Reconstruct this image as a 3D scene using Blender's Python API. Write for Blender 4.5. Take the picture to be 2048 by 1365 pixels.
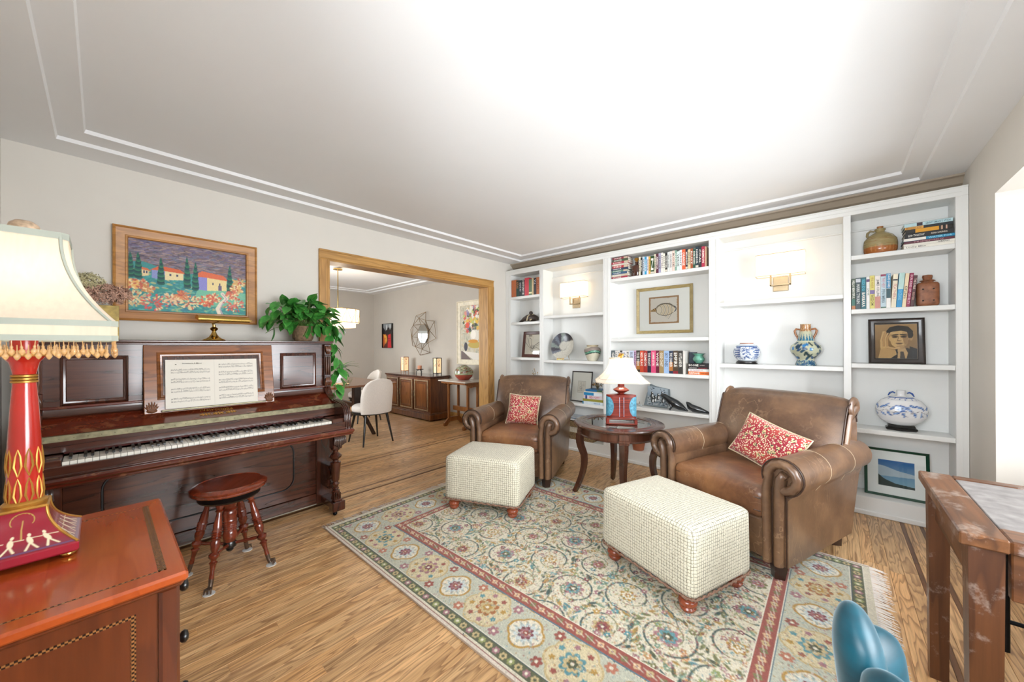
import bpy, math, random
import numpy as np
from mathutils import Vector, Matrix
sc=bpy.context.scene
C=sc.collection
for o in list(bpy.data.objects): bpy.data.objects.remove(o)
PI=math.pi; R=math.radians
random.seed(7); rng=np.random.RandomState(3)

# ---------------- camera, world, lights, exposure
cam=bpy.data.cameras.new('camera'); co=bpy.data.objects.new('camera',cam); C.objects.link(co); sc.camera=co
cam.sensor_fit='HORIZONTAL'; cam.sensor_width=36; cam.lens=727/2048*36; cam.shift_y=10/2048; cam.clip_start=0.02
_f=Vector((.7485,.6631,0)).normalized(); _r=Vector((_f.y,-_f.x,0)); _u=Vector((0,0,1))
_m=Matrix((_r,_u,-_f)).transposed() @ Matrix.Rotation(R(-0.2),3,'Z')
co.matrix_world=Matrix.Translation((0,0,1.271)) @ _m.to_4x4()
cam.dof.use_dof=True; cam.dof.focus_distance=3.0; cam.dof.aperture_fstop=6.0
w=bpy.data.worlds.new('world'); sc.world=w; w.use_nodes=True
w.node_tree.nodes['Background'].inputs[0].default_value=(.86,.93,1,1); w.node_tree.nodes['Background'].inputs[1].default_value=2.0
sc.view_settings.view_transform='Standard'; sc.view_settings.look='None'; sc.view_settings.exposure=0.32; sc.view_settings.gamma=1
sc.view_settings.use_curve_mapping=False
def area(name,loc,rot,sx,sy,power,col=(1,1,1)):
    l=bpy.data.lights.new(name,'AREA'); l.shape='RECTANGLE'; l.size=sx; l.size_y=sy; l.energy=power; l.color=col
    o=bpy.data.objects.new(name,l); C.objects.link(o); o.location=loc; o.rotation_euler=rot; return o
def point(name,loc,power,col=(1,.8,.55),rad=.03):
    l=bpy.data.lights.new(name,'POINT'); l.energy=power; l.color=col; l.shadow_soft_size=rad
    o=bpy.data.objects.new(name,l); C.objects.link(o); o.location=loc; return o
area('bay_window_light',(1.35,-2.9,1.8),(R(86),0,0),2.8,2.4,285,(.96,.97,1))
area('ceiling_fill_light',(1.6,-2.4,.15),(R(140),0,0),4.0,2.0,200,(.95,.97,1))  # added fill lamp outside the bay, aimed up to brighten the ceiling
area('side_fill_light',(-2.2,.2,2.0),(R(82),0,R(-90)),3.0,2.5,320,(.93,.96,1))  # added fill lamp shining in through the made-up side window
area('side_ceiling_fill_light',(-1.6,.2,.4),(R(135),0,R(-90)),3.0,1.6,220,(.95,.97,1))  # added upward fill lamp at the side, lifts the ceiling
area('dining_window_light',(2.4,9.2,1.5),(R(-90),0,0),3,2.4,210,(.92,.96,1))
area('dining_side_light',(-1.0,5.6,1.8),(R(90),0,R(-90)),3,2.4,300,(.94,.97,1))

# ---------------- helpers
def lin(c):
    if isinstance(c,str): c=c.lstrip('#'); c=[int(c[i:i+2],16)/255 for i in (0,2,4)]
    return tuple((x/12.92 if x<=.04045 else ((x+.055)/1.055)**2.4) for x in c[:3])
def tag(o,label=None,cat=None,group=None,kind=None):
    if label: o['label']=label
    if cat: o['category']=cat
    if group: o['group']=group
    if kind: o['kind']=kind
    return o
def empty(name,loc=(0,0,0),rz=0,label=None,cat=None,group=None):
    o=bpy.data.objects.new(name,None); C.objects.link(o); o.location=loc; o.rotation_euler=(0,0,rz); o.empty_display_size=.05
    return tag(o,label,cat,group)
def obj(name,me,mat=None,parent=None,loc=None,rot=None):
    o=bpy.data.objects.new(name,me); C.objects.link(o)
    if mat is not None and len(me.materials)==0: me.materials.append(mat)
    if parent: o.parent=parent
    if loc: o.location=loc
    if rot: o.rotation_euler=rot
    return o
def T(x=0,y=0,z=0): return Matrix.Translation((x,y,z))
def RX(a): return Matrix.Rotation(a,4,'X')
def RY(a): return Matrix.Rotation(a,4,'Y')
def RZ(a): return Matrix.Rotation(a,4,'Z')
class MB:
    def __init__(s): s.v=[]; s.f=[]; s.m=[]
    def add(s,vs,fs,M=None,mi=0):
        n=len(s.v)
        if M is not None: vs=[M@Vector(p) for p in vs]
        s.v+= [tuple(p) for p in vs]; s.f+=[tuple(i+n for i in f) for f in fs]; s.m+=[mi]*len(fs); return s
    def box(s,x0,x1,y0,y1,z0,z1,b=0,M=None,mi=0):
        if x0>x1:x0,x1=x1,x0
        if y0>y1:y0,y1=y1,y0
        if z0>z1:z0,z1=z1,z0
        if b<=0:
            vs=[(x,y,z) for x in(x0,x1) for y in(y0,y1) for z in(z0,z1)]
            return s.add(vs,[(0,1,3,2),(4,6,7,5),(0,4,5,1),(2,3,7,6),(0,2,6,4),(1,5,7,3)],M,mi)
        b=min(b,(x1-x0)*.49,(y1-y0)*.49,(z1-z0)*.49)
        vs=[];X=(x0,x1);Y=(y0,y1);Z=(z0,z1);sg=(1,-1)
        idx={}
        for i in(0,1):
            for j in(0,1):
                for k in(0,1):
                    x,y,z=X[i],Y[j],Z[k];dx,dy,dz=b*sg[i],b*sg[j],b*sg[k]
                    idx[i,j,k,0]=len(vs);vs.append((x,y+dy,z+dz))
                    idx[i,j,k,1]=len(vs);vs.append((x+dx,y,z+dz))
                    idx[i,j,k,2]=len(vs);vs.append((x+dx,y+dy,z))
        fs=[]
        I=idx
        for i in(0,1):
            q=[I[i,0,0,0],I[i,1,0,0],I[i,1,1,0],I[i,0,1,0]]; fs.append(q if i else q[::-1])
            q=[I[0,i,0,1],I[0,i,1,1],I[1,i,1,1],I[1,i,0,1]]; fs.append(q if i else q[::-1])
            q=[I[0,0,i,2],I[1,0,i,2],I[1,1,i,2],I[0,1,i,2]]; fs.append(q if i else q[::-1])
        for a in(0,1):
            for c in(0,1):
                fs.append([I[0,a,c,1],I[1,a,c,1],I[1,a,c,2],I[0,a,c,2]] if a==c else [I[0,a,c,2],I[1,a,c,2],I[1,a,c,1],I[0,a,c,1]])
                fs.append([I[a,0,c,2],I[a,1,c,2],I[a,1,c,0],I[a,0,c,0]] if a==c else [I[a,0,c,0],I[a,1,c,0],I[a,1,c,2],I[a,0,c,2]])
                fs.append([I[a,c,0,0],I[a,c,1,0],I[a,c,1,1],I[a,c,0,1]] if a==c else [I[a,c,0,1],I[a,c,1,1],I[a,c,1,0],I[a,c,0,0]])
                for k in(0,1):
                    q=[I[a,c,k,0],I[a,c,k,1],I[a,c,k,2]]; fs.append(q if (a+c+k)%2 else q[::-1])
        return s.add(vs,fs,M,mi)
    def lathe(s,prof,seg=24,M=None,mi=0,sx=1,sy=1,cap=True):
        vs=[];fs=[];n=len(prof)
        for r,z in prof:
            for k in range(seg):
                a=2*PI*k/seg; vs.append((r*math.cos(a)*sx,r*math.sin(a)*sy,z))
        for i in range(n-1):
            for k in range(seg):
                k2=(k+1)%seg; fs.append((i*seg+k,i*seg+k2,(i+1)*seg+k2,(i+1)*seg+k))
        if cap:
            if prof[0][0]>1e-5: fs.append(tuple(range(seg))[::-1])
            if prof[-1][0]>1e-5: fs.append(tuple((n-1)*seg+k for k in range(seg)))
        return s.add(vs,fs,M,mi)
    def tube(s,pts,rad,seg=8,M=None,mi=0,closed=False,cap=True,flat=1.0,up=None):
        P=[Vector(p) for p in pts]; n=len(P)
        if not hasattr(rad,'__len__'): rad=[rad]*n
        vs=[];fs=[];prev=None
        for i in range(n):
            if closed: t=P[(i+1)%n]-P[i-1]
            else: t=P[min(i+1,n-1)]-P[max(i-1,0)]
            t=t.normalized() if t.length>1e-9 else Vector((0,0,1))
            if prev is None:
                a=Vector(up) if up else (Vector((0,0,1)) if abs(t.z)<.9 else Vector((1,0,0)))
                nrm=(a-t*a.dot(t)).normalized()
            else:
                nrm=prev-t*prev.dot(t)
                nrm=nrm.normalized() if nrm.length>1e-6 else Vector((1,0,0))
            prev=nrm; bn=t.cross(nrm)
            for k in range(seg):
                a=2*PI*(k+.5*(seg==4))/seg; vs.append(P[i]+nrm*math.cos(a)*rad[i]+bn*math.sin(a)*rad[i]*flat)
        m=n if closed else n-1
        for i in range(m):
            j=(i+1)%n
            for k in range(seg):
                k2=(k+1)%seg; fs.append((i*seg+k,i*seg+k2,j*seg+k2,j*seg+k))
        if cap and not closed:
            fs.append(tuple(range(seg))[::-1]); fs.append(tuple((n-1)*seg+k for k in range(seg)))
        return s.add(vs,fs,M,mi)
    def prism(s,poly,z0,z1,M=None,mi=0):
        n=len(poly); vs=[(x,y,z0) for x,y in poly]+[(x,y,z1) for x,y in poly]
        ar=sum(poly[i][0]*poly[(i+1)%n][1]-poly[(i+1)%n][0]*poly[i][1] for i in range(n))
        fs=[tuple(range(n))[::-1],tuple(range(n,2*n))]+[(i,(i+1)%n,n+(i+1)%n,n+i) for i in range(n)]
        if ar<0: fs=[f[::-1] for f in fs]
        return s.add(vs,fs,M,mi)
    def frame(s,w,h,prof,M=None,mi=0):
        """rectangular frame in XY plane centred, prof=[(inset,z)..] open or closed list swept with mitres"""
        vs=[];fs=[];n=len(prof)
        for d,z in prof:
            a,b=w/2-d,h/2-d; vs+=[(-a,-b,z),(a,-b,z),(a,b,z),(-a,b,z)]
        for i in range(n-1):
            for k in range(4):
                k2=(k+1)%4; fs.append((i*4+k,i*4+k2,(i+1)*4+k2,(i+1)*4+k))
        return s.add(vs,fs,M,mi)
    def surf(s,fn,nu,nv,M=None,mi=0,cu=False,cv=False,flip=False):
        vs=[];fs=[]
        for i in range(nu+(0 if cu else 1)):
            for j in range(nv+(0 if cv else 1)): vs.append(fn(i/nu,j/nv))
        J=nv if cv else nv+1; I=nu if cu else nu+1
        for i in range(nu):
            for j in range(nv):
                q=(i*J+j,((i+1)%I)*J+j,((i+1)%I)*J+(j+1)%J,i*J+(j+1)%J); fs.append(q[::-1] if flip else q)
        return s.add(vs,fs,M,mi)
    def rbox(s,hx,hy,hz,r,n=8,M=None,mi=0,crown=0,fn=None):
        """rounded cushion box with half sizes"""
        hx_,hy_,hz_=hx-r,hy-r,hz-r
        def mapp(p):
            q=(max(-hx_,min(hx_,p[0]*hx)),max(-hy_,min(hy_,p[1]*hy)),max(-hz_,min(hz_,p[2]*hz)))
            d=Vector((p[0]*hx-q[0],p[1]*hy-q[1],p[2]*hz-q[2]))
            if d.length>1e-9: d=d.normalized()*r
            v=[q[0]+d.x,q[1]+d.y,q[2]+d.z]
            if crown: 
                k=(1-min(1,(v[0]/hx)**2))*(1-min(1,(v[1]/hy)**2)); v[2]+=(crown if v[2]>0 else -crown*.0)*k
            if fn: v=fn(v)
            return v
        g=[math.sin(PI/2*(2*i/n-1))*.35+(2*i/n-1)*.65 for i in range(n+1)]
        for ax in range(3):
            for sd in(-1,1):
                vs=[];fs=[]
                for i in range(n+1):
                    for j in range(n+1):
                        p=[0,0,0];p[ax]=sd;p[(ax+1)%3]=g[i];p[(ax+2)%3]=g[j];vs.append(mapp(p))
                for i in range(n):
                    for j in range(n):
                        q=(i*(n+1)+j,(i+1)*(n+1)+j,(i+1)*(n+1)+j+1,i*(n+1)+j+1); fs.append(q if sd>0 else q[::-1])
                s.add(vs,fs,M,mi)
        return s
    def mesh(s,name,mats=None,ang=35,weld=False):
        me=bpy.data.meshes.new(name); me.from_pydata(s.v,[],s.f)
        if len(set(s.m))>1: me.polygons.foreach_set('material_index',s.m)
        if mats is not None:
            for m in (mats if isinstance(mats,(list,tuple)) else [mats]): me.materials.append(m)
        if weld:
            import bmesh
            bm=bmesh.new(); bm.from_mesh(me); bmesh.ops.remove_doubles(bm,verts=bm.verts,dist=1e-5); bm.to_mesh(me); bm.free()
        if ang:
            me.polygons.foreach_set('use_smooth',[True]*len(me.polygons)); me.set_sharp_from_angle(angle=R(ang))
        me.update(); return me
    def build(s,name,mat,parent=None,loc=None,rot=None,ang=35,weld=False,kind=None,label=None,cat=None,group=None):
        o=obj(name,s.mesh(name,mat,ang,weld),None,parent,loc,rot); return tag(o,label,cat,group,kind)
def Bx(*a,**k): return MB().box(*a,**k)

# ---------------- materials
class N:
    def __init__(s,name):
        s.m=bpy.data.materials.new(name); s.m.use_nodes=True; s.t=s.m.node_tree; s.n=s.t.nodes; s.b=s.n['Principled BSDF']; s.out=s.n['Material Output']
    def new(s,t,**k):
        n=s.n.new(t)
        for a,v in k.items(): setattr(n,a,v)
        return n
    def l(s,a,b): s.t.links.new(a,b)
    def math(s,op,a,b=None,c=None):
        n=s.new('ShaderNodeMath',operation=op)
        for i,v in enumerate((a,b,c)):
            if v is None: continue
            if isinstance(v,(int,float)): n.inputs[i].default_value=v
            else: s.l(v,n.inputs[i])
        return n.outputs[0]
    def ramp(s,f,stops,interp='LINEAR'):
        n=s.new('ShaderNodeValToRGB'); s.l(f,n.inputs[0]); e=n.color_ramp; e.interpolation=interp
        while len(e.elements)<len(stops): e.elements.new(.5)
        for i,(p,c) in enumerate(stops):
            e.elements[i].position=p; e.elements[i].color=(*(lin(c) if isinstance(c,str) else c),1)
        return n.outputs[0]
    def mix(s,f,a,b,mode='MIX'):
        n=s.new('ShaderNodeMix',data_type='RGBA',blend_type=mode)
        for i,v in ((0,f),(6,a),(7,b)):
            if isinstance(v,(int,float)): n.inputs[i].default_value=v
            elif isinstance(v,str): n.inputs[i].default_value=(*lin(v),1)
            elif isinstance(v,tuple): n.inputs[i].default_value=(*v,1)
            else: s.l(v,n.inputs[i])
        return n.outputs[2]
    def noise(s,vec,scale,detail=3,rough=.5,dist=0):
        n=s.new('ShaderNodeTexNoise'); n.inputs['Scale'].default_value=scale; n.inputs['Detail'].default_value=detail; n.inputs['Roughness'].default_value=rough; n.inputs['Distortion'].default_value=dist
        if vec is not None: s.l(vec,n.inputs['Vector'])
        return n.outputs[0]
    def vec(s,scale=(1,1,1),src='Object',off=None):
        if src=='Position': o=s.new('ShaderNodeNewGeometry').outputs['Position']
        else: o=s.new('ShaderNodeTexCoord').outputs[src]
        if off is not None:
            a=s.new('ShaderNodeVectorMath',operation='ADD'); s.l(o,a.inputs[0]); s.l(off,a.inputs[1]); o=a.outputs[0]
        m=s.new('ShaderNodeMapping'); s.l(o,m.inputs[0]); m.inputs['Scale'].default_value=scale; return m.outputs[0]
    def sep(s,v):
        n=s.new('ShaderNodeSeparateXYZ'); s.l(v,n.inputs[0]); return n.outputs
    def comb(s,x=0,y=0,z=0):
        n=s.new('ShaderNodeCombineXYZ')
        for i,v in enumerate((x,y,z)):
            if isinstance(v,(int,float)): n.inputs[i].default_value=v
            else: s.l(v,n.inputs[i])
        return n.outputs[0]
    def set(s,k,v):
        i=s.b.inputs[k]
        if isinstance(v,(int,float)): i.default_value=v
        elif isinstance(v,str): i.default_value=(*lin(v),1)
        elif isinstance(v,tuple): i.default_value=(*v,1)
        else: s.l(v,i)
    def bump(s,h,st=.3,d=.002):
        n=s.new('ShaderNodeBump'); n.inputs['Strength'].default_value=st; n.inputs['Distance'].default_value=d; s.l(h,n.inputs['Height']); s.l(n.outputs[0],s.b.inputs['Normal'])
def rnd_vec(n,k=37.):
    oi=n.new('ShaderNodeObjectInfo'); v=n.math('MULTIPLY',oi.outputs['Random'],k); return n.comb(v,v,v)
def plain(name,c,rough=.5,metal=0,var=.12,scale=8,bump=0,bscale=60,coat=0,spec=.5,em=None,ems=0,sheen=0):
    n=N(name); v=n.vec(); f=n.noise(v,scale,4)
    L=lin(c) if isinstance(c,str) else c
    d=tuple(x*(1-var) for x in L); u=tuple(min(1,x*(1+var)) for x in L)
    n.set('Base Color',n.ramp(f,[(.3,d),(.7,u)])); n.set('Roughness',rough); n.set('Metallic',metal); n.set('Specular IOR Level',spec)
    if coat: n.set('Coat Weight',coat); n.set('Coat Roughness',.12)
    if sheen: n.set('Sheen Weight',sheen)
    if bump: n.bump(n.noise(v,bscale,3),bump)
    if em: n.set('Emission Color',em); n.set('Emission Strength',ems)
    return n.m
def wood(name,c0,c1,c2,axis='x',scale=1.0,rough=.35,rings=9,coat=0,src='Object',line=.5,worn=None,rnd=True,spec=.5,stretch=.12,tone=0):
    """c0 dark grain line, c1 base, c2 light"""
    n=N(name)
    st=[1,1,1]; st['xyz'.index(axis)]=stretch
    off=rnd_vec(n) if rnd else None
    v=n.vec(tuple(x*scale for x in st),src,off)
    base=n.noise(v,5,3,.5,.3)
    r=n.math('FRACT',n.math('MULTIPLY',base,rings))
    lines=n.ramp(r,[(0,'#000000'),(.42,'#000000'),(.90,'#ffffff'),(1,'#000000')])
    st2=[60,60,60]; st2['xyz'.index(axis)]=3
    pores=n.noise(n.vec(tuple(x*scale for x in st2),src,off),1,4,.6)
    pr=n.ramp(pores,[(.38,'#ffffff'),(.62,'#000000')])
    big=n.noise(v,2.2,2)
    bc=n.mix(n.ramp(big,[(.3,(0,0,0)),(.7,(1,1,1))]),c1,c2)
    bc=n.mix(n.math('MULTIPLY',lines,line),bc,c0)
    bc=n.mix(n.math('MULTIPLY',pr,line*.45),bc,c0)
    if worn:
        wn=n.noise(n.vec((1,1,1),src),11,6,.7); bc=n.mix(n.ramp(wn,[(.54,(0,0,0)),(.66,(.75,.75,.75))]),bc,worn)
    if tone:
        sp_=n.sep(n.new('ShaderNodeNewGeometry').outputs['Position']); oi=n.new('ShaderNodeObjectInfo')
        k=n.math('ADD',n.math('FLOOR',n.math('MULTIPLY',sp_[1],17.54)),n.math('MULTIPLY',oi.outputs['Random'],91.7)); wn_=n.new('ShaderNodeTexWhiteNoise',noise_dimensions='1D'); n.l(k,wn_.inputs['W'])
        bc=n.mix(1.0,bc,n.ramp(wn_.outputs['Value'],[(0,(1-tone,1-tone,1-tone)),(1,(1,1,1))]),'MULTIPLY')
    n.set('Base Color',bc); n.set('Roughness',rough); n.set('Specular IOR Level',spec)
    if coat: n.set('Coat Weight',coat); n.set('Coat Roughness',.1)
    n.bump(lines,.06,.001)
    return n.m
def vcol(name,rough=.6,coat=0,bump=0,bscale=200,spec=.5,metal=0,sheen=0):
    n=N(name); a=n.new('ShaderNodeVertexColor',layer_name='Col'); n.set('Base Color',a.outputs[0]); n.set('Roughness',rough); n.set('Specular IOR Level',spec); n.set('Metallic',metal)
    if coat: n.set('Coat Weight',coat); n.set('Coat Roughness',.08)
    if sheen: n.set('Sheen Weight',sheen)
    if bump: n.bump(n.noise(n.vec(),bscale,3),bump)
    return n.m
def glass(name,tint=(1,1,1),rough=0):
    n=N(name); n.set('Base Color',tint); n.set('Transmission Weight',1.0); n.set('Roughness',rough); n.set('IOR',1.45); return n.m
def thin_glass(name):
    n=N(name); g=n.new('ShaderNodeBsdfGlossy'); g.inputs['Roughness'].default_value=.01
    t=n.new('ShaderNodeBsdfTransparent'); t.inputs[0].default_value=(.97,.98,.98,1); f=n.new('ShaderNodeFresnel'); f.inputs[0].default_value=1.35
    m=n.new('ShaderNodeMixShader'); n.l(f.outputs[0],m.inputs[0]); n.l(t.outputs[0],m.inputs[1]); n.l(g.outputs[0],m.inputs[2]); n.l(m.outputs[0],n.out.inputs[0]); return n.m
def shade_mat(name,c,em,ems):
    n=N(name); d=n.new('ShaderNodeBsdfDiffuse'); t=n.new('ShaderNodeBsdfTranslucent'); e=n.new('ShaderNodeEmission')
    f=n.noise(n.vec((40,40,3)),3,3)
    cc=n.mix(n.ramp(f,[(.3,(0,0,0)),(.7,(1,1,1))]),tuple(x*.92 for x in lin(c)),lin(c))
    n.l(cc,d.inputs[0]); n.l(cc,t.inputs[0]); e.inputs[0].default_value=(*lin(em),1); e.inputs[1].default_value=ems
    m=n.new('ShaderNodeMixShader'); m.inputs[0].default_value=.45; n.l(d.outputs[0],m.inputs[1]); n.l(t.outputs[0],m.inputs[2])
    a=n.new('ShaderNodeAddShader'); n.l(m.outputs[0],a.inputs[0]); n.l(e.outputs[0],a.inputs[1]); n.l(a.outputs[0],n.out.inputs[0]); return n.m

# ---------------- painter: rasters turned into vertex-coloured panels
class Cv:
    def __init__(s,w,h,ppm,bg):
        s.w,s.h,s.p=w,h,ppm; s.nx=max(2,int(w*ppm)); s.ny=max(2,int(h*ppm)); s.a=np.empty((s.ny,s.nx,3)); s.a[:]=lin(bg)
        s.X=(np.arange(s.nx)/(s.nx-1)*w); s.Y=(np.arange(s.ny)/(s.ny-1)*h)
    def win(s,x0,x1,y0,y1):
        i0=int(np.searchsorted(s.X,x0));i1=int(np.searchsorted(s.X,x1));j0=int(np.searchsorted(s.Y,y0));j1=int(np.searchsorted(s.Y,y1))
        if i1<=i0 or j1<=j0: return None
        return slice(j0,j1),slice(i0,i1),s.X[i0:i1][None,:],s.Y[j0:j1][:,None]
    def put(s,j,i,m,c):
        c=np.array(lin(c) if isinstance(c,str) else c); a=s.a[j,i]; m=m[...,None]; s.a[j,i]=a*(1-m)+c*m
    def rect(s,x0,x1,y0,y1,c,al=1.):
        q=s.win(x0,x1,y0,y1)
        if q: s.put(q[0],q[1],np.full((q[0].stop-q[0].start,q[1].stop-q[1].start),al),c)
    def ell(s,cx,cy,a,b,c,rot=0,al=1.,ring=0):
        r=max(a,b)+ring; q=s.win(cx-r,cx+r,cy-r,cy+r)
        if not q: return
        x=q[2]-cx;y=q[3]-cy;co,si=math.cos(rot),math.sin(rot);u=(x*co+y*si);v=(-x*si+y*co)
        d=np.sqrt((u/a)**2+(v/b)**2); e=1/(s.p*min(a,b))
        if ring: m=np.clip((ring/min(a,b)/2-np.abs(d-1))/e+.5,0,1)
        else: m=np.clip((1-d)/e+.5,0,1)
        s.put(q[0],q[1],m*al,c)
    def petal(s,cx,cy,r,n,dep,c,rot=0,al=1.,sh=1.):
        q=s.win(cx-r,cx+r,cy-r,cy+r)
        if not q: return
        x=q[2]-cx;y=(q[3]-cy)/sh;d=np.sqrt(x*x+y*y);t=np.arctan2(y,x)+rot
        rr=r*(1-dep+dep*np.abs(np.cos(n*t/2))); m=np.clip((rr-d)*s.p+.5,0,1); s.put(q[0],q[1],m*al,c)
    def line(s,pts,wd,c,al=1.):
        for (x0,y0),(x1,y1) in zip(pts[:-1],pts[1:]):
            e=wd/2+1.5/s.p; q=s.win(min(x0,x1)-e,max(x0,x1)+e,min(y0,y1)-e,max(y0,y1)+e)
            if not q: continue
            dx,dy=x1-x0,y1-y0;L=dx*dx+dy*dy+1e-12;t=np.clip(((q[2]-x0)*dx+(q[3]-y0)*dy)/L,0,1)
            d=np.sqrt((q[2]-x0-t*dx)**2+(q[3]-y0-t*dy)**2); s.put(q[0],q[1],np.clip((wd/2-d)*s.p+.5,0,1)*al,c)
    def arc(s,cx,cy,r,a0,a1,wd,c,al=1.,r2=None,n=22):
        r2=r if r2 is None else r2
        s.line([(cx+(r+(r2-r)*k/n)*math.cos(a0+(a1-a0)*k/n),cy+(r+(r2-r)*k/n)*math.sin(a0+(a1-a0)*k/n)) for k in range(n+1)],wd,c,al)
    def poly(s,pts,c,al=1.):
        xs=[p[0] for p in pts];ys=[p[1] for p in pts];q=s.win(min(xs),max(xs),min(ys),max(ys))
        if not q: return
        X,Y=np.broadcast_arrays(q[2],q[3]); ins=np.zeros(X.shape,bool); n=len(pts)
        for k in range(n):
            x0,y0=pts[k];x1,y1=pts[(k+1)%n]
            if y0==y1: continue
            cnd=((Y<y0)!=(Y<y1))&(X<(x1-x0)*(Y-y0)/(y1-y0)+x0); ins^=cnd
        s.put(q[0],q[1],ins.astype(float)*al,c)
    def speck(s,x0,x1,y0,y1,n,r,cols,al=.8,asp=1.,seed=1,rot=None):
        g=random.Random(seed)
        for _ in range(n):
            s.ell(g.uniform(x0,x1),g.uniform(y0,y1),r*g.uniform(.5,1.3),r*g.uniform(.5,1.3)*asp,g.choice(cols),g.uniform(-.5,.5) if rot is None else rot,al)
    def gradv(s,y0,y1,c0,c1):
        q=s.win(0,s.w,y0,y1)
        if q:
            t=((q[3]-y0)/(y1-y0))[...,None]; s.a[q[0],q[1]]=np.array(lin(c0))*(1-t)+np.array(lin(c1))*t
    def rough(s,amt=.08,seed=0):
        g=np.random.RandomState(seed); s.a=np.clip(s.a*(1+amt*g.randn(s.ny,s.nx,1)),0,1)
    def mesh(s,name,mat,fn=None):
        X,Y=np.meshgrid(s.X,s.Y); Z=np.zeros_like(X)
        if fn: X,Y,Z=fn(X,Y)
        return gridmesh(name,X,Y,Z,s.a,mat)
def gridmesh(name,X,Y,Z,col,mat,smooth=True):
    ny,nx=X.shape; co=np.stack([X,Y,Z],-1).reshape(-1,3).astype(np.float32)
    me=bpy.data.meshes.new(name); nf=(nx-1)*(ny-1); me.vertices.add(nx*ny); me.vertices.foreach_set('co',co.ravel())
    b=(np.arange(ny-1)[:,None]*nx+np.arange(nx-1)[None,:]).ravel()
    q=np.stack([b,b+1,b+nx+1,b+nx],-1).astype(np.int32)
    me.loops.add(nf*4); me.loops.foreach_set('vertex_index',q.ravel()); me.polygons.add(nf)
    me.polygons.foreach_set('loop_start',(np.arange(nf)*4).astype(np.int32)); me.polygons.foreach_set('use_smooth',np.full(nf,smooth))
    at=me.color_attributes.new('Col','FLOAT_COLOR','POINT'); rgba=np.ones((nx*ny,4),np.float32); rgba[:,:3]=col.reshape(-1,3); at.data.foreach_set('color',rgba.ravel())
    me.materials.append(mat); me.update(); me.validate(); return me
def lathe_paint(name,prof,cv,mat,seg=96,sx=1,sy=1,n=70):
    """profile resampled; cv.w spans circumference, cv.h spans profile height"""
    P=np.array(prof,float); z0,z1=P[:,1].min(),P[:,1].max()
    L=np.r_[0,np.cumsum(np.hypot(*np.diff(P,axis=0).T))]; t=np.linspace(0,L[-1],n); r=np.interp(t,L,P[:,0]); z=np.interp(t,L,P[:,1])
    th=np.linspace(0,2*PI,seg+1); X=r[:,None]*np.cos(th)*sx; Y=r[:,None]*np.sin(th)*sy; Z=np.repeat(z[:,None],seg+1,1)
    jy=np.clip(((z-z0)/(z1-z0)*(cv.ny-1)).astype(int),0,cv.ny-1); ix=np.clip((th/(2*PI)*(cv.nx-1)).astype(int),0,cv.nx-1)
    return gridmesh(name,X,Y,Z,cv.a[jy][:,ix],mat)
# ---------------- shared materials
M_wall=plain('wall_paint','#dad5cc',.85,var=.02,scale=3,bump=.05,bscale=220)
M_wall2=plain('dining_wall_paint','#b9b1a6',.85,var=.03,scale=3,bump=.05,bscale=220)
M_ceil=plain('ceiling_paint','#e9e9e9',.9,var=.012,scale=2)
M_crown=plain('taupe_crown_paint','#a59684',.55,var=.03)
M_white=plain('white_trim_paint','#e6e6e3',.38,var=.015,scale=4)
M_casing_v=wood('oak_casing_upright','#8a5f2c','#c08f4f','#cfa25f','z',1.6,.4,rings=8,line=.55)
M_casing_h=wood('oak_casing_level','#8a5f2c','#c08f4f','#cfa25f','x',1.6,.4,rings=8,line=.55)
M_oak=wood('oak_floor_board','#7a4a26','#e8b47a','#f4c994','x',1.8,.3,rings=17,src='Position',line=.66,stretch=.11,tone=.26)
M_walnut_strip=wood('walnut_inlay_strip','#3a2211','#6a4426','#7d5330','x',1.5,.3,src='Position',line=.4)
M_mahog=wood('piano_mahogany_level','#1a0d08','#3f2015','#5c301f','x',1.5,.22,rings=7,coat=.5,line=.55)
M_mahogv=wood('piano_mahogany_upright','#1a0d08','#3f2015','#552b1c','z',1.5,.22,rings=7,coat=.5,line=.55)
M_mahogred=wood('piano_fallboard_red_wood','#2a0f08','#5a2010','#742c17','x',1.5,.2,rings=5,coat=.6,line=.4,worn='#8a5a3a')
M_walnutdesk=wood('piano_music_desk_walnut','#34180a','#7c4520','#9a5c2c','x',1.6,.25,rings=7,coat=.5,line=.5)
M_cherry=wood('cherry_chest_top','#7c2c0e','#a9491c','#bc5a27','y',1.5,.2,rings=6,coat=.7,line=.28)
M_cherryd=wood('cherry_chest_side','#35140a','#5c2810','#6e3417','z',1.5,.28,rings=6,coat=.5,line=.35)
M_stool=wood('stool_red_mahogany','#2c0d06','#632314','#8a3a20','x',2.5,.18,rings=6,coat=.8,line=.4)
M_dkwood=wood('espresso_table_wood','#1d100a','#44271a','#5d382a','z',2,.22,rings=6,coat=.5,line=.35)
M_legw=wood('espresso_chair_foot','#150c08','#2e1a12','#3b2318','z',2,.3,coat=.3,line=.3)
M_bun=wood('bun_foot_cherry','#4c1d0e','#8a3f24','#a04f30','x',3,.25,coat=.6,line=.35)
M_side=wood('sideboard_walnut','#2c150b','#6a3a1d','#835029','z',1.6,.3,rings=6,coat=.4,line=.5)
M_sidep=wood('sideboard_burl_panel','#4a2410','#8a5228','#a0683a','z',1.2,.3,rings=14,coat=.4,line=.6)
M_sidepale=plain('sideboard_pale_moulding','#a08868',.35,var=.3,scale=25)  # paler mottled tone for the outer door mouldings
M_stand=wood('stand_honey_oak','#55300f','#935a2a','#a86b36','z',2,.35,coat=.3,line=.45)
M_desk=wood('rustic_table_wood','#30170b','#62391d','#7c4f2d','y',1.3,.42,rings=8,coat=.15,line=.6,worn='#a99a93')
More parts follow.
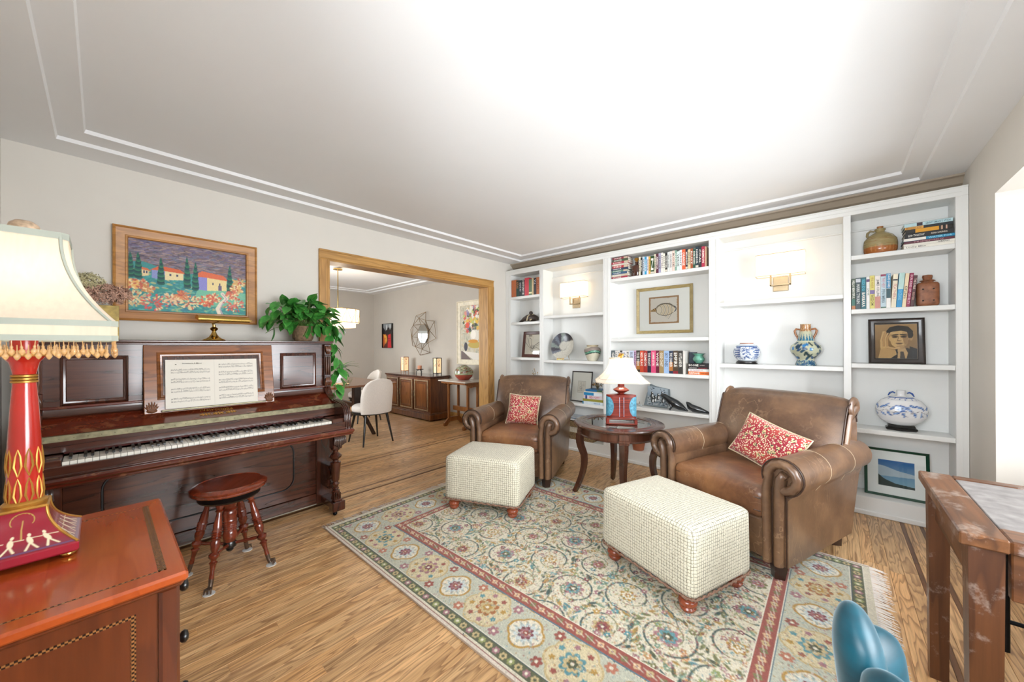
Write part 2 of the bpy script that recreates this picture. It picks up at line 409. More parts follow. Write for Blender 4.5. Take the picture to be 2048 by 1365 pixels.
M_deskv=wood('rustic_table_leg_wood','#2e160b','#57321b','#6e4427','z',1.3,.42,rings=7,coat=.15,line=.55,worn='#9c8a7e')
M_deskx=wood('rustic_table_rail_wood','#30170b','#643c20','#7f522f','x',1.3,.42,rings=7,coat=.15,line=.6,worn='#a09084')
M_stone=plain('grey_stone_inset','#8c8785',.55,var=.3,scale=22,bump=.15,bscale=40)
M_black=plain('black_metal','#15171a',.35,.6,var=.1)
M_blk=plain('black_lacquer','#14110f',.3,var=.1,coat=.4)
M_ebony=plain('ebony_key','#17130f',.28,var=.1,coat=.3)
M_ivory=plain('ivory_key','#ece8dc',.25,var=.04,scale=30,coat=.3)
M_brass=plain('polished_brass','#c9a55a',.18,1,var=.08)
M_agedbrass=plain('aged_brass_hinge','#7a745c',.38,.8,var=.3,scale=40)
M_gold=plain('gold_leaf_paint','#c08f42',.38,.6,var=.2,scale=30)
M_goldd=plain('dull_gold_lettering','#b5924e',.4,.5,var=.1)
M_nickel=plain('brushed_bronze_sconce','#a08d70',.35,.9,var=.1,scale=20)
M_felt=plain('red_felt','#4a1c18',.9,var=.1)
M_paper=plain('paper_pages','#e9e2d2',.8,var=.06,scale=80)
M_mat=plain('white_picture_mat','#f4f2ec',.8,var=.02)
M_glass=thin_glass('picture_glass')
M_tglass=glass('clear_table_glass',(.9,.96,.93))
M_mirror=plain('mirror_silver','#dfe3e3',.03,1,var=0)
M_leaf=N('pothos_leaf_green')
_l=M_leaf.noise(M_leaf.vec((1,1,1)),22,3); M_leaf.set('Base Color',M_leaf.ramp(_l,[(.3,'#2c6a2a'),(.55,'#43903a'),(.75,'#7cb45a')])); M_leaf.set('Roughness',.32); M_leaf=M_leaf.m
M_stem=plain('plant_stem','#5f7a3a',.5)
M_pot=plain('woven_planter','#7a6248',.8,var=.35,scale=60,bump=.4,bscale=90)
M_cream=plain('cream_chair_fabric','#dcd3c9',.9,var=.05,scale=90,bump=.15,bscale=500,sheen=.2)
M_terra=plain('terracotta','#a5603f',.7,var=.15)
def leather(name,base,light,dark):
    n=N(name); v=n.vec()
    f=n.noise(v,4.5,5,.6,.4); g=n.noise(v,38,5,.65)
    c=n.ramp(f,[(.25,dark),(.5,base),(.78,light)])
    c=n.mix(n.ramp(g,[(.45,(0,0,0)),(.75,(.25,.25,.25))]),c,light)
    w=n.new('ShaderNodeTexWave'); n.l(v,w.inputs[0]); w.inputs['Scale'].default_value=6; w.inputs['Distortion'].default_value=14; w.inputs['Detail'].default_value=4; w.inputs['Detail Scale'].default_value=1.3
    cr=n.ramp(w.outputs[0],[(.0,(1,1,1)),(.035,(0,0,0))]); m=n.noise(v,3,2)
    cm=n.math('MULTIPLY',n.math('MULTIPLY',cr,n.ramp(m,[(.5,(0,0,0)),(.65,(1,1,1))])),.28)
    c=n.mix(cm,c,'#c9a582')
    n.set('Base Color',c); n.set('Roughness',.33); n.set('Specular IOR Level',.6); n.set('Coat Weight',.3); n.set('Coat Roughness',.25)
    vo=n.new('ShaderNodeTexVoronoi'); n.l(v,vo.inputs['Vector']); vo.inputs['Scale'].default_value=260
    h=n.math('ADD',n.math('MULTIPLY',vo.outputs['Distance'],.5),n.noise(v,14,4)); n.bump(h,.16,.004)
    return n.m
M_leather=leather('brown_leather','#6a4e3a','#8c6a4c','#4e392b')
M_leather2=leather('worn_seat_leather','#744c33','#a5734a','#553523')
M_pipe=plain('dark_leather_piping','#3d2a20',.4,var=.1)
M_stitch=plain('pale_stitching','#c9b79c',.6,var=.05)
def grid_fabric():
    n=N('cream_windowpane_fabric'); o=n.new('ShaderNodeTexCoord').outputs['Object']; s=n.sep(o)
    ge=n.new('ShaderNodeNewGeometry'); vt=n.new('ShaderNodeVectorTransform',vector_type='NORMAL',convert_from='WORLD',convert_to='OBJECT'); n.l(ge.outputs['True Normal'],vt.inputs[0]); nr=n.sep(vt.outputs[0])
    tot=None;hg=None
    for k in range(3):
        wob=n.noise(n.vec((9,9,9)),6,1); p=n.math('ADD',s[k],n.math('MULTIPLY',n.math('SUBTRACT',wob,.5),.004))
        fr=n.math('FRACT',n.math('MULTIPLY',p,1/.0155)); fr=n.math('ABSOLUTE',n.math('SUBTRACT',fr,.5))
        ln=n.math('LESS_THAN',fr,.075); ok=n.math('LESS_THAN',n.math('ABSOLUTE',nr[k]),.75)
        a=n.math('MULTIPLY',ln,ok); tot=a if tot is None else n.math('MAXIMUM',tot,a)
        h=n.math('MULTIPLY',n.math('MINIMUM',n.math('MULTIPLY',fr,4),1),ok); hg=h if hg is None else n.math('ADD',hg,h)
    br=n.noise(n.vec((1,1,1)),75,2); ok=n.ramp(br,[(.34,(.25,.25,.25)),(.5,(1,1,1))])
    wv=n.noise(n.vec((260,260,260)),1,2)
    base=n.mix(n.ramp(wv,[(.35,(0,0,0)),(.65,(1,1,1))]),'#d8d0b8','#e8e3d1')
    n.set('Base Color',n.mix(n.math('MULTIPLY',n.math('MULTIPLY',tot,ok),.9),base,'#6a654a')); n.set('Roughness',.9); n.set('Sheen Weight',.2)
    n.bump(n.math('ADD',hg,n.math('MULTIPLY',wv,.6)),.45,.0022); return n.m
M_otto=grid_fabric()
M_rope=plain('brown_rope_welt','#8a6a58',.8,var=.4,scale=120)
def floral_pillow():
    n=N('red_floral_pillow_fabric'); v=n.vec((1,1,1))
    vo=n.new('ShaderNodeTexVoronoi'); n.l(v,vo.inputs['Vector']); vo.inputs['Scale'].default_value=88; vo.inputs['Randomness'].default_value=.95
    d=n.math('ADD',vo.outputs['Distance'],n.math('MULTIPLY',n.math('SUBTRACT',n.noise(v,170,2),.5),.55))
    c=n.mix(n.ramp(d,[(.36,(1,1,1)),(.42,(0,0,0))]),n.mix(n.ramp(n.noise(v,5,2),[(.4,(0,0,0)),(.6,(1,1,1))]),'#a3263a','#b5443a'),'#ecd9ba')
    v2=n.new('ShaderNodeTexVoronoi'); n.l(v,v2.inputs['Vector']); v2.inputs['Scale'].default_value=22; v2.inputs['Randomness'].default_value=.6
    c=n.mix(n.ramp(v2.outputs['Distance'],[(.25,(1,1,1)),(.29,(0,0,0))]),c,n.mix(n.ramp(n.noise(v,120,2),[(.48,(0,0,0)),(.53,(1,1,1))]),'#e6cf98','#3c4434'))
    n.set('Base Color',c); n.set('Roughness',.85); n.set('Sheen Weight',.2); n.bump(n.noise(v,400,2),.2); return n.m
M_pillow=floral_pillow()
def teal_velvet():
    n=N('teal_velvet'); f=n.noise(n.vec((1,1,3)),9,3)
    n.set('Base Color',n.ramp(f,[(.3,'#04303c'),(.7,'#074c5c')])); n.set('Roughness',.45); n.set('Sheen Weight',.4); n.set('Sheen Roughness',.3); n.b.inputs['Sheen Tint'].default_value=(.7,.9,1,1); return n.m
M_teal=teal_velvet()
V_matte=vcol('painted_matte',.75); V_gloss=vcol('painted_glaze',.2,coat=.4); V_canvas=vcol('painted_canvas',.6,bump=.25,bscale=300); V_rug=vcol('woven_rug_pile',.95,bump=.6,bscale=900,sheen=.15)

# ---------------- lettering meshes (made first, in one batch)
TXT={}
def prep_text(strings,bold=False):
    tmp=[]
    for s in strings:
        cu=bpy.data.curves.new('lettering','FONT'); cu.body=s; cu.size=1; cu.align_x='CENTER'; cu.align_y='CENTER'; cu.resolution_u=1; cu.offset=.012
        o=bpy.data.objects.new('lettering',cu); C.objects.link(o); tmp.append((s,o,cu))
    dg=bpy.context.evaluated_depsgraph_get()
    for s,o,cu in tmp:
        me=bpy.data.meshes.new_from_object(o.evaluated_get(dg))
        co=np.empty(len(me.vertices)*3,np.float32); me.vertices.foreach_get('co',co); co=co.reshape(-1,3)
        mn,mx=co.min(0),co.max(0); co-= (mn+mx)/2; sz=(mx-mn); me.vertices.foreach_set('co',co.ravel()); me.name='lettering'
        TXT[s]=(me,float(sz[0]),float(sz[1]))
    for s,o,cu in tmp: bpy.data.objects.remove(o); bpy.data.curves.remove(cu)
_tm={}
def text(s,w,h,mat,parent,M,name='lettering'):
    me,sx,sy=TXT[s]; key=(s,mat.name)
    if key not in _tm:
        m2=me.copy(); m2.materials.clear(); m2.materials.append(mat); _tm[key]=m2
    o=bpy.data.objects.new(name,_tm[key]); C.objects.link(o); o.parent=parent
    k=w/sx; ky=min(h/sy,k*1.6) if h else k
    o.matrix_local=M@Matrix.Diagonal((k,ky,1,1)); return o
inkcache={}
def ink(c):
    if c not in inkcache: inkcache[c]=plain('spine_ink_'+c.strip('#'),c,.5,var=0)
    return inkcache[c]

prep_text(['48', 'A BIOGRAPHY', 'A BOOK ABOUT', 'AFRICA IN', 'AIRFRAME', 'AMERICA', 'ANNA KARENINA', 'ARMADILLO', 'ATLAS', 'BARBARA', 'BLUE BOOK', 'BOONE', 'CARDS', 'COAL', 'COAST', "CRAFTSMAN'S WISH", 'CRIMSON', 'DARK', 'DAVID JONES', 'EMPIRE', 'ESSAYS', 'EVERGREEN', 'FEATHERS', 'FIRE', 'FOREST', 'GARDEN', 'GOLD COAST', 'GOLDEN', 'GREY', 'HARBOR', 'HARBOUR', 'HELLO BEAUTIFUL', 'HISTORY', 'HISTORY III', 'HUNTER', 'INSIDE EDGE', 'ISLANDS', 'JAMES COLLINS', 'JANE', 'KIPLING', 'LEO TOLSTOY', 'LETTERS', 'LIGHT', 'Lucky Man', 'MARK TWAIN', 'MAUVE', 'MICHAEL CRICHTON', 'MIDNIGHT', 'MIDNIGHT SUNS', 'N', 'NIGHT FALL', 'NIGHT SKY', 'Newcombe', 'OCEAN', 'OCEANS', 'ON WRITING', 'ORANGE', 'OUR KIND OF CRUELTY', 'OUTLANDER', 'PALE', 'PENUMBRA', 'PLAYS', 'POEMS', 'RED FLAG', 'RED POPPY', 'RIVER', 'ROBERT MORGAN', 'ROSE', 'ROSES', 'RUST', 'SHORT STORIES', 'SILENCE', 'SKY LINES', 'SNOW', 'STORM', 'SUMMER SISTERS', 'Sonatina in A Minor', 'TALES', 'THE ADVENTURES OF', 'THE BROTHERS', 'THE CHAMBER', 'THE DARK', 'THE FIRM', 'THE HELP', 'THE NIGHT', 'THE TENDERNESS OF', 'V.I.', 'VERSE', 'VIRGIL WANDER', 'WATER FOR', 'WINE', 'WINTER', 'WISDOM'])

# ---------------- floor
XW=4.08; YP=3.47; YR=-.668; YL=3.64
def st(o): o['kind']='structure'; return o
floor=st(Bx(-.37,4.6,-1.27,7.8,-.05,-.0125).build('floor',plain('dark_subfloor','#3a2614',.8)))  # dark subfloor that shows in the joints between boards
rows=[];y=-1.26
def addrow(w,k): 
    global y
    rows.append((y,w,k)); y+=w
marks=[(-.462,'s'),(-.366,'s'),(3.085,'s'),(3.183,'s'),(3.88,'s'),(3.975,'s')]
mi=0
while y<7.78:
    if mi<len(marks) and y+.057>marks[mi][0]-.004:
        g=marks[mi][0]-y
        if g>.012: addrow(g,'o')
        else: y=marks[mi][0]
        addrow(.02,'s'); mi+=1
    else: addrow(.057,'o')
def plank_mesh(L,w,mat,cache={}):
    k=(round(L,3),round(w,4),mat.name)
    if k not in cache: cache[k]=Bx(0,L,.0004,w-.0004,-.012,0,b=.0009).mesh('board',mat,ang=20)
    return cache[k]
pl=[]
g=random.Random(11)
for (yy,wd,kd) in rows:
    x0,x1=(-.37,4.08)
    if yy>YL-.03: x0=.5
    if yy+wd<YR: x0,x1=.25,3.275
    x=x0; first=True
    while x<x1-.01:
        L=g.choice([.7,.9,1.1,1.3,1.5,1.8]) if kd=='o' else 2.2
        if first: L=L*g.choice([.35,.6,.85,1]); first=False
        L=round(L*20)/20; L=min(L,x1-x)
        if x1-x-L<.25: L=x1-x
        cx,cy=x+L/2,yy+wd/2
        d=math.hypot(max(0,abs(cx)-L/2),cy)
        vis=True
        if 1.0<cx-L/2 and cx+L/2<2.9 and -.12<cy<2.62: vis=False
        if cy>3.1 and cx<1.2: vis=False
        if cy<0 and cx<1.2: vis=False
        if cx<.3 and cy<1.6: vis=False
        if YP+.03<cy<YL-.03 and not (1.38<cx<3.45): vis=False
        pl.append((0 if vis else 1,d,x,yy,L,wd,kd)); x+=L
pl.sort(key=lambda q:(q[0],q[1]))
sb=MB()
for k,(vis,d,x,yy,L,wd,kd) in enumerate(pl):
    mat=M_oak if kd=='o' else M_walnut_strip
    if k<300:
        o=obj('board',plank_mesh(L,wd,mat),None,floor,(x,yy,0))
    else: sb.box(x,x+L,yy+.0004,yy+wd-.0004,-.012,0,.0009,mi=0 if kd=='o' else 1)
sb.build('board_field',[M_oak,M_walnut_strip],floor,kind='stuff',ang=20)

# ---------------- walls and ceilings
def wall(name,boxes,mat):
    m=MB()
    for b in boxes: m.box(*b)
    return st(m.build(name,mat,ang=20))
OX0,OX1,OZ=1.38,3.445,2.07
wall('wall_left',[(-.37,OX0,YP,YL,0,2.5),(OX1,XW,YP,YL,0,2.5),(OX0,OX1,YP,YL,OZ,2.5)],M_wall)
wall('wall_far',[(XW,XW+.1,-.668,YP+.06,0,2.5)],M_wall)
wall('wall_dining_right',[(XW,XW+.1,YP+.06,7.9,0,2.5)],M_wall2)
wall('wall_dining_skin',[(.5,OX0-.09,YL,YL+.004,0,2.44),(OX1+.09,XW,YL,YL+.004,0,2.44),(OX0-.09,OX1+.09,YL,YL+.004,OZ+.09,2.44)],M_wall2)
wall('wall_dining_back',[(.5,1.75,7.78,7.9,0,2.5),(3.08,XW,7.78,7.9,0,2.5),(1.75,3.08,7.78,7.9,0,.8),(1.75,3.08,7.78,7.9,1.66,2.5)],M_wall2)
wall('wall_dining_left',[(.4,.5,YL,4.7,0,2.5),(.4,.5,6.5,7.78,0,2.5),(.4,.5,4.7,6.5,0,.8),(.4,.5,4.7,6.5,2.2,2.5)],M_wall2)
wall('wall_right',[(3.275,XW,-.77,YR,0,2.5),(-.37,.25,-.77,YR,0,2.5),(.25,3.275,-.77,YR,2.106,2.5),
  (3.275,3.36,-1.25,-.77,0,2.2),(.17,.25,-1.25,-.77,0,2.2),(.25,3.275,-1.3,-1.25,0,.55),(.25,3.275,-1.3,-1.25,2.02,2.2)],M_wall)
wall('wall_near',[(-.47,-.37,YR,-.5,0,2.5),(-.47,-.37,.9,YL,0,2.5),(-.47,-.37,-.5,.9,0,.9),(-.47,-.37,-.5,.9,2.2,2.5)],M_wall)
st(Bx(.25,3.275,-1.25,YR-.1,2.106,2.16).build('ceiling_bay',M_ceil))
def ceiling(name,x0,x1,y0,y1,r1,r2):
    m=MB(); z=2.44
    R_=[(x0,x1,y0,y1,z),(r1[0],r1[1],r1[2],r1[3],z),(r1[0]+.006,r1[1]-.006,r1[2]+.006,r1[3]-.006,z+.02),(r2[0],r2[1],r2[2],r2[3],z+.02),(r2[0]+.006,r2[1]-.006,r2[2]+.006,r2[3]-.006,z+.04)]
    vs=[]
    for a,b,c,d,zz in R_: vs+=[(a,c,zz),(b,c,zz),(b,d,zz),(a,d,zz)]
    fs=[(i*4+k,(i+1)*4+k,(i+1)*4+(k+1)%4,i*4+(k+1)%4) for i in range(4) for k in range(4)]+[(16,19,18,17)]
    m.add(vs,fs); m.box(x0,x1,y0,y1,2.5,2.56); return st(m.build(name,M_ceil,ang=20))
ceiling('ceiling',-.37,XW,YR,YP,(-.167,3.855,-.46,3.252),(-.062,3.70,-.358,3.107))
ceiling('ceiling_dining',.5,XW,YL,7.78,(.7,3.88,3.84,7.58),(.8,3.77,3.94,7.48))
cp=[(3.885,2.44),(3.885,2.427),(3.905,2.42),(3.925,2.40),(3.935,2.385),(3.95,2.378),(3.965,2.372),(3.985,2.36),(4.0,2.345),(4.01,2.33),(4.02,2.327),(4.08,2.327),(4.08,2.44)]
m=MB(); m.prism([(p[0],p[1]) for p in cp],-.668,3.47,M=Matrix(((1,0,0,0),(0,0,1,0),(0,1,0,0),(0,0,0,1)))); st(m.build('trim_crown',M_crown,ang=25))
# oak casing of the wide opening, both rooms
def casing(name,x0,x1,z0,z1,yf,d,mat,head=False):
    m=MB(); s=-1 if d<0 else 1
    m.box(x0,x1,yf,yf+d,z0,z1,.003)
    if head: m.box(x0,x1,yf+d,yf+d*1.5,z1-.018,z1,.003); m.box(x0,x1,yf+d,yf+d*1.25,z0+.004,z0+.014,.002)
    else:
        xo=(x0,x0+.018) if x0<2 else (x1-.018,x1); xi=(x1-.014,x1-.004) if x0<2 else (x0+.004,x0+.014)
        m.box(*xo,yf+d,yf+d*1.5,z0,z1,.003); m.box(*xi,yf+d,yf+d*1.25,z0,z1,.002)
    return st(m.build(name,mat,ang=25))
for i,(yf,d) in enumerate(((YP,-.016),(YL+.004,.016))):
    casing('trim_%d'%(1+3*i),OX0-.086,OX0,0,OZ,yf,d,M_casing_v); casing('trim_%d'%(2+3*i),OX1,OX1+.086,0,OZ,yf,d,M_casing_v)
    casing('trim_%d'%(3+3*i),OX0-.086,OX1+.086,OZ,OZ+.086,yf,d,M_casing_h,True)
st(Bx(OX0,OX0+.012,YP-.004,YL+.008,0,OZ).build('trim_7',M_casing_v)); st(Bx(OX1-.012,OX1,YP-.004,YL+.008,0,OZ).build('trim_8',M_casing_v)); st(Bx(OX0+.012,OX1-.012,YP-.004,YL+.008,OZ-.012,OZ).build('trim_9',M_casing_h))
def base(name,x0,x1,y0,y1,mat,h=.12): return st(MB().box(x0,x1,y0,y1,0,h,.004).build(name,mat))
base('baseboard_left',OX1+.087,3.70,YP-.014,YP,M_casing_h); base('baseboard_dining_back',.5,XW,7.766,7.78,M_casing_h); base('baseboard_dining_right',XW-.014,XW,YL+.02,7.766,M_casing_h)
base('baseboard_right',3.28,3.74,YR,YR+.014,M_white)
# windows
def window(name,x0,x1,z0,z1,nx,nz,M):
    w=empty(name); w['kind']='structure'; m=MB(); W=x1-x0; H_=z1-z0
    m.frame(W+.14,H_+.14,[(0,-.02),(0,.018),(.06,.022),(.07,.01),(.07,-.06)],M=M@T((x0+x1)/2,(z0+z1)/2,0)); m.build('window_frame',M_white,w,ang=25)
    for i in range(1,nx): MB().box(x0+W*i/nx-.014,x0+W*i/nx+.014,z0,z1,-.045,-.01,.002,M=M).build('mullion',M_white,w)
    for i in range(1,nz): MB().box(x0,x1,z0+H_*i/nz-.01,z0+H_*i/nz+.01,-.04,-.015,.002,M=M).build('glazing_bar',M_white,w)
    MB().box(x0,x1,z0,z1,-.03,-.026,M=M).build('pane',M_glass,w); MB().box(x0-.1,x1+.1,z0-.095,z0-.07,-.02,.05,.004,M=M).build('window_sill',M_white,w); return w
XZ=Matrix(((1,0,0,0),(0,0,1,0),(0,1,0,0),(0,0,0,1)))
window('window_1',.45,3.1,.62,1.95,4,2,T(0,-1.25,0)@XZ)
window('added_window_2',-.43,.83,.97,2.13,2,2,T(-.37,0,0)@Matrix(((0,0,1,0),(1,0,0,0),(0,1,0,0),(0,0,0,1))))  # unseen side window, added to let fill light into the room
window('window_3',1.82,3.01,.87,1.59,4,4,T(0,7.78,0)@Matrix(((1,0,0,0),(0,0,-1,0),(0,1,0,0),(0,0,0,1))))
window('window_4',4.77,6.43,.87,2.13,3,3,T(.5,0,0)@Matrix(((0,0,1,0),(1,0,0,0),(0,1,0,0),(0,0,0,1))))

# ---------------- built-in bookcase
bc=empty('built_in_bookcase',(0,0,0),0,'white painted built-in bookcase filling the far wall','bookcase')
XB=3.786; XK=4.0; BT=2.325; BO=2.258; BB=.135
bays=[(2.874,3.379),(1.968,2.812),(.88,1.88),(-.055,.795),(-.61,-.098)]
MB().box(XK,XW-.001,YR+.002,YP-.002,.0,BT).build('back_panel',M_white,bc)
ed=[YP-.002]
for a,b in bays: ed+=[b,a]
ed+=[YR+.002]
for i in range(0,len(ed),2):
    y1,y0=ed[i],ed[i+1]; m=MB(); m.box(XB+.012,XK,y0,y1,0,BT-.004); m.box(XB,XB+.012,y0,y1,BB,BO,.002)
    if y1-y0>.05:
        for yy in ((y0+y1)/2,) if (y1-y0)<.08 else (y0+.022,y1-.022): m.box(XB-.003,XB+.004,yy-.0015,yy+.0015,BB,BO)
    m.build('stile',M_white,bc,ang=25)
m=MB(); m.box(XB,XK,YR+.002,YP-.002,BO,BT,.003); m.box(XB-.005,XB+.01,YR+.002,YP-.002,BT-.012,BT+.001,.003); m.box(XB-.004,XB+.01,YR+.03,YP-.03,BO+.028,BO+.033,.0015); m.build('top_rail',M_white,bc,ang=25)
m=MB(); m.box(XB+.006,XK,YR+.002,YP-.002,0,BB,.002); m.build('plinth',M_white,bc,ang=25)
MB().box(XB-.008,XB+.008,YR+.002,YP-.002,0,.036,.006).build('base_moulding',M_white,bc)
ST=[[1.95,1.597,1.115,.62],[1.658,1.09,.58],[2.018,1.35,.987,.612],[1.662,1.10,.612],[1.95,1.54,1.13,.641]]
for (a,b),zs in zip(bays,ST):
    for z in zs: MB().box(XB+.004,XK,a+.0005,b-.0005,z-.034,z,.003).build('shelf',M_white,bc)
    MB().box(XK-.014,XK,a,b,2.17,2.185,.003).build('back_cleat',M_white,bc); MB().box(XK-.012,XK,a,b,BB,BB+.11,.003).build('back_cleat',M_white,bc)
# ---------------- rug
def paint_rug():
    W,L=1.87,2.80; c=Cv(W,L,250,'#d8d0ba'); G=random.Random(5)
    ol='#7b7a4e'; olk='#50563f'; red='#9a5348'; rose='#a5757c'; gold='#b78f45'; tan='#c6b182'; teal='#5e9299'; blue='#9fbcc0'; dk='#3f5552'; iv='#e2dbc8'; wine='#7c3e48'; pale='#bfc0ae'
    fl=[red,rose,gold,ol,teal,tan,wine,'#8f9a63','#c58f5e','#6f8f7a']
    def rosette(x,y,r,a,b,k):
        c.petal(x,y,r,8,.3,a,G.random()); c.petal(x,y,r*.72,8,.25,b,G.random()); c.petal(x,y,r*.42,6,.3,k,0); c.ell(x,y,r*.14,r*.14,iv)
        for i in range(int(r*260)):
            t=G.random()*6.28;d=G.uniform(.3,.95)*r; c.ell(x+d*math.cos(t),y+d*math.sin(t),.0045,.0035,G.choice([a,k,iv,olk]),t,.8)
    def leaf(x,y,a,s,col): c.ell(x,y,s,s*.38,col,a); c.line([(x-s*math.cos(a),y-s*math.sin(a)),(x+s*math.cos(a),y+s*math.sin(a))],.002,dk,.7)
    # field: spiralling vines
    x0,x1,y0,y1=.40,W-.40,.40,L-.40; S=.27
    ny=int((y1-y0)/S)+2; nx=int((x1-x0)/S)+2
    for j in range(-1,ny+1):
        for i in range(-1,nx+1):
            x=x0+.06+(i+(j%2)*.5)*S; y=y0+.05+j*S*.88; a0=G.random()*6.28; dr=G.choice([-1,1])
            c.arc(x,y,.118,a0,a0+dr*5.2,.0095,dk,.95,r2=.085); c.arc(x,y,.085,a0+dr*5.2,a0+dr*7.3,.005,ol,.8,r2=.05)
            c.line([(x+.118*math.cos(a0),y+.118*math.sin(a0)),(x+.19*math.cos(a0+.35),y+.19*math.sin(a0+.35))],.006,dk,.8)
            k=(i+2*j)%4
            rosette(x,y,[.050,.042,.058,.046][k],[tan,gold,rose,ol][k],[red,iv,teal,rose][k],[wine,gold,olk,red][k])
            for q in range(20):
                t=a0+q*.33; leaf(x+.118*math.cos(t)+.016*math.cos(t),y+.118*math.sin(t)+.016*math.sin(t),t+1,G.uniform(.013,.026),G.choice([ol,teal,tan,olk,'#8fa58d',gold,dk]))
            for q in range(15):
                t=G.random()*6.28; d=G.uniform(.045,.17); c.petal(x+d*math.cos(t),y+d*math.sin(t),G.uniform(.012,.02),5,.4,G.choice(fl),t); c.ell(x+d*math.cos(t),y+d*math.sin(t),.005,.005,iv)
    c.speck(x0,x1,y0,y1,13000,.006,fl+[dk,ol,iv,iv],.75,.6,9)
    def border(d0,d1,bg,fn,step):
        c.rect(d0,d1,d0,L-d0,bg); c.rect(W-d1,W-d0,d0,L-d0,bg); c.rect(d0,W-d0,d0,d1,bg); c.rect(d0,W-d0,L-d1,L-d0,bg)
        m=(d0+d1)/2; n=round((L-2*m)/step)
        for i in range(n+1):
            y=m+(L-2*m)*i/n; fn(m,y,i,0); fn(W-m,y,i,0)
        n=round((W-2*m)/step)
        for i in range(1,n):
            x=m+(W-2*m)*i/n; fn(x,m,i,1); fn(x,L-m,i,1)
    def f_in(x,y,i,h):
        c.petal(x,y,.017,4,.3,[tan,'#d8b48c',ol][i%3],.4); c.ell(x,y,.006,.006,wine)
        u,v=(.02,0) if h else (0,.02); c.line([(x-u-.01,y-v-.008),(x+u+.01,y+v+.008)],.005,iv,.6)
    border(.335,.395,red,f_in,.052)
    for d in (.331,.397): 
        for w_,cc in ((.007,'#5a7482'),(.003,iv)): c.rect(d-w_/2,d+w_/2,d,L-d,cc); c.rect(W-d-w_/2,W-d+w_/2,d,L-d,cc); c.rect(d,W-d,d-w_/2,d+w_/2,cc); c.rect(d,W-d,L-d-w_/2,L-d+w_/2,cc)
    def f_main(x,y,i,h):
        if i%2==0:
            c.petal(x,y,.092,4,.16,gold,0); c.petal(x,y,.080,4,.16,iv,0); c.petal(x,y,.056,10,.3,'#c9d2d0',.2); rosette(x,y,.038,wine,rose,red)
            for q in range(12): t=q*.524; c.ell(x+.058*math.cos(t),y+.058*math.sin(t),.011,.005,'#9aa7a0',t,.8)
        else:
            c.petal(x,y,.125,6,.12,tan,.3); c.petal(x,y,.115,6,.12,'#d5c7a2',.3); rosette(x,y,.058,[rose,teal,'#a96a3c'][i//2%3],tan,[wine,olk,gold][i//2%3])
            for q in range(8):
                t=q*.785+.3; c.petal(x+.085*math.cos(t),y+.085*math.sin(t),.015,5,.4,[rose,teal,gold,red][q%4],t)
        u,v=(.115,0) if h else (0,.115)
        for s_ in (-1,1):
            a,b=((0,.085) if h else (.085,0)); c.petal(x+u+a*s_,y+v+b*s_,.028,6,.35,[red,rose,'#b9775f'][i%3],.2); c.ell(x+u+a*s_,y+v+b*s_,.008,.008,iv)
    border(.088,.325,pale,f_main,.232)
    for (a,b,c_,d) in ((.088,.325,.09,L-.09),(W-.325,W-.088,.09,L-.09),(.09,W-.09,.088,.325),(.09,W-.09,L-.325,L-.088)):
        c.speck(a,b,c_,d,1500,.0045,[teal,rose,gold,ol,'#8aa6ad',red,iv,tan],.7,.7,int(a*100+c_*7))
    def f_out(x,y,i,h):
        k=[rose,tan,'#9aa066',tan][i%4]; c.petal(x,y,.018,6,.3,k,.4); c.ell(x,y,.007,.007,[iv,olk][i%2])
    border(.026,.082,'#5d6148',f_out,.041)
    for d in (.028,.083):
        for w_,cc in ((.007,'#44555c'),(.003,iv)): c.rect(d-w_/2,d+w_/2,d,L-d,cc); c.rect(W-d-w_/2,W-d+w_/2,d,L-d,cc); c.rect(d,W-d,d-w_/2,d+w_/2,cc); c.rect(d,W-d,L-d-w_/2,L-d+w_/2,cc)
    c.rect(.015,.02,0,L,'#8a4a42'); c.rect(W-.02,W-.015,0,L,'#8a4a42')
    for d in (0,W-.014): c.rect(d,d+.014,0,L,'#dccfc0')
    c.rough(.10,2); return c
rc=paint_rug()
rx0,ry0=1.025,-.145
rug=obj('area_rug',rc.mesh('area_rug',V_rug,lambda X,Y:(X,Y,np.full_like(X,.011)+.0006*np.sin(X*40)*np.sin(Y*31))),None,None,(rx0,ry0,0))
tag(rug,'large ivory patterned area rug with gold and red floral borders','rug')
MB().box(0,rc.w,0,rc.h,.0005,.0098).build('rug_backing',plain('rug_edge','#cfc0b0',.9),rug)
for side in (0,1):
    m=MB(); G=random.Random(side+3); n=330
    for i in range(n):
        x=rc.w*i/n+G.uniform(-.002,.002); L_=G.uniform(.045,.075); dx=G.uniform(-.016,.016); s=-1 if side==0 else 1; y0=0 if side==0 else rc.h
        m.tube([(x,y0,.008),(x+dx*.4,y0+s*L_*.5,.006),(x+dx,y0+s*L_,.002)],[.0016,.0018,.001],3)
    m.build('fringe',plain('white_cotton_fringe','#e2d9d0',.95),rug,kind='stuff',ang=0)

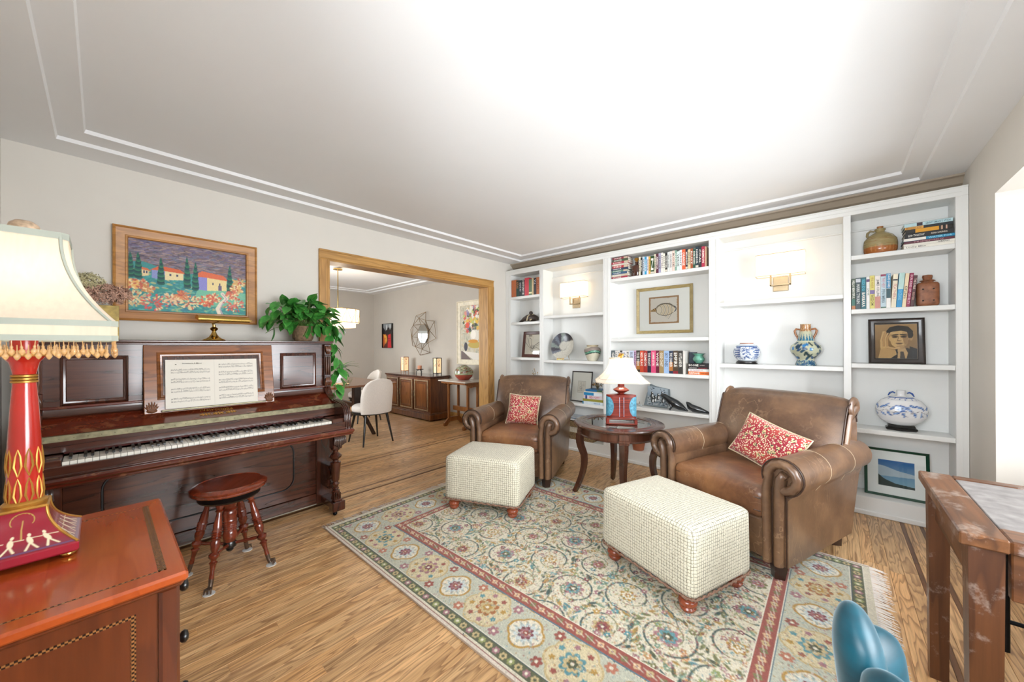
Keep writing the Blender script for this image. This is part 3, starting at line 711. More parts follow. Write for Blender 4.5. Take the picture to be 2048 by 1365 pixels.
# ---------------- armchairs
def make_armchair(name,label):
    t=empty(name,(0,0,0),0,label,'armchair','brown leather armchairs on the rug edge')
    # local: x forward, y left, origin at centre of front edge on the floor
    m=MB(); m.box(-.78,-.03,-.30,.30,.085,.30,.012); m.box(-.035,-.012,-.29,.29,.085,.30,.01); m.build('seat_base',M_leather,t,ang=50)
    def seatfn(v):
        v[0]-= .0; return v
    m=MB(); m.rbox(.335,.292,.085,.045,n=12,crown=.028); m.build('seat_cushion',M_leather2,t,(-.335,0,.375),ang=80,weld=True)
    for z in (.41,.34): m=MB(); m.tube([(-.62,-.29,z),(-.04,-.29,z),(-.004,-.262,z),(-.004,.262,z),(-.04,.29,z),(-.62,.29,z)],.004,6); m.build('cushion_piping',M_pipe,t,ang=80)
    # backrest: profile in x,z extruded over y with soft ends
    pf=[(-.56,.36),(-.58,.44),(-.615,.56),(-.660,.68),(-.705,.80),(-.735,.862),(-.762,.900),(-.798,.925),(-.842,.930),(-.882,.912),(-.905,.875),(-.908,.835),(-.885,.800),(-.90,.70),(-.87,.50),(-.80,.36)]
    def back(u,v):
        k=u*(len(pf)-1); i=min(int(k),len(pf)-2); f=k-i; x=pf[i][0]*(1-f)+pf[i+1][0]*f; z=pf[i][1]*(1-f)+pf[i+1][1]*f
        y=(v*2-1); e=abs(y)**6; hw=.39 if z>.60 else .29+(.39-.29)*max(0,(z-.52)/.08)
        cx,cz=-.80,z
        x2=x+(cx-x)*e*.14; 
        if x>-.76 and z<.92: x2+= .022*(1-y*y)
        zz=z-(e*.03 if z>.88 else 0)
        return (x2,y*hw,zz)
    m=MB(); m.surf(back,45,16,flip=True)
    for s in (0,1):
        base_=[back(i/45,s) for i in range(46)]; n=len(base_); vs=base_+[(-.79,base_[0][1],.7)]
        m.add(vs,[((i,(i+1),n) if s else (i+1,i,n)) for i in range(n-1)]+[((n-1,0,n) if s else (0,n-1,n))])
    m.build('backrest',M_leather,t,ang=60)
    for s in (-1,1):
        m=MB(); e=[back(i/45,(1+s)/2) for i in range(4,38)]; m.tube([(p[0]+(0.004 if k<18 else 0),p[1]+s*.001,p[2]+.002) for k,p in enumerate(e)],.0045,6)
        m.build('back_piping',M_pipe,t,ang=80)
    for s in (-1,1):
        m=MB()
        arcp=[(-.735,s*.385,.62),(-.760,s*.387,.72),(-.785,s*.387,.80)]+[(-.840-.046*math.cos(2*PI*.72*k/16-.3),s*.388,.858+.046*math.sin(2*PI*.72*k/16-.3)) for k in range(1,17)]
        rr=[.024+.002*(k%2) for k in range(len(arcp))]; m.tube(arcp,rr,8,flat=.6); m.build('back_scroll',M_leather,t,ang=60)
    for s in (-1,1):
        pr=[(.285,.085),(.285,.50)]; c0,cz,r=.375,.560,.098
        for k in range(17):
            a=R(215)-R(275)*k/16; pr.append((c0+r*math.cos(a),cz+r*math.sin(a)))
        pr+=[(.395,.44),(.395,.085)]
        def arm(u,v):
            k=v*(len(pr)-1); i=min(int(k),len(pr)-2); f=k-i; y=pr[i][0]*(1-f)+pr[i+1][0]*f; z=pr[i][1]*(1-f)+pr[i+1][1]*f
            x=-.02-(.76+.14*min(1,max(0,(z-.1)/.4)))*u; tp=1-.10*u; 
            if z>.45: y=c0+(y-c0)*tp-.012*u; z=cz+(z-cz)*tp
            return (x,s*y,z)
        m=MB(); m.surf(arm,10,len(pr)-1,flip=(s>0))
        for u in (0,1):
            e=[arm(u,j/(len(pr)-1)) for j in range(len(pr))]; q=tuple(range(len(e))); m.add(e,[q if (u==0)==(s>0) else q[::-1]])
        m.build('arm',M_leather,t,ang=50)
        for u in (.34,.70): m=MB(); m.tube([arm(u,j/(len(pr)-1)) for j in range(1,len(pr)-1)],.0018,4); m.build('arm_seam',M_stitch,t,ang=80)
        # front scroll of two padded rolls
        x=-.006; path=[(x,s*.303,.088),(x,s*.300,.30),(x,s*.298,.48)]+[(x,s*(c0+.068*math.cos(a)),cz+.068*math.sin(a)) for a in [R(195)-R(285)*k/20 for k in range(21)]]
        rr=[.030]*3+[.031+(.003 if k%2 else -.003) for k in range(21)]
        m=MB(); m.tube(path,rr,10,flat=.75); m.build('arm_scroll',M_leather,t,ang=70)
        path=[(x+.001,s*.358,.088),(x+.001,s*.360,.30),(x+.001,s*.362,.49),(x+.003,s*.370,.545),(x+.003,s*.384,.572),(x+.003,s*.398,.563)]
        m=MB(); m.tube(path,[.029,.030,.031,.034,.032,.018],10,flat=.8); m.build('arm_front_panel',M_leather,t,ang=70)
        m=MB(); m.tube([(x+.004,s*(c0+.098*math.cos(a)),cz+.098*math.sin(a)) for a in [R(200)-R(280)*k/24 for k in range(25)]],.0042,6); m.build('arm_piping',M_pipe,t,ang=80)
        for q in (([(x+.012,s*.332,.09),(x+.012,s*.332,.50)],.003),([(x-.004,s*.392,.09),(x-.004,s*.392,.47)],.0035)): m=MB(); m.tube(q[0],q[1],5); m.build('arm_piping',M_pipe,t,ang=80)
    for (a,b) in ((-.055,.335),(-.055,-.335),(-.73,.32),(-.73,-.32)):
        m=MB(); dx=.012 if a>-.2 else -.03; dy=.0
        m.tube([(a+dx,b,0 if a>-.2 else -.011),(a,b,.088)],[.034,.048],4,up=(1,1,0)); m.build('leg',M_legw,t,ang=20)
    return t
def copy_tree(o,parent=None):
    c=o.copy(); C.objects.link(c)
    if parent: c.parent=parent
    for ch in list(o.children): copy_tree(ch,c)
    return c
ZR=.0115
ch2=make_armchair('leather_armchair','brown leather rolled-arm armchair nearest the camera, in front of the blue vases'); ch2.location=(2.50,.56,ZR); ch2.rotation_euler=(0,0,R(160))
ch1=copy_tree(ch2); ch1.location=(2.46,2.22,ZR); ch1.rotation_euler=(0,0,R(202)); ch1['label']='brown leather rolled-arm armchair beside the oak cased opening'
def pillow(name,w,h,t,loc,rot,label):
    def fn(u,v):
        x,y=u*2-1,v*2-1
        def ed(q): return 1-.10*(1-q*q)
        return x,y
    m=MB()
    for s in (-1,1):
        def f(u,v):
            x,y=u*2-1,v*2-1; k=(1-x**4)*(1-y**4); k=max(0,k)**.55
            px=x*w/2*(1-.07*(1-y*y)*abs(x)); py=y*h/2*(1-.07*(1-x*x)*abs(y)); return (px,py,s*t/2*k)
        m.surf(f,18,18,flip=(s<0))
    o=m.build(name,M_pillow,None,loc,rot,ang=80,weld=True,label=label,cat='pillow',group='red floral pillows on the armchairs')
    e=MB(); P=[]
    for k in range(64):
        q=k/64*4; i=int(q); f=(q-i)*2-1
        x,y=[(f,-1),(1,f),(-f,1),(-1,-f)][i]; P.append((x*w/2*(1-.07*(1-y*y)*abs(x)),y*h/2*(1-.07*(1-x*x)*abs(y)),0))
    e.tube(P,.005,6,closed=True); e.build('piping',plain('pillow_cream_piping','#d8c9a8',.8),o,ang=80); return o
def local(ch,a,b,z):
    an=ch.rotation_euler.z; return (ch.location.x+math.cos(an)*a-math.sin(an)*b, ch.location.y+math.sin(an)*a+math.cos(an)*b, z)
def pil_rot(ch,lean,roll,yaw=0):
    an=ch.rotation_euler.z+yaw
    return (RZ(an)@RY(-lean)@RZ(PI/2)@RX(PI/2)@RZ(roll)).to_euler()
pillow('floral_pillow',.42,.29,.12,local(ch2,-.41,.10,.625),pil_rot(ch2,R(24),R(-15),R(-6)),'rectangular red floral pillow tilted on the armchair nearest the camera')
pillow('floral_pillow',.33,.31,.12,local(ch1,-.40,.01,.625),pil_rot(ch1,R(22),R(-3),R(4)),'square red floral pillow on the armchair beside the oak opening')

# ---------------- ottomans
def make_ottoman(label,loc,rz):
    t=empty('ottoman',loc,rz,label,'ottoman','cream plaid ottomans on the rug')
    def fl(v):
        k=max(0,(.14-v[2])/.32); v[0]*=1+.012*k; v[1]*=1+.012*k; return v
    m=MB(); m.rbox(.24,.30,.1675,.035,n=12,crown=.012,fn=fl); m.build('cushion_body',M_otto,t,(0,0,.2475),ang=80,weld=True)
    m=MB(); a,b=.245,.305; P=[]
    n=150
    for k in range(n):
        q=k/n*4; i=int(q); f=(q-i)*2-1; x,y=[(f,-1),(1,f),(-f,1),(-1,-f)][i]
        cr=1-.045*(abs(x)*abs(y))**8; P.append((x*a*cr,y*b*cr,.088+.004*math.sin(k*2.2)))
    m.tube(P,[.006+.0022*math.sin(k*2.1) for k in range(n)],6,closed=True); m.build('rope_welt',M_rope,t,ang=80)
    for x in(-.19,.19):
        for y in(-.24,.24):
            MB().lathe([(.0,0),(.028,0),(.036,.010),(.038,.018),(.033,.025),(.040,.032),(.044,.043),(.040,.055),(.032,.060),(.038,.068),(.038,.084),(0,.086)],20,M=T(x,y,0)).build('bun_foot',M_bun,t,ang=40)
    return t
make_ottoman('smaller-looking cream plaid ottoman in front of the far armchair',(2.09,2.075,ZR),R(23))
make_ottoman('large-looking cream plaid ottoman in front of the armchair nearest the camera',(2.11,.685,ZR),R(-20))

# ---------------- round side table with lamp
def side_table():
    t=empty('round_side_table',(2.905,1.375,.0115),R(28),'round dark wood side table with glass top between the two armchairs','table')
    z=.613
    MB().lathe([(.262,z-.028),(.355,z-.028),(.362,z-.022),(.370,z-.012),(.366,z-.003),(.355,z),(.305,z),(.300,z-.003),(.292,z),(.268,z),(.262,z-.006),(.262,z-.028)],64,cap=False).build('table_top_ring',M_dkwood,t,ang=30)
    MB().lathe([(0,z-.012),(.264,z-.012),(.264,z-.006),(0,z-.006)],64).build('glass_top',M_tglass,t,ang=30)
    MB().lathe([(.300,z-.105),(.318,z-.105),(.325,z-.098),(.318,z-.09),(.318,z-.029),(.300,z-.029),(.300,z-.105)],64,cap=False).build('apron',M_dkwood,t,ang=30)
    for k in range(4):
        A=RZ(R(90*k+5)); 
        m=MB(); m.box(.292,.338,-.038,.038,z-.115,z-.028,.004,M=A); m.box(.290,.343,-.042,.042,z-.100,z-.078,.004,M=A); m.build('corner_block',M_dkwood,t,ang=30)
        P=[];Rr=[]
        for i in range(15):
            u=i/14; r=.315-.035*math.sin(u*PI)+.055*max(0,u-.45)**1.5*2.2+.018*math.sin(min(1,u*3)*PI)*(u<.34); P.append(A@Vector((r,0,(z-.11)*(1-u)))); Rr.append(.036-.014*u)
        m=MB(); m.tube(P,Rr,4,up=A@Vector((1,1,0))); m.build('leg',M_dkwood,t,ang=50)
    return t
side_table()
def shade_bell(fn_half,z0,z1,n=14,cc=.22):
    """square bell shade with clipped corners; fn_half(u)->half width at height u"""
    def f(u,v):
        h=fn_half(u); q=v*8; i=int(q)%8; ff=q-int(q); c=h*cc
        pts=[(h,-h+c),(h,h-c),(h-c,h),(-h+c,h),(-h,h-c),(-h,-h+c),(-h+c,-h),(h-c,-h)]
        a=pts[i]; b=pts[(i+1)%8]; x=a[0]*(1-ff)+b[0]*ff; y=a[1]*(1-ff)+b[1]*ff; return (x,y,z0+(z1-z0)*u)
    m=MB(); m.surf(f,n,32,cv=True,flip=True); return m,f
M_shade=shade_mat('cream_lamp_shade_cloth','#f0e8da','#fff0da',.22)
def table_lamp():
    Zt=.620; cx,cy=2.87,1.33
    t=empty('table_lamp',(cx,cy,Zt),R(-60),'red and blue pottery table lamp with cream bell shade on the round side table','lamp')
    M_red=N('red_brown_lamp_lacquer'); v=M_red.vec((.5,1,14)); M_red.set('Base Color',M_red.ramp(M_red.noise(v,14,4),[(.35,'#4c1611'),(.55,'#7c2619'),(.75,'#943a26')])); M_red.set('Roughness',.3); M_red.set('Coat Weight',.4); M_red=M_red.m
    M_blue=plain('verdigris_inlay','#4f8ea6',.5,var=.4,scale=60,bump=.5,bscale=90)
    m=MB()
    m.box(-.125,.125,-.05,.05,.040,.052,.005); m.box(-.125,.125,-.05,.05,.0,.012,.004)
    for x in (-.112,.112):
        m.box(x-.012,x+.012,-.05,.05,.0,.05,.004)
    m.build("stand",M_red,t,ang=30)
    def body(u,v):
        a=v*2*PI; ca,sa=math.cos(a),math.sin(a); x=.120*abs(ca)**.75*(1 if ca>=0 else -1); y=.042*abs(sa)**1.0*(1 if sa>=0 else -1); return (x,y,.052+.190*u)
    m=MB(); m.surf(body,6,40,cv=True,flip=True); m.add([body(1,k/40) for k in range(40)]+[(0,0,.256)],[(k,(k+1)%40,40) for k in range(40)]); m.build('body',M_red,t,ang=35)
    for s in (-1,1):
        for q in (-1,1):
            m=MB(); n=14
            def inl(u,v):
                w=math.sqrt(max(0,1-(u*2-1)**2)); x=.1215-.060*w*v; vv=min(1,x/.120); yy=.042*math.sqrt(max(0,1-vv**(2/.75)))+.0025; return (s*x,q*yy,.058+.178*u)
            m.surf(inl,n,8,flip=(s*q<0)); m.build('blue_inlay',M_blue,t,ang=60)
    M_sl=plain('silver_drip','#a8a0b0',.4,.5,var=.3,scale=60)
    for x in (-.016,.018):
        for q in (-1,1): MB().box(x-.003,x+.003,q*.0425,q*.0445,.065,.225,.001).build('silver_drip',M_sl,t)
    MB().lathe([(0,.240),(.018,.246),(.022,.250),(.024,.256),(.066,.280),(.068,.284),(.064,.288),(.030,.308),(.028,.312),(.028,.350),(.024,.354),(.012,.356),(.012,.40),(0,.40)],8,M=RZ(R(22.5))).build('neck',M_red,t,ang=20)
    hw=lambda u:.170-.092*(1-(1-u)**1.9)+.000*u
    m,f=shade_bell(lambda u:.205-.118*(1-(1-u)**2.0),.355,.545,14,.30); m.build('lamp_shade',M_shade,t,ang=50)
    m=MB()
    def ring(u,r=.003):
        m.tube([tuple(f(u,k/32)) for k in range(32)],r,5,closed=True)
    ring(0,.004); ring(1,.0045); ring(.13,.0025)
    for k in range(8): m.tube([f(u/10,k/8) for u in range(11)],.0022,5)
    m.build('shade_trim',plain('shade_binding','#d9cbb6',.8,var=.05),t,ang=60)
    m=MB()
    G=random.Random(4)
    for k in range(22):
        a=G.random()*6.28; r=G.uniform(.0,.022); m.lathe([(0,-.008),(.007,-.003),(.008,.002),(.004,.007),(0,.008)],6,M=T(r*math.cos(a),r*math.sin(a),.570+G.uniform(-.008,.012)))
    m.lathe([(.006,.535),(.008,.55),(.012,.56),(0,.565)],10); m.build('finial',M_gold,t,ang=60)
    m=MB(); m.tube([(.09,.04,.02),(.05,.10,.008),(.12,.13,.006),(.20,.10,.006)],.0025,6); m.build('cord',M_blk,t,ang=80)
    l=point('bulb_side_lamp',(cx,cy,Zt+.44),1.6,(1,.86,.66)); return t
table_lamp()
# ---------------- piano
PB=(.495,3.44,0)
pn=empty('upright_piano',PB,0,'antique dark mahogany upright piano against the left wall','piano')
class PP:
    def __init__(s,par,b): s.p=par; s.b=b
    def __call__(s,name,mb,mat,ang=30,kind=None): return mb.build(name,mat,s.p,(-s.b[0],-s.b[1],-s.b[2]),None,ang,kind=kind)
pp=PP(pn,PB)
X0,X1=-.255,1.245
YZ=lambda x0:Matrix(((0,0,1,0),(1,0,0,0),(0,1,0,0),(0,0,0,1)))   # prism poly (y,z) extruded along x
XZf=Matrix(((1,0,0,0),(0,0,-1,0),(0,1,0,0),(0,0,0,1)))              # xy plane -> xz, normal -y
for a in (X0,X1-.045): pp('case_side',MB().box(a,a+.045,3.105,3.44,.03,1.29,.003),M_mahogv)
pp('case_back',MB().box(X0+.045,X1-.045,3.41,3.44,.03,1.29),M_mahogv)
m=MB(); m.box(X0-.018,X1+.018,3.072,3.452,1.301,1.3145,.004); m.box(X0-.010,X1+.010,3.085,3.45,1.289,1.301,.004); pp('lid',m,M_mahog)
pp('upper_panel',MB().box(X0+.045,X1-.045,3.118,3.14,.955,1.289),M_mahog)
for a,b in ((-.15,.105),(.888,1.142)):
    m=MB(); m.frame(b-a,.268,[(0,0),(.002,.007),(.008,.010),(.012,.006),(.020,.004),(.024,-.001)],M=T((a+b)/2,3.118,1.09)@XZf); pp('panel_moulding',m,M_mahogv,25)
m=MB(); m.box(X0+.045,X1-.045,3.092,3.125,.940,.956,.004); pp('upper_rail',m,M_mahogred)
m=MB(); pr=[(3.125,.942)]+[(3.112+.022*math.cos(a)-.0,.918-.024*math.sin(a)*-1) for a in [PI/2+ (PI/2)*k/6 for k in range(0)]]
m.surf(lambda u,v:(X0+.045+(X1-X0-.09)*v,3.112-.026*(1-math.cos(u*PI/2))+.0,.942-.046*math.sin(u*PI/2)),8,2,flip=True); pp('concave_rail',m,M_mahog,60)
m=MB(); m.prism([(3.095,.898),(2.918,.828),(2.918,.815),(3.095,.885)],X0+.045,X1-.045,M=YZ(0)); pp('fallboard',m,M_mahogred)
m=MB(); m.prism([(2.920,.829),(2.914,.826),(2.905,.798),(2.911,.796)],X0+.045,X1-.045,M=YZ(0)); pp('hinge',m,M_agedbrass)
m=MB()
for k in range(30):
    x=-.19+k*.0475; m.lathe([(0,.001),(.003,.001),(.0025,.0025),(0,.003)],6,M=T(x,2.908,.812)@RX(R(100)))
pp('hinge_screw',m,M_agedbrass,60,'stuff')
pp('name_board',MB().box(X0+.045,X1-.045,2.900,2.914,.742,.798,.002),M_mahog)
pp('felt_strip',MB().box(-.128,1.112,2.892,2.901,.735,.744,.002),M_felt)
KP=.02384; KX=-.1265
mw=Bx(0,KP-.0012,0,.150,0,.020,.0012).mesh('white_key',M_ivory,ang=30); mb_=MB(); mb_.prism([(0,0),(.0,.011),(.008,.0155),(.098,.0155),(.098,0)],0,.0105,M=Matrix(((0,0,1,0),(1,0,0,0),(0,1,0,0),(0,0,0,1)))); mb_=mb_.mesh('black_key',M_ebony,ang=30)
for i in range(52):
    o=obj('white_key',mw,None,pn,(KX+i*KP-PB[0],2.745-PB[1],.7055)); 
for i in range(51):
    nt=(i+5)%7   # A=0 start -> letters from A
    if 'ABCDEFG'[i%7] in 'ACDFG': obj('black_key',mb_,None,pn,(KX+(i+1)*KP-.0053-PB[0],2.796-PB[1],.7258))
for a,b in ((X0+.045,KX-.002),(KX+52*KP+.002,X1-.045)):
    m=MB(); m.box(a,b,2.742,2.90,.70,.738,.004); pp('key_block',m,M_mahog)
pp('lock_plate',MB().box(X0+.08,X0+.115,2.80,2.812,.738,.7395,.0005),M_nickel)
m=MB(); m.box(X0+.045,X1-.045,2.716,2.742,.662,.712,.004); m.box(X0+.045,X1-.045,2.708,2.716,.662,.674,.003); pp('key_slip',m,M_mahog)
m=MB(); m.box(X0-.004,X1+.006,2.672,3.1,.634,.662,.009); m.box(X0+.0,X1,2.69,3.1,.618,.634,.004); pp('key_bed',m,M_mahogred)
ck=[(3.11,.62),(3.11,.955),(3.085,.925),(3.055,.893),(3.01,.868),(2.95,.852),(2.86,.842),(2.79,.832),(2.755,.812),(2.735,.785),(2.727,.75),(2.724,.70),(2.724,.662),(2.75,.62)]
for a in (X0,X1-.05):
    m=MB(); m.prism(ck,a,a+.05,M=YZ(0)); pp('cheek_arm',m,M_mahogv,50)
    for q in (.012,.025,.038): m=MB(); m.tube([(a+q,p[0]-.002,p[1]+.001) for p in ck[5:13]],.0055,6); pp('cheek_reed',m,M_mahogv,60)
# lower case
m=MB(); m.box(-.14,1.115,3.052,3.08,.118,.622,.002); pp('lower_panel',m,M_mahog)
def rrect(x0,x1,z0,z1,r,n=6):
    P=[]
    for cx,cz,a0 in ((x1-r,z1-r,0),(x0+r,z1-r,90),(x0+r,z0+r,180),(x1-r,z0+r,270)):
        P+=[(cx+r*math.cos(R(a0+90*k/n)),cz+r*math.sin(R(a0+90*k/n))) for k in range(n+1)]
    return P
m=MB(); m.prism(rrect(.008,.950,.212,.548,.075),0,.005,M=T(0,3.052,0)@XZf); pp('raised_panel',m,M_mahog,30)
m=MB(); m.tube([(x,3.0515,z) for x,z in rrect(0,.958,.204,.556,.08)],.0055,6,closed=True); pp('groove_shade_line',m,plain('groove_shade_black','#0d0806',.5),60)  # black tube on the flat panel stands in for a groove's shade
for a,b in ((X0,-.14),(1.115,X1)): pp('lower_stile',MB().box(a,b,3.045,3.105,.03,.622,.003),M_mahogv)
m=MB(); m.box(-.14,1.115,3.045,3.10,.035,.116,.003); pp('plinth',m,M_mahog); pp('plinth_strip',MB().box(-.14,1.115,3.042,3.05,.030,.038,.001),plain('pale_bottom_line','#9c9484',.8))  # pale strip along the bottom edge of the plinth
pp('knob',MB().lathe([(.004,0),(.004,.008),(.009,.012),(.010,.018),(.006,.022),(0,.023)],12,M=T(.458,3.052,.586)@RX(R(90))),M_black,60)
col=[(.040,.104),(.040,.118),(.026,.125),(.022,.165),(.030,.182),(.018,.190),(.024,.200),(.016,.208),(.020,.222),(.028,.234),(.020,.242),(.017,.250),(.026,.262),(.036,.375),(.037,.398),(.022,.405),(.018,.414),(.030,.424),(.043,.438),(.045,.446),(.030,.462),(.018,.474),(.019,.484),(.032,.495),(.034,.505)]
for cx in (1.182,-.193):
    pp('toe_block',MB().box(cx-.047,cx+.047,2.788,2.865,.032,.104,.006),M_mahogv); pp('toe_runner',MB().box(cx-.034,cx+.034,2.865,3.045,.040,.092,.004),M_mahogv)
    m=MB(); m.box(cx-.030,cx+.030,2.796,2.856,.104,.118,.004); m.lathe([(.036,.118),(.028,.15),(.030,.178)],4,M=T(cx-.01,2.826,0)@RZ(R(45))); m.lathe(col[4:],20,M=T(cx-.01,2.826,0)); pp('turned_column',m,M_mahogv,40)
    pp('column_cap',MB().box(cx-.042,cx+.026,2.79,2.86,.500,.618,.006),M_mahogv)
    for k in range(4): m=MB(); m.box(cx-.034+k*.014,cx-.026+k*.014,2.792,2.80,.122,.172,.003); pp('flute',m,M_mahogv)
    m=MB()
    for k in range(7):
        x=cx-.036+k*.011; dz=.010*abs(k-3)
        m.tube([(x,2.786,.612),(x+(k-3)*.001,2.762,.588),(x+(k-3)*.002,2.760,.548),(x,2.776,.508+dz)],[.005,.0085,.0075,.003],6)
    pp('carved_leaf_bracket',m,plain('carved_dark_wood','#4c3a33',.3,var=.35,scale=60,coat=.4),60)
    for (yy,zz,r_) in ((2.935,.300,.050),(2.925,.225,.034)): m=MB(); m.lathe([(0,-.03),(r_*.8,-.03),(r_,-.024),(r_,.024),(r_*.8,.03),(0,.03)],24,M=T(cx-.01,yy,zz)@RY(R(90))); pp('scroll_bracket',m,M_mahogv,40)
    pp('bracket_web',MB().box(cx-.035,cx+.015,2.90,3.045,.18,.36,.004),M_mahogv)
    pp('caster',MB().lathe([(0,-.016),(.010,-.013),(.016,-.004),(.016,.004),(.010,.013),(0,.016)],14,M=T(cx-.02,2.815,.0165)@RY(R(90))),M_black,60)
    pp('caster_stem',MB().lathe([(.006,.02),(.006,.034)],8,M=T(cx-.02,2.815,0)),M_black)
M_carve=wood('carved_pilaster_wood','#1d0f08','#57301a','#73442a','z',2,.3,coat=.4,line=.5)
for cx in (X0+.024,X1-.024):
    pp('pilaster',MB().box(cx-.026,cx+.026,3.088,3.105,.945,1.288,.003),M_mahogv)
    for k in range(3): m=MB(); m.tube([(cx-.014+k*.014,3.082,1.04),(cx-.014+k*.014,3.080,1.10),(cx-.014+k*.014,3.082,1.19)],[.004,.007,.005],6); pp('reed',m,M_carve,60)
    m=MB()
    for k in range(5): m.tube([(cx-.018+k*.009,3.084,1.275),(cx-.016+k*.008,3.070,1.25),(cx+(k-2)*.004,3.080,1.212)],[.004,.008,.003],6)
    pp('carved_top_leaf',m,M_carve,60); m=MB()
    for k in range(5): m.tube([(cx-.020+k*.010,3.084,.955),(cx-.020+k*.010,3.070,.985),(cx+(k-2)*.006,3.082,1.02)],[.004,.008,.003],6)
    pp('carved_base_leaf',m,M_carve,60); pp('pilaster_band',MB().box(cx-.028,cx+.028,3.076,3.09,1.196,1.204,.003),M_mahogv); pp('pilaster_band',MB().box(cx-.028,cx+.028,3.076,3.09,1.026,1.034,.003),M_mahogv)
# music desk
dk=math.atan2(.070,.41); DM=T(.497,3.072,1.078)@RX(-dk)@XZf     # local x right, y up, z toward room
m=MB(); m.box(-.333,.333,-.208,.208,-.010,.006,.003); 
w_=pp('music_desk',MB().box(-.333,.333,-.208,.208,-.012,.004,.003,M=DM),M_walnutdesk)
m=MB(); m.frame(.552,.292,[(0,.004),(.002,.010),(.010,.013),(.016,.008),(.024,.006),(.028,.001)],M=DM@T(.0,.018,0)); pp('desk_moulding',m,M_walnutdesk,25)
pp('desk_inner_panel',MB().box(-.25,.25,-.10,.136,.0038,.0048,M=DM),M_mahogv)
pp('desk_ledge',MB().box(-.26,.275,-.203,-.192,.004,.030,.003,M=DM),M_agedbrass)
for sx in (-1,1):
    m=MB()
    for k in range(7):
        a=R(90+(k-3)*24); m.tube([(sx*.300+.006*math.cos(a),-.190,.006),(sx*.300+.022*math.cos(a),-.178+.014*math.sin(a),.012),(sx*.300+.031*math.cos(a),-.180+.044*math.sin(a),.007)],[.004,.006,.002],6,M=DM)
    m.lathe([(.024,.004),(.020,.010),(0,.012)],12,M=DM@T(sx*.300,-.190,0)@Matrix.Diagonal((1,.6,1,1))); pp('carved_shell',m,plain('carved_walnut','#6f452a',.4,var=.35,scale=70),60)
# fallboard lettering
FB=T(.497,2.975,.8518)@RX(math.atan2(.070,.177))
text('Newcombe',.165,.034,M_gold,pn,T(-PB[0],-PB[1],0)@FB@T(0,.040,.0012)@Matrix(((1,.25,0,0),(0,1,0,0),(0,0,1,0),(0,0,0,1))))
m=MB(); G=random.Random(2)
for cx_ in (-.065,0,.065):
    for k in range(9): a=k*.7; m.lathe([(.012,0),(.0,.0012)],10,M=FB@T(cx_+.018*math.cos(a),-.012+.006*math.sin(a),.0003)@RZ(a)@Matrix.Diagonal((1,.35,1,1)))
for k in range(14): m.lathe([(.003,0),(.0,.001)],6,M=FB@T(-.045+k*.007,-.030+.002*(k%2),.0003))
pp('gold_scroll_decal',m,M_gold,60,'stuff')
# sheet music
def staff_page(c,x0,title,rows_,seed):
    G=random.Random(seed); ink_='#2a2826'
    for ry in rows_:
        for st_ in (0,1):
            yb=ry-st_*.0165
            for k in range(5): c.line([(x0+.014,yb+k*.0018),(x0+.200,yb+k*.0018)],.0005,'#77736c',.75)
            for k in range(0,34):
                x=x0+.024+k*.0052
                if G.random()<.78:
                    y=yb+G.choice([0,.0018,.0036,.0054,.0072]); c.ell(x,y,.0014,.0011,ink_,.3,.9)
                    if G.random()<.6: c.line([(x+.0012,y),(x+.0012,y+.006)],.0006,ink_,.85)
            k=0
            while k<30:
                n=G.choice([2,3,4])
                if G.random()<.5: c.line([(x0+.025+k*.0052,yb+.0095),(x0+.025+(k+n)*.0052,yb+.0095+G.uniform(-.002,.002))],.0014,ink_,.9)
                k+=n+1
            c.arc(x0+.018,yb+.004,.0022,0,6,.0008,ink_)
        for k in range(5): x=x0+.014+k*.0465; c.line([(x,ry-.0165),(x,ry+.0072)],.0006,'#55514c',.8)
cvm=Cv(.470,.300,900,'#e3ded3')
staff_page(cvm,.012,1,[.232,.172,.112,.052],1); staff_page(cvm,.245,0,[.262,.210,.158,.106,.054],2)
cvm.line([(.235,0),(.235,.3)],.0012,'#b5afa3',.7)
sm=obj('sheet_music',cvm.mesh('sheet_music',V_matte,lambda X,Y:(X-.235,Y-.15,.004+.006*np.abs(np.sin((X-.235)*6.5))+0*X)),None,None); sm.matrix_world=DM@T(-.006,-.040,.012)@RZ(R(-.6))
tag(sm,'open white sheet music book standing on the piano music desk','sheet music')
text('Sonatina in A Minor',.095,.008,ink('#2a2826'),sm,T(-.110,.126,.0145)); text('48',.008,.006,ink('#2a2826'),sm,T(-.188,.120,.0145))

# ---------------- piano stool
stl=empty('piano_stool',(.482,2.578,0),R(55),'round red mahogany claw-foot stool in front of the piano','stool')
MB().lathe([(0,.460),(.150,.460),(.170,.466),(.176,.474),(.172,.479),(.176,.484),(.178,.492),(.168,.500),(.150,.504),(.148,.501),(.10,.500),(0,.500)],48).build('seat',M_stool,stl,ang=35)
MB().lathe([(0,.415),(.120,.415),(.140,.424),(.144,.432),(.132,.440),(.120,.461),(0,.461)],40).build('seat_collar',M_blk,stl,ang=40)
MB().lathe([(0,.150),(.018,.152),(.030,.175),(.034,.20),(.031,.225),(.026,.232),(.033,.238),(.028,.244),(.033,.250),(.028,.256),(.034,.262),(.029,.268),(.035,.274),(.030,.280),(.035,.288),(.030,.300),(.036,.330),(.028,.345),(.036,.352),(.028,.360),(.038,.385),(.05,.415)],24).build('centre_post',M_stool,stl,ang=40)
MB().lathe([(0,.105),(.010,.11),(.018,.12),(.010,.13),(.030,.135),(.034,.152),(.026,.168),(0,.17)],20).build('centre_boss',M_blk,stl,ang=50)
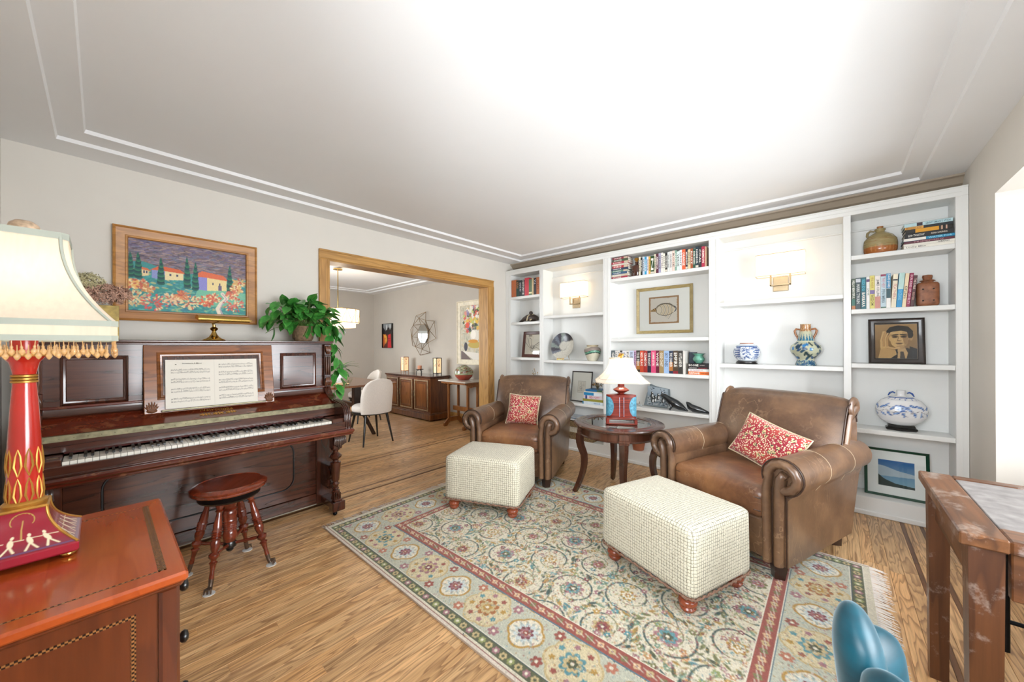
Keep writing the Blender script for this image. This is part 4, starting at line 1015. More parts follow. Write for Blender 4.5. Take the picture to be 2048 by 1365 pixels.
for k in range(4):
    a=RZ(R(90*k)); p0=Vector((.200,0,.012)); p1=Vector((.098,0,.425)); d=p1-p0; L=d.length
    q=d.to_track_quat('Z','Y').to_matrix().to_4x4()
    pr=[(.012,.055),(.010,.09),(.016,.125),(.020,.132),(.012,.138),(.013,.146),(.024,.158),(.025,.170),(.013,.182),(.020,.20),(.023,.225),(.019,.24),(.024,.246),(.018,.252),(.024,.258),(.018,.264),(.024,.270),(.018,.276),(.024,.282),(.019,.290),(.020,.315),(.014,.345),(.012,.375),(.019,.382),(.013,.390),(.019,.405),(.02,L)]
    lg=MB().lathe(pr,16,M=a@T(*p0)@q).build('leg',M_stool,stl,ang=45)
    m=MB(); m.tube([p0+d*(.055/L),p0+d*.06,p0+Vector((.004,0,.006))],[.012,.010,.012],10,M=a)
    for f in (-.6,0,.6): m.tube([p0+Vector((0,0,.02)),p0+Vector((.020,f*.022,.016)),p0+Vector((.024,f*.026,-.004))],[.006,.006,.003],6,M=a)
    m.build('claw_foot',M_agedbrass if k<0 else plain('iron_claw','#6a5a4e',.35,.7,var=.3),lg,ang=60)
    MB().lathe([(0,0),(.026,0),(.026,.003),(0,.003)],16,M=a@T(.208,0,0)).build('felt_pad',plain('white_felt_pad','#d8d6d2',.9),lg,ang=30)
    s0=p0+d*(.165/L); m=MB(); m.tube([s0+Vector((-.012,0,0)),s0.lerp(Vector((0,0,.15)),.25),s0.lerp(Vector((0,0,.15)),.5),s0.lerp(Vector((0,0,.15)),.9)],[.008,.010,.008,.009],8,M=a); m.build('stretcher',M_stool,stl,ang=60)

# ---------------- chest with inlay in the left foreground
cb=(-.12,1.41,0); chest=empty('inlaid_chest',cb,0,'cherry wood chest with dotted inlay border in the left foreground','chest'); cp_=PP(chest,cb)
cp_('top',MB().box(-.362,.131,1.107,1.716,.738,.76,.005),M_cherry); cp_('top_moulding',MB().box(-.358,.124,1.116,1.707,.726,.739,.005),M_cherryd)
cp_('carcass',MB().box(-.355,.085,1.138,1.685,.06,.727,.002),M_cherryd)
for y_ in (1.125,1.665): cp_('corner_post',MB().box(.083,.118,y_,y_+.035,.0,.727,.006),M_cherryd)
for y_ in (1.125,1.665): cp_('rear_post',MB().box(-.36,-.33,y_,y_+.035,.0,.727,.006),M_cherryd)
Mchk=N('dotted_inlay'); v_=Mchk.vec((1,1,1)); ck_=Mchk.new('ShaderNodeTexChecker'); Mchk.l(v_,ck_.inputs[0]); ck_.inputs['Scale'].default_value=220; ck_.inputs[1].default_value=(*lin('#2a1810'),1); ck_.inputs[2].default_value=(*lin('#946236'),1); Mchk.set('Base Color',ck_.outputs[0]); Mchk.set('Roughness',.25); Mchk=Mchk.m
for (a,b,c,d) in ((-.335,.098,1.150,1.1545),(-.335,.098,1.652,1.6565),(.0935,.098,1.150,1.6565),(.084,.0885,1.150,1.6565)): cp_('top_inlay',MB().box(a,b,c,d,.7599,.7605),Mchk)
cp_('top_inlay_band',MB().box(.0885,.0935,1.1545,1.652,.7599,.7603),M_walnut_strip)
for (a,b,c,d) in ((-.31,.048,.683,.690),(.040,.048,.13,.683),(-.31,.048,.13,.137),(-.318,-.31,.13,.69)): cp_('side_inlay',MB().box(a,b,1.1365,1.139,c,d),Mchk)
for k in range(4):
    z=.618-k*.128 if k<5 else 0
    dr=MB().box(.080,.112,1.165,1.660,z,z+.102,.003).build('drawer',M_cherryd,chest,(-cb[0],-cb[1],0))
    for y_ in (1.215,1.61): MB().lathe([(.006,0),(.005,.012),(.013,.018),(.015,.024),(.011,.030),(0,.032)],16,M=T(.112,y_,z+.06)@RY(R(90))).build('knob',M_blk,dr,ang=60)

# ---------------- big red lamp on the chest
LX,LY=-.126,1.49
bl=empty('red_column_lamp',(LX,LY,.76),0,'tall red and gold column lamp with fringed cream shade on the chest','lamp')
M_redl=plain('red_lacquer_lamp','#b8261a',.18,var=.18,scale=5,coat=.7); M_redm=plain('crimson_lacquer','#8f1a2c',.22,var=.2,scale=6,coat=.6)
m=MB(); m.box(-.088,.088,-.098,.098,.012,.036,.004); m.build('plinth',M_redm,bl)
for x in (-.07,.07):
    for y_ in (-.08,.08): MB().lathe([(0,0),(.011,.002),(.014,.007),(.011,.013),(0,.014)],14,M=T(x,y_,0)).build('ball_foot',M_brass,bl,ang=60)
def flare(u): return .036+.050*(1-u)**2.2
cvb=Cv(1,1,110,'#8f1a2c'); cvb.gradv(0,.25,'#6a1838','#8f1a2c')
for k in range(11): a=R(200-k*22); cvb.arc(.50+.11*math.cos(a),.74+.06*math.sin(a),.12,a-.6,a+.5,.012,'#b39a4a',.9)
cvb.line([(.5,.30),(.49,.5),(.51,.72)],.022,'#b89a55')
for i,x in enumerate((.14,.38,.60,.80)):
    cvb.ell(x,.36,.025,.035,'#e3d6b5'); cvb.ell(x,.25,.035,.08,'#e3d6b5',.2); cvb.line([(x,.2),(x-.05,.06)],.025,'#e3d6b5'); cvb.line([(x,.2),(x+.06,.07)],.025,'#e3d6b5'); cvb.line([(x,.29),(x+.15,.28)],.015,'#e3d6b5')
cvb.line([(0.02,0.03),(.98,0.03)],.02,'#4a3a78',.7)
for s in range(4):
    A=RZ(R(90*s))
    hx,hy=(1.0,98/88) if s%2==0 else (98/88,1.0)
    def fm(X,Y):
        u=Y; h=.036+.050*(1-u)**2.2; return ((X-.5)*2*h*(1 if s%2==0 else 98/88), -(h*(98/88 if s%2==0 else 1)), .036+u*.086)
    o=obj('painted_face' ,cvb.mesh('painted_face',V_gloss,fm),None,bl); o.matrix_local=A
for sx in(-1,1):
    for sy in (-1,1): m=MB(); m.tube([(sx*flare(u/10),sy*flare(u/10)*98/88,.036+u/10*.086) for u in range(11)],.0028,6); m.build('gold_edge',M_gold,bl,ang=60)
MB().box(-.039,.039,-.043,.043,.120,.127,.003).build('gold_plate',M_gold,bl)
MB().lathe([(0,.126),(.034,.127),(.036,.133),(.030,.139),(0,.140)],28).build('base_ring',M_gold,bl,ang=50)
MB().lathe([(.0275,.139),(.0275,.20),(.026,.28),(.0225,.36),(.0185,.425),(.0185,.43)],28,cap=False).build('column',M_redl,bl,ang=60)
for z in (.428,.435,.442): MB().lathe([(.016,z-.004),(.0215,z-.002),(.0215,z+.002),(.016,z+.004)],28,cap=False).build('gold_ring',M_gold,bl,ang=60)
MB().lathe([(.0185,.446),(.0195,.455),(.024,.475),(.033,.487),(.037,.490)],28).build('capital',M_redl,bl,ang=60)
MB().lathe([(0,.490),(.040,.490),(.041,.494),(.037,.497),(0,.498)],28).build('capital_rim',M_gold,bl,ang=60)
MB().lathe([(.022,.497),(.022,.60),(.010,.60),(.010,.77),(0,.77)],20).build('neck',M_redl,bl,ang=40)
m=MB()
for k in range(10):
    a=2*PI*k/10; A=RZ(a)
    for (z,h,r_) in ((.235,.035,.0272),(.165,.035,.028)):
        m.tube([(r_,0,z-h),(r_+.0004,.006,z-h*.3),(r_-.0006,.004,z+h*.4),(r_-.001,0,z+h*.9)],[.001,.0022,.0018,.0006],5,M=A); m.tube([(r_,0,z-h),(r_+.0004,-.006,z-h*.3),(r_-.0006,-.004,z+h*.4),(r_-.001,0,z+h*.9)],[.001,.0022,.0018,.0006],5,M=A)
m.build('gilt_drops',M_gold,bl,ang=60,kind='stuff')
def shp(u,v,off=0):
    # rectangular bell, u up 0..1
    hx=.071+.080*(1-u)**2.1+off; hy=.076+.084*(1-u)**2.1+off; c=.012
    pts=[(hx,-hy+c),(hx,hy-c),(hx-c,hy),(-hx+c,hy),(-hx,hy-c),(-hx,-hy+c),(-hx+c,-hy),(hx-c,-hy)]
    q=v*8; i=int(q)%8; f=q-int(q); a=pts[i]; b=pts[(i+1)%8]; return (a[0]*(1-f)+b[0]*f,a[1]*(1-f)+b[1]*f,.575+.206*u)
M_shade2=shade_mat('cream_silk_shade','#e6dece','#ffe9cc',.12); M_bind=plain('sage_grey_binding','#a9aea2',.8,var=.05)
m=MB(); m.surf(shp,16,32,cv=True,flip=True); m.build('lamp_shade',M_shade2,bl,ang=45)
def band(z0,z1,off,u,name,mat,pleat=0):
    m=MB()
    def f(a,v):
        p=shp(u,v,off); k=1+(.006*(1 if int(v*160)%2 else 0) if pleat else 0); return (p[0]*k,p[1]*k,z0+(z1-z0)*a)
    m.surf(f,1,160 if pleat else 32,cv=True,flip=True); m.build(name,mat,bl,ang=30)
band(.535,.566,.001,0,'pleated_band',M_shade2,1); band(.562,.576,.003,0,'band_upper_binding',M_bind); band(.527,.540,.003,0,'band_lower_binding',M_bind); band(.776,.792,.002,1,'top_binding',M_bind)
for k in (1,2,3,4,5,6,7,0):
    if k in (1,3,5,7):
        m=MB(); m.tube([shp(u/12,k/8,.001) for u in range(13)],.0035,5); m.build('panel_binding',M_bind,bl,ang=60)
Mbead=N('amber_glass_bead'); Mbead.set('Base Color',(.95,.62,.28)); Mbead.set('Roughness',.08); Mbead.set('Transmission Weight',.55); Mbead.set('Coat Weight',.5); Mbead=Mbead.m
bm_=MB().lathe([(0,0),(.003,.003),(.0052,.008),(.0046,.012),(.0018,.016),(.0026,.019),(.001,.023),(.0007,.034)],7).mesh('bead',Mbead,ang=50)
G=random.Random(8)
for k in range(152):
    s_=k//38; f_=(k%38+.5)/38; v=((2*s_)+f_)/8 if True else 0; p=shp(0,v,-.002); o=obj('bead',bm_,None,bl,(p[0],p[1],.495-.009*(k%2)-G.uniform(0,.004)),(G.uniform(-.1,.1),G.uniform(-.1,.1),G.random()*6))
MB().lathe([(0,.825),(.012,.823),(.020,.815),(.023,.803),(.018,.793),(.006,.788),(.004,.775)],16,M=Matrix.Diagonal((1.15,1,1,1))).build('finial',plain('shell_finial','#b39a80',.4,var=.5,scale=70,bump=.5,bscale=90),bl,ang=60)
point('bulb_red_lamp',(LX,LY,.76+.65),1.0,(1,.85,.64),.03)

# ---------------- things on the piano
hb=empty('hydrangea_planter',(-.03,3.26,1.3146),0,'bronze box of dried hydrangeas on the left end of the piano','planter')
m=MB(); 
for (a,b,c,d) in ((-.1,.1,-.05,-.045),(-.1,.1,.045,.05),(-.1,-.095,-.045,.045),(.095,.1,-.045,.045)): m.box(a,b,c,d,0,.205,.001)
m.box(-.1,.1,-.05,.05,0,.01); m.box(-.09,.09,-.04,.04,.01,.17); m.build('box',plain('bronze_gold_metal','#7d6a3a',.4,.7,var=.35,scale=30),hb)
def hyd(c,r,colr,n,seed):
    G=random.Random(seed); m=MB()
    for k in range(n):
        a=G.random()*6.28; z=G.uniform(-.5,1); q=math.sqrt(1-z*z) if abs(z)<1 else 0; rr=r*G.uniform(.82,1.08); p=Vector((q*math.cos(a),q*math.sin(a),z))*rr
        A=T(*(Vector(c)+p))@(p.to_track_quat('Z','Y').to_matrix().to_4x4())@RX(G.uniform(-.9,.9))@RY(G.uniform(-.9,.9)); s=G.uniform(.006,.010)
        for j in range(3): B=A@RZ(j*2.1+G.random()); m.add([(0,0,0),(s*.9,s*.55,s*.3),(s*1.5,0,s*.1),(s*.9,-s*.55,s*.35)],[(0,1,2,3)],B)
    m.build('flower_head',colr,hb,ang=0)
Mh1=plain('dried_pink_brown_petals','#c09a86',.85,var=.45,scale=60); Mh2=plain('dried_green_petals','#c4bc94',.85,var=.35,scale=60)
hyd((.045,-.01,.26),.072,Mh1,420,1); hyd((.10,-.015,.275),.050,Mh1,220,2); hyd((-.02,.0,.33),.060,Mh2,300,3); hyd((-.06,-.01,.27),.07,Mh1,300,4)
bp=empty('brass_piano_lamp',(.522,3.25,1.3146),R(8),'polished brass piano lamp with a long shade on the piano lid','lamp')
MB().lathe([(0,0),(.062,0),(.064,.004),(.060,.010),(.050,.014),(.030,.026),(.018,.045),(.012,.060),(.011,.068),(.020,.076),(.023,.086),(.016,.094),(.010,.098),(.010,.112),(0,.113)],32).build('base',M_brass,bp,ang=50)
m=MB(); m.tube([(0,0,.10),(.0,.03,.12),(.03,.02,.135),(.05,0,.145)],.005,8); m.build('arm',M_brass,bp,ang=60)
m=MB(); m.surf(lambda u,v:(-.095+.30*v,.035*math.cos(R(10)+R(200)*u),.150+.028*math.sin(R(10)+R(200)*u)),16,1); m.surf(lambda u,v:(-.095+.30*v,.033*math.cos(R(10)+R(200)*u),.150+.026*math.sin(R(10)+R(200)*u)),16,1,flip=True)
for x in (-.095,.205): m.add([(x,.035*math.cos(R(10)+R(200)*k/16),.150+.028*math.sin(R(10)+R(200)*k/16)) for k in range(17)],[tuple(range(17))])
m.build('shade',M_brass,bp,ang=40)
MB().lathe([(.004,-.01),(.004,.02),(.006,.024),(0,.026)],8,M=T(.205,0,.150)@RY(R(90))).build('switch',M_brass,bp,ang=50)
# pothos
pt=empty('potted_pothos',(1.10,3.27,1.3146),0,'trailing green pothos in a woven pot on the right end of the piano','plant')
MB().lathe([(0,0),(.060,0),(.075,.03),(.080,.09),(.078,.125),(.070,.125),(.068,.10),(0,.10)],24).build('pot',M_pot,pt,ang=50)
def leafmesh(s):
    m=MB(); n=8; vs=[];fs=[]
    for i in range(n+1):
        t=i/n; w=.36*s*(math.sin(PI*min(1,t**.72))**.8)*(1-.15*t); 
        if i==0: w=.08*s
        dz=-.22*s*t*t+.02*s
        yb=t*s-(.08*s if i==0 else 0)
        vs+=[(-w,yb-(.10*s if i<=1 else 0),dz+.09*s*(w/(.36*s))),(0,yb,dz),(w,yb-(.10*s if i<=1 else 0),dz+.09*s*(w/(.36*s)))]
    for i in range(n): b=i*3; fs+=[(b,b+1,b+4,b+3),(b+1,b+2,b+5,b+4)]
    m.add(vs,fs); return m.mesh('leaf',M_leaf,ang=80)
LM=[leafmesh(.105),leafmesh(.088),leafmesh(.072)]
G=random.Random(21); stems=MB()
def leaf_at(p,dirv,k,droop):
    y=Vector(dirv).normalized(); x=y.cross(Vector((0,0,1))); x=x.normalized() if x.length>.05 else Vector((1,0,0)); z=x.cross(y).normalized()
    Mx=Matrix((x,y,z)).transposed().to_4x4(); o=obj('leaf',LM[k],None,pt); o.matrix_local=T(*p)@Mx@RY(G.uniform(-.5,.5))@RX(droop)
for k in range(130):
    a=G.random()*6.28; el=G.uniform(.1,1.45); r=G.uniform(.08,.24); d=Vector((math.cos(a)*math.cos(el)*1.15,math.sin(a)*math.cos(el)*.62-.1,math.sin(el)))
    b=Vector((.02*math.cos(a),.02*math.sin(a),.10)); e=b+d*r+Vector((0,0,.02))
    if e.y>.13: e.y=.13-G.random()*.05
    stems.tube([b,b.lerp(e,.5)+Vector((0,0,.02)),e],.0018,5); leaf_at(e,(d.x*.8+.3*G.uniform(-1,1),d.y-.55,G.uniform(-1.1,.7)),k%3,G.uniform(-.2,.3))
def vine(P,n,seed):
    G2=random.Random(seed); P=[Vector(p) for p in P]; stems.tube(P,.002,5)
    for k in range(n):
        t=(k+.5)/n*(len(P)-1); i=int(t); p=P[i].lerp(P[i+1],t-i); a=G2.uniform(-1,1)
        e=p+Vector((a*.04,-.03-.02*G2.random(),.015)); stems.tube([p,e],.0014,4); leaf_at(e,(a,-.55+.3*G2.random(),-.5-.5*G2.random()),k%3,G2.uniform(-.5,.3))
vine([(0,-.02,.11),(-.12,-.05,.13),(-.22,-.06,.10),(-.28,-.06,.06)],4,1)
vine([(.02,-.02,.11),(.12,-.05,.12),(.19,-.07,.02),(.205,-.08,-.14),(.22,-.09,-.30),(.21,-.09,-.44),(.19,-.10,-.50)],20,2)
vine([(.02,0,.11),(.12,0,.14),(.20,-.01,.06),(.235,-.02,-.08),(.25,-.03,-.24),(.235,-.04,-.36)],17,3)
vine([(.02,-.02,.11),(.10,-.10,.10),(.15,-.15,.10),(.22,-.05,.10),(.27,-.02,.04)],9,4)
vine([(0,0,.11),(.12,.02,.20),(.20,.0,.17),(.26,-.02,.10)],8,5)
stems.build('stem',M_stem,pt,ang=60,kind='stuff')

# ---------------- framed picture helper
def picture(name,w,h,fw,fd,mat,cv,vmat,Mw,label,cat='picture',prof=None,glass_=True,mats=None,group=None):
    """Mw maps local xy plane (z toward viewer) to the world"""
    t=empty(name); t.matrix_world=Mw; tag(t,label,cat,group)
    prof=prof or [(0,0),(0,fd*.8),(fw*.2,fd),(fw*.5,fd*.75),(fw*.8,fd*.6),(fw,fd*.35),(fw,0)]
    m=MB(); m.frame(w,h,prof); m.build('frame',mat,t,ang=25)
    MB().box(-w/2+.003,w/2-.003,-h/2+.003,h/2-.003,0,.003).build('backing',mats or M_mat,t)
    o=obj('print',cv.mesh('print',vmat,lambda X,Y:(X-cv.w/2,Y-cv.h/2,np.full_like(X,.0042))),None,t)
    if glass_: MB().box(-w/2+fw-.002,w/2-fw+.002,-h/2+fw-.002,h/2-fw+.002,fd*.38,fd*.38+.001).build('glass',M_glass,t)
    return t
def paint_village():
    c=Cv(.655,.495,400,'#4a4560'); G=random.Random(9)
    c.gradv(.28,.495,'#8a7680','#6a6080')
    for k in range(1100): x=G.uniform(-.02,.655);y=G.uniform(.28,.495); c.line([(x,y),(x+G.uniform(.012,.045),y+G.uniform(-.010,.016))],.007,G.choice(['#7a6a72','#8e7468','#7f7a98','#b59c8c','#5e5660','#6f7d8e','#866a5a','#9a8f94','#3f3c4c']),.55)
    c.poly([(0,.33),(.08,.34),(.2,.30),(.3,.29),(.655,.28),(.655,0),(0,0)],'#3f8f8f')
    for k in range(900): x=G.uniform(0,.655);y=G.uniform(0,.29); c.ell(x,y,G.uniform(.006,.018),G.uniform(.003,.007),G.choice(['#2c7f86','#49a79c','#7cbf9a','#2a5f86','#c8c27a','#3a9a86','#5aa8b8']),G.uniform(-.5,.5),.6)
    c.poly([(.36,.20),(.655,.18),(.655,.10),(.42,.06),(.34,.12)],'#7cc2a2',.85)
    # houses
    def house(x,y,w,h,rh,wc,sc,rc_):
        c.poly([(x,y),(x+w*.4,y-.006),(x+w*.4,y+h),(x,y+h)],sc); c.poly([(x+w*.4,y-.006),(x+w,y+.004),(x+w,y+h*.9),(x+w*.4,y+h)],wc)
        c.poly([(x-.01,y+h),(x+w*.25,y+h+rh),(x+w*.9,y+h+rh*.6),(x+w+.012,y+h*.88),(x+w*.4,y+h)],rc_)
        for k in range(2): c.rect(x+w*(.55+.22*k),x+w*(.55+.22*k)+.008,y+h*.45,y+h*.45+.016,'#4a4a6a')
    house(.12,.235,.16,.055,.034,'#ecd9a8','#8d97c9','#d8673e'); house(.335,.185,.19,.09,.045,'#ead59a','#8f8ed0','#dd6f4a'); house(.045,.245,.06,.04,.02,'#e6d0a0','#9aa0c0','#d0704a')
    c.rect(.475,.495,.188,.225,'#6a5f80')
    for x,y,h in ((.018,.24,.14),(.055,.235,.15),(.165,.205,.16),(.300,.195,.20),(.345,.185,.18),(.545,.185,.19)):
        for k in range(16): t=k/15; c.ell(x+G.uniform(-.002,.002),y+h*t,.016*(1-t**2)+.004,.014,['#1d5a52','#17424a','#2f7a5a'][k%3],0,.95)
    c.line([(.50,.165),(.525,.13),(.49,.09),(.47,.05),(.485,0)],.022,'#e9dcc6'); c.line([(.50,.165),(.525,.13),(.50,.09),(.485,.05),(.505,0)],.006,'#c2a8b8')
    for (x,y,col_,r) in ((.04,.09,'#d9c08a',.045),(.13,.07,'#e0605a',.05),(.22,.10,'#e8c49a',.04),(.31,.085,'#e9cf9a',.045),(.27,.13,'#d98a5a',.03),(.40,.10,'#e06a4a',.035),(.57,.085,'#e5786a',.05),(.59,.21,'#e0b070',.03),(.06,.19,'#d97a55',.03),(.02,.18,'#e8b86a',.03),(.56,.16,'#d8705a',.03),(.60,.26,'#d9b070',.03),(.10,.16,'#c98a50',.025),(.45,.13,'#dd6a50',.03)):
        for k in range(70): a=G.random()*6.28;d=r*1.35*G.random()**.6; c.ell(x+d*math.cos(a),y+d*math.sin(a)*.8,.009,.005,G.choice([col_,col_,'#f0dca8','#c25a4a']),a,.85)
    c.rough(.05); return c
M_pframe=wood('carved_wood_gilt_frame','#6a3a18','#b0753a','#cb9450','x',2,.4,rings=5,line=.4)
picture('landscape_painting',.775,.615,.08,.035,M_pframe,paint_village(),V_canvas,T(.4345,3.469,1.755)@XZf,'framed painting of orange-roofed houses and cypress trees above the piano','painting',prof=[(0,0),(0,.03),(.008,.034),(.014,.028),(.022,.026),(.055,.018),(.058,.022),(.066,.022),(.07,.012),(.07,0)],glass_=False)

# ---------------- rustic table, metal chair, teal chair
tb=(1.843,-.66,0); tbl=empty('rustic_table',tb,0,'rustic wood table with grey stone inset top at the right edge','table'); tp=PP(tbl,tb)
tp('top_board',MB().box(1.526,2.16,-.335,-.25,.735,.77,.004),M_deskx); tp('top_board',MB().box(1.526,2.16,-1.07,-.985,.735,.77,.004),M_deskx)
tp('top_board',MB().box(2.112,2.16,-.985,-.335,.735,.77,.004),M_desk); tp('top_board',MB().box(1.526,1.622,-.985,-.335,.735,.7705,.004),M_desk)
tp('stone_inset',MB().box(1.624,2.110,-.983,-.337,.745,.768,.002),M_stone)
for x,y_,s_ in ((2.118,-.295,.028),(1.580,-.300,.031),(2.118,-1.03,.033),(1.59,-1.02,.044)):
    m=MB(); m.tube([(x,y_,0),(x,y_,.735)],[s_*1.2,s_*1.414],4,up=(1,0,0)); tp('leg',m,M_deskv,20)
tp('apron',MB().box(1.63,2.09,-.315,-.285,.605,.690,.003),M_deskx); tp('apron',MB().box(1.57,1.60,-.98,-.345,.60,.735,.003),M_desk); tp('apron',MB().box(2.10,2.13,-.99,-.33,.60,.735,.003),M_desk); tp('apron',MB().box(1.63,2.09,-1.04,-1.01,.60,.735,.003),M_deskx)
mc=empty('black_metal_chair',(2.3,-.71,0),0,'black metal chair tucked under the rustic table','chair'); mp=PP(mc,(2.3,-.71,0))
for x in (2.13,2.48):
    for y_ in (-.53,-.89): m=MB(); m.tube([(x,y_,0),(x+(.0),y_,.45)],.011,10); mp('leg',m,M_black,60)
for x in (2.13,2.48): m=MB(); m.tube([(x,-.53,.125),(x,-.89,.125)],.009,8); mp('crossbar',m,M_black,60)
mp('seat',MB().box(2.11,2.50,-.91,-.51,.45,.475,.008),M_black)
m=MB(); m.tube([(2.20,-.89,.46),(2.20,-.95,.82),(2.48,-.95,.82),(2.48,-.89,.46)],.010,8); mp('back_hoop',m,M_black,60)
def teal_chair():
    cx,cy=1.03,-.30; t=empty('teal_velvet_chair',(cx,cy,0),0,'teal velvet channel-back chair in the right foreground','chair')
    mid=R(110); NCH=4; span=R(128); Rr=.240
    for k in range(NCH):
        a0=mid-span/2+span*k/NCH; a1=a0+span/NCH; ac=(a0+a1)/2
        q=abs((ac-mid)/(span/2)); h=.775-(.22 if ac<mid else .40)*q**1.4
        def f(u,v):
            # u up, v around lobe
            u=1-(1-u)**1.8; b=v*2*PI; w=span/NCH/2*1.05; th=.040
            e=1 if u<.70 else math.sqrt(max(0,1-((u-.70)/.30)**2))
            z=.40+(h-.40)*(1-(1-u)**1.15 if False else u)
            rr=Rr+.035*u+th*math.cos(b)*e; ang=ac+w*math.sin(b)*(e*.8+.2*min(1,(1-u)*8))
            if u>=1: rr=Rr+.035
            return (rr*math.cos(ang),rr*math.sin(ang),z)
        m=MB(); m.surf(f,30,24,cv=True,flip=False); m.build('back_channel',M_teal,t,ang=80)
    MB().rbox(.235,.235,.06,.05,n=8).build('seat',M_teal,t,(0,0,.42),ang=80,weld=True)
    for a in (45,135,225,315):
        x,y_=math.cos(R(a)),math.sin(R(a)); m=MB(); m.tube([(x*.24,y_*.24,0),(x*.17,y_*.17,.37)],[.008,.014],10); m.build('leg',M_brass,t,ang=60)
teal_chair()
# ---------------- shelf contents
FX=Matrix(((0,0,-1,0),(-1,0,0,0),(0,1,0,0),(0,0,0,1)))      # local x->-Y, y->+Z, z->-X (faces the room)
FV=Matrix(((0,0,-1,0),(0,-1,0,0),(-1,0,0,0),(0,0,0,1)))     # spine lettering top to bottom
bkm={}
def cov(c):
    if c not in bkm: bkm[c]=plain('cover_'+c.strip('#'),c,.42,var=.06,scale=30)
    return bkm[c]
def book(t,h,d,c,title=None,tc='#f0ead8',bands=(),flat=False,ts=1.0,pub=None):
    """upright: spine at local x=0 facing -X, width along Y; flat: thickness along Z"""
    m=MB(); 
    if not flat:
        m.box(0,.004,-t/2,t/2,0,h,.0015); m.box(.002,d,-t/2,-t/2+.0022,0,h,.0008); m.box(.002,d,t/2-.0022,t/2,0,h,.0008)
        o=m.build('book',cov(c),ang=30); MB().box(.004,d-.004,-t/2+.0022,t/2-.0022,.003,h-.003).build('page_block',M_paper,o)
    else:
        m.box(0,.004,-h/2,h/2,0,t,.0015); m.box(.002,d,-h/2,h/2,0,.0022,.0008); m.box(.002,d,-h/2,h/2,t-.0022,t,.0008)
        o=m.build('book',cov(c),ang=30); MB().box(.004,d-.004,-h/2+.003,h/2-.003,.0022,t-.0022).build('page_block',M_paper,o)
    for (a,b,cc) in bands:
        if not flat: MB().box(-.0004,.002,-t/2+.0008,t/2-.0008,h*a,h*b).build('spine_band',cov(cc),o)
        else: MB().box(-.0004,.002,-h/2+h*(1-b),-h/2+h*(1-a),.0008,t-.0008).build('spine_band',cov(cc),o)
    if title:
        for i,(s,p0,p1,col_) in enumerate(title if isinstance(title,list) else [(title,.22,.88,tc)]):
            L=(p1-p0)*h; mid=(p0+p1)/2*h; w=t*.62*ts
            if not flat: text(s,L,w,ink(col_),o,T(-.0008,0,h-mid)@FV)
            else: text(s,L,w,ink(col_),o,T(-.0008,h/2-mid,t/2)@FX)
    return o
def row(specs,y0,z,X,labelfmt,group,total=None):
    sc_=1 if not total else total/sum(s[0] for s in specs)
    y=y0; n=0
    for s in specs:
        t=s[0]*sc_-.0006; h=s[1]; d=s[2]; lean=s[8] if len(s)>8 else 0
        o=book(t,h,d,s[3],s[4],s[5],s[6] if len(s)>6 and s[6] else (),False); yc=y-s[0]*sc_/2
        o.location=(X+(s[9] if len(s)>9 else 0),yc,z+.0003+abs(math.sin(lean))*t/2); o.rotation_euler=(lean,0,0)
        tag(o,labelfmt%s[7],'book',group); y-=s[0]*sc_
def stack(specs,yc,z,X,labelfmt,group):
    for s in specs:  # bottom to top: t,width,depth,col,title,tc,bands,desc,dy
        o=book(s[0]-.0004,s[1],s[2],s[3],s[4],s[5],s[6] or (),True); o.location=(X+G.uniform(0,.006),yc+s[8],z+.0003); tag(o,labelfmt%s[7],'book',group); z+=s[0]
G=random.Random(4)
W_='#f2efe6'; K_='#1c1b1b'
c5b=[(25,.235,.16,'#4a5a46',[('HELLO BEAUTIFUL',.06,.64,W_)],W_,((0,.12,'#b5703c'),(.12,.33,'#2f6a5c')),'green and orange spined'),
(32,.238,.17,'#34454c',[('MARK TWAIN',.2,.82,'#cfd4cf')],W_,((.86,.97,'#c9ccd2'),),'dark slate'),
(32,.238,.17,'#15626e',[('INSIDE EDGE',.07,.42,'#4fc0dc'),('BARBARA',.48,.93,W_)],W_,(),'deep teal'),
(21,.240,.16,'#ebe9e6',[('JANE',.36,.58,'#5a7a6a')],K_,((.84,.92,'#5a3a6c'),),'white with a purple mark'),
(29,.246,.16,'#d9cf6e',[('VIRGIL WANDER',.05,.38,'#b58a2c'),('WISDOM',.58,.9,'#5a4a2c')],K_,((.44,.56,'#7a6aa0'),),'yellow with a violet dot'),
(33,.242,.17,'#ece4df',[('JAMES COLLINS',.12,.64,'#2c2a2a')],K_,((0,.36,'#c98a7c'),),'white and salmon pink'),
(32,.248,.17,'#b9cfd8',[('THE HELP',.1,.4,'#c98a9a'),('PENUMBRA',.45,.85,'#5a7480')],K_,((.94,1,'#8a2c50'),(0,.04,'#3f6a5a')),'pale blue with a wine top edge'),
(26,.254,.16,'#f0ede8',[('DAVID JONES',.03,.42,W_)],W_,((.56,.99,'#1c86b8'),(.28,.55,'#1e4a52')),'white with a bright blue panel'),
(28,.243,.16,'#e9dfc6',[('FEATHERS',.3,.75,'#c98a80')],K_,((.8,.84,'#2c2a30'),),'cream with pale pink title',R(3)),
(32,.246,.16,'#1f8fc6',[('OCEANS',.5,.8,'#7fc6dc')],W_,((.52,1,'#b5d6d0'),),'sea blue fading to pale green',R(4)),
(22,.240,.16,'#ead6b0',[('KIPLING',.38,.75,'#3c3428')],K_,(),'sand coloured leaning',R(4.5)),
(21,.240,.16,'#93244e',[('OUR KIND OF CRUELTY',.05,.92,'#e6c0cc')],W_,(),'magenta leaning',R(5)),
(21,.220,.16,'#4a1f22',[('THE DARK',.1,.45,'#d9c0b0'),('RIVER',.55,.8,'#b58a7a')],W_,(),'dark maroon leaning at the bottle end',R(5))]
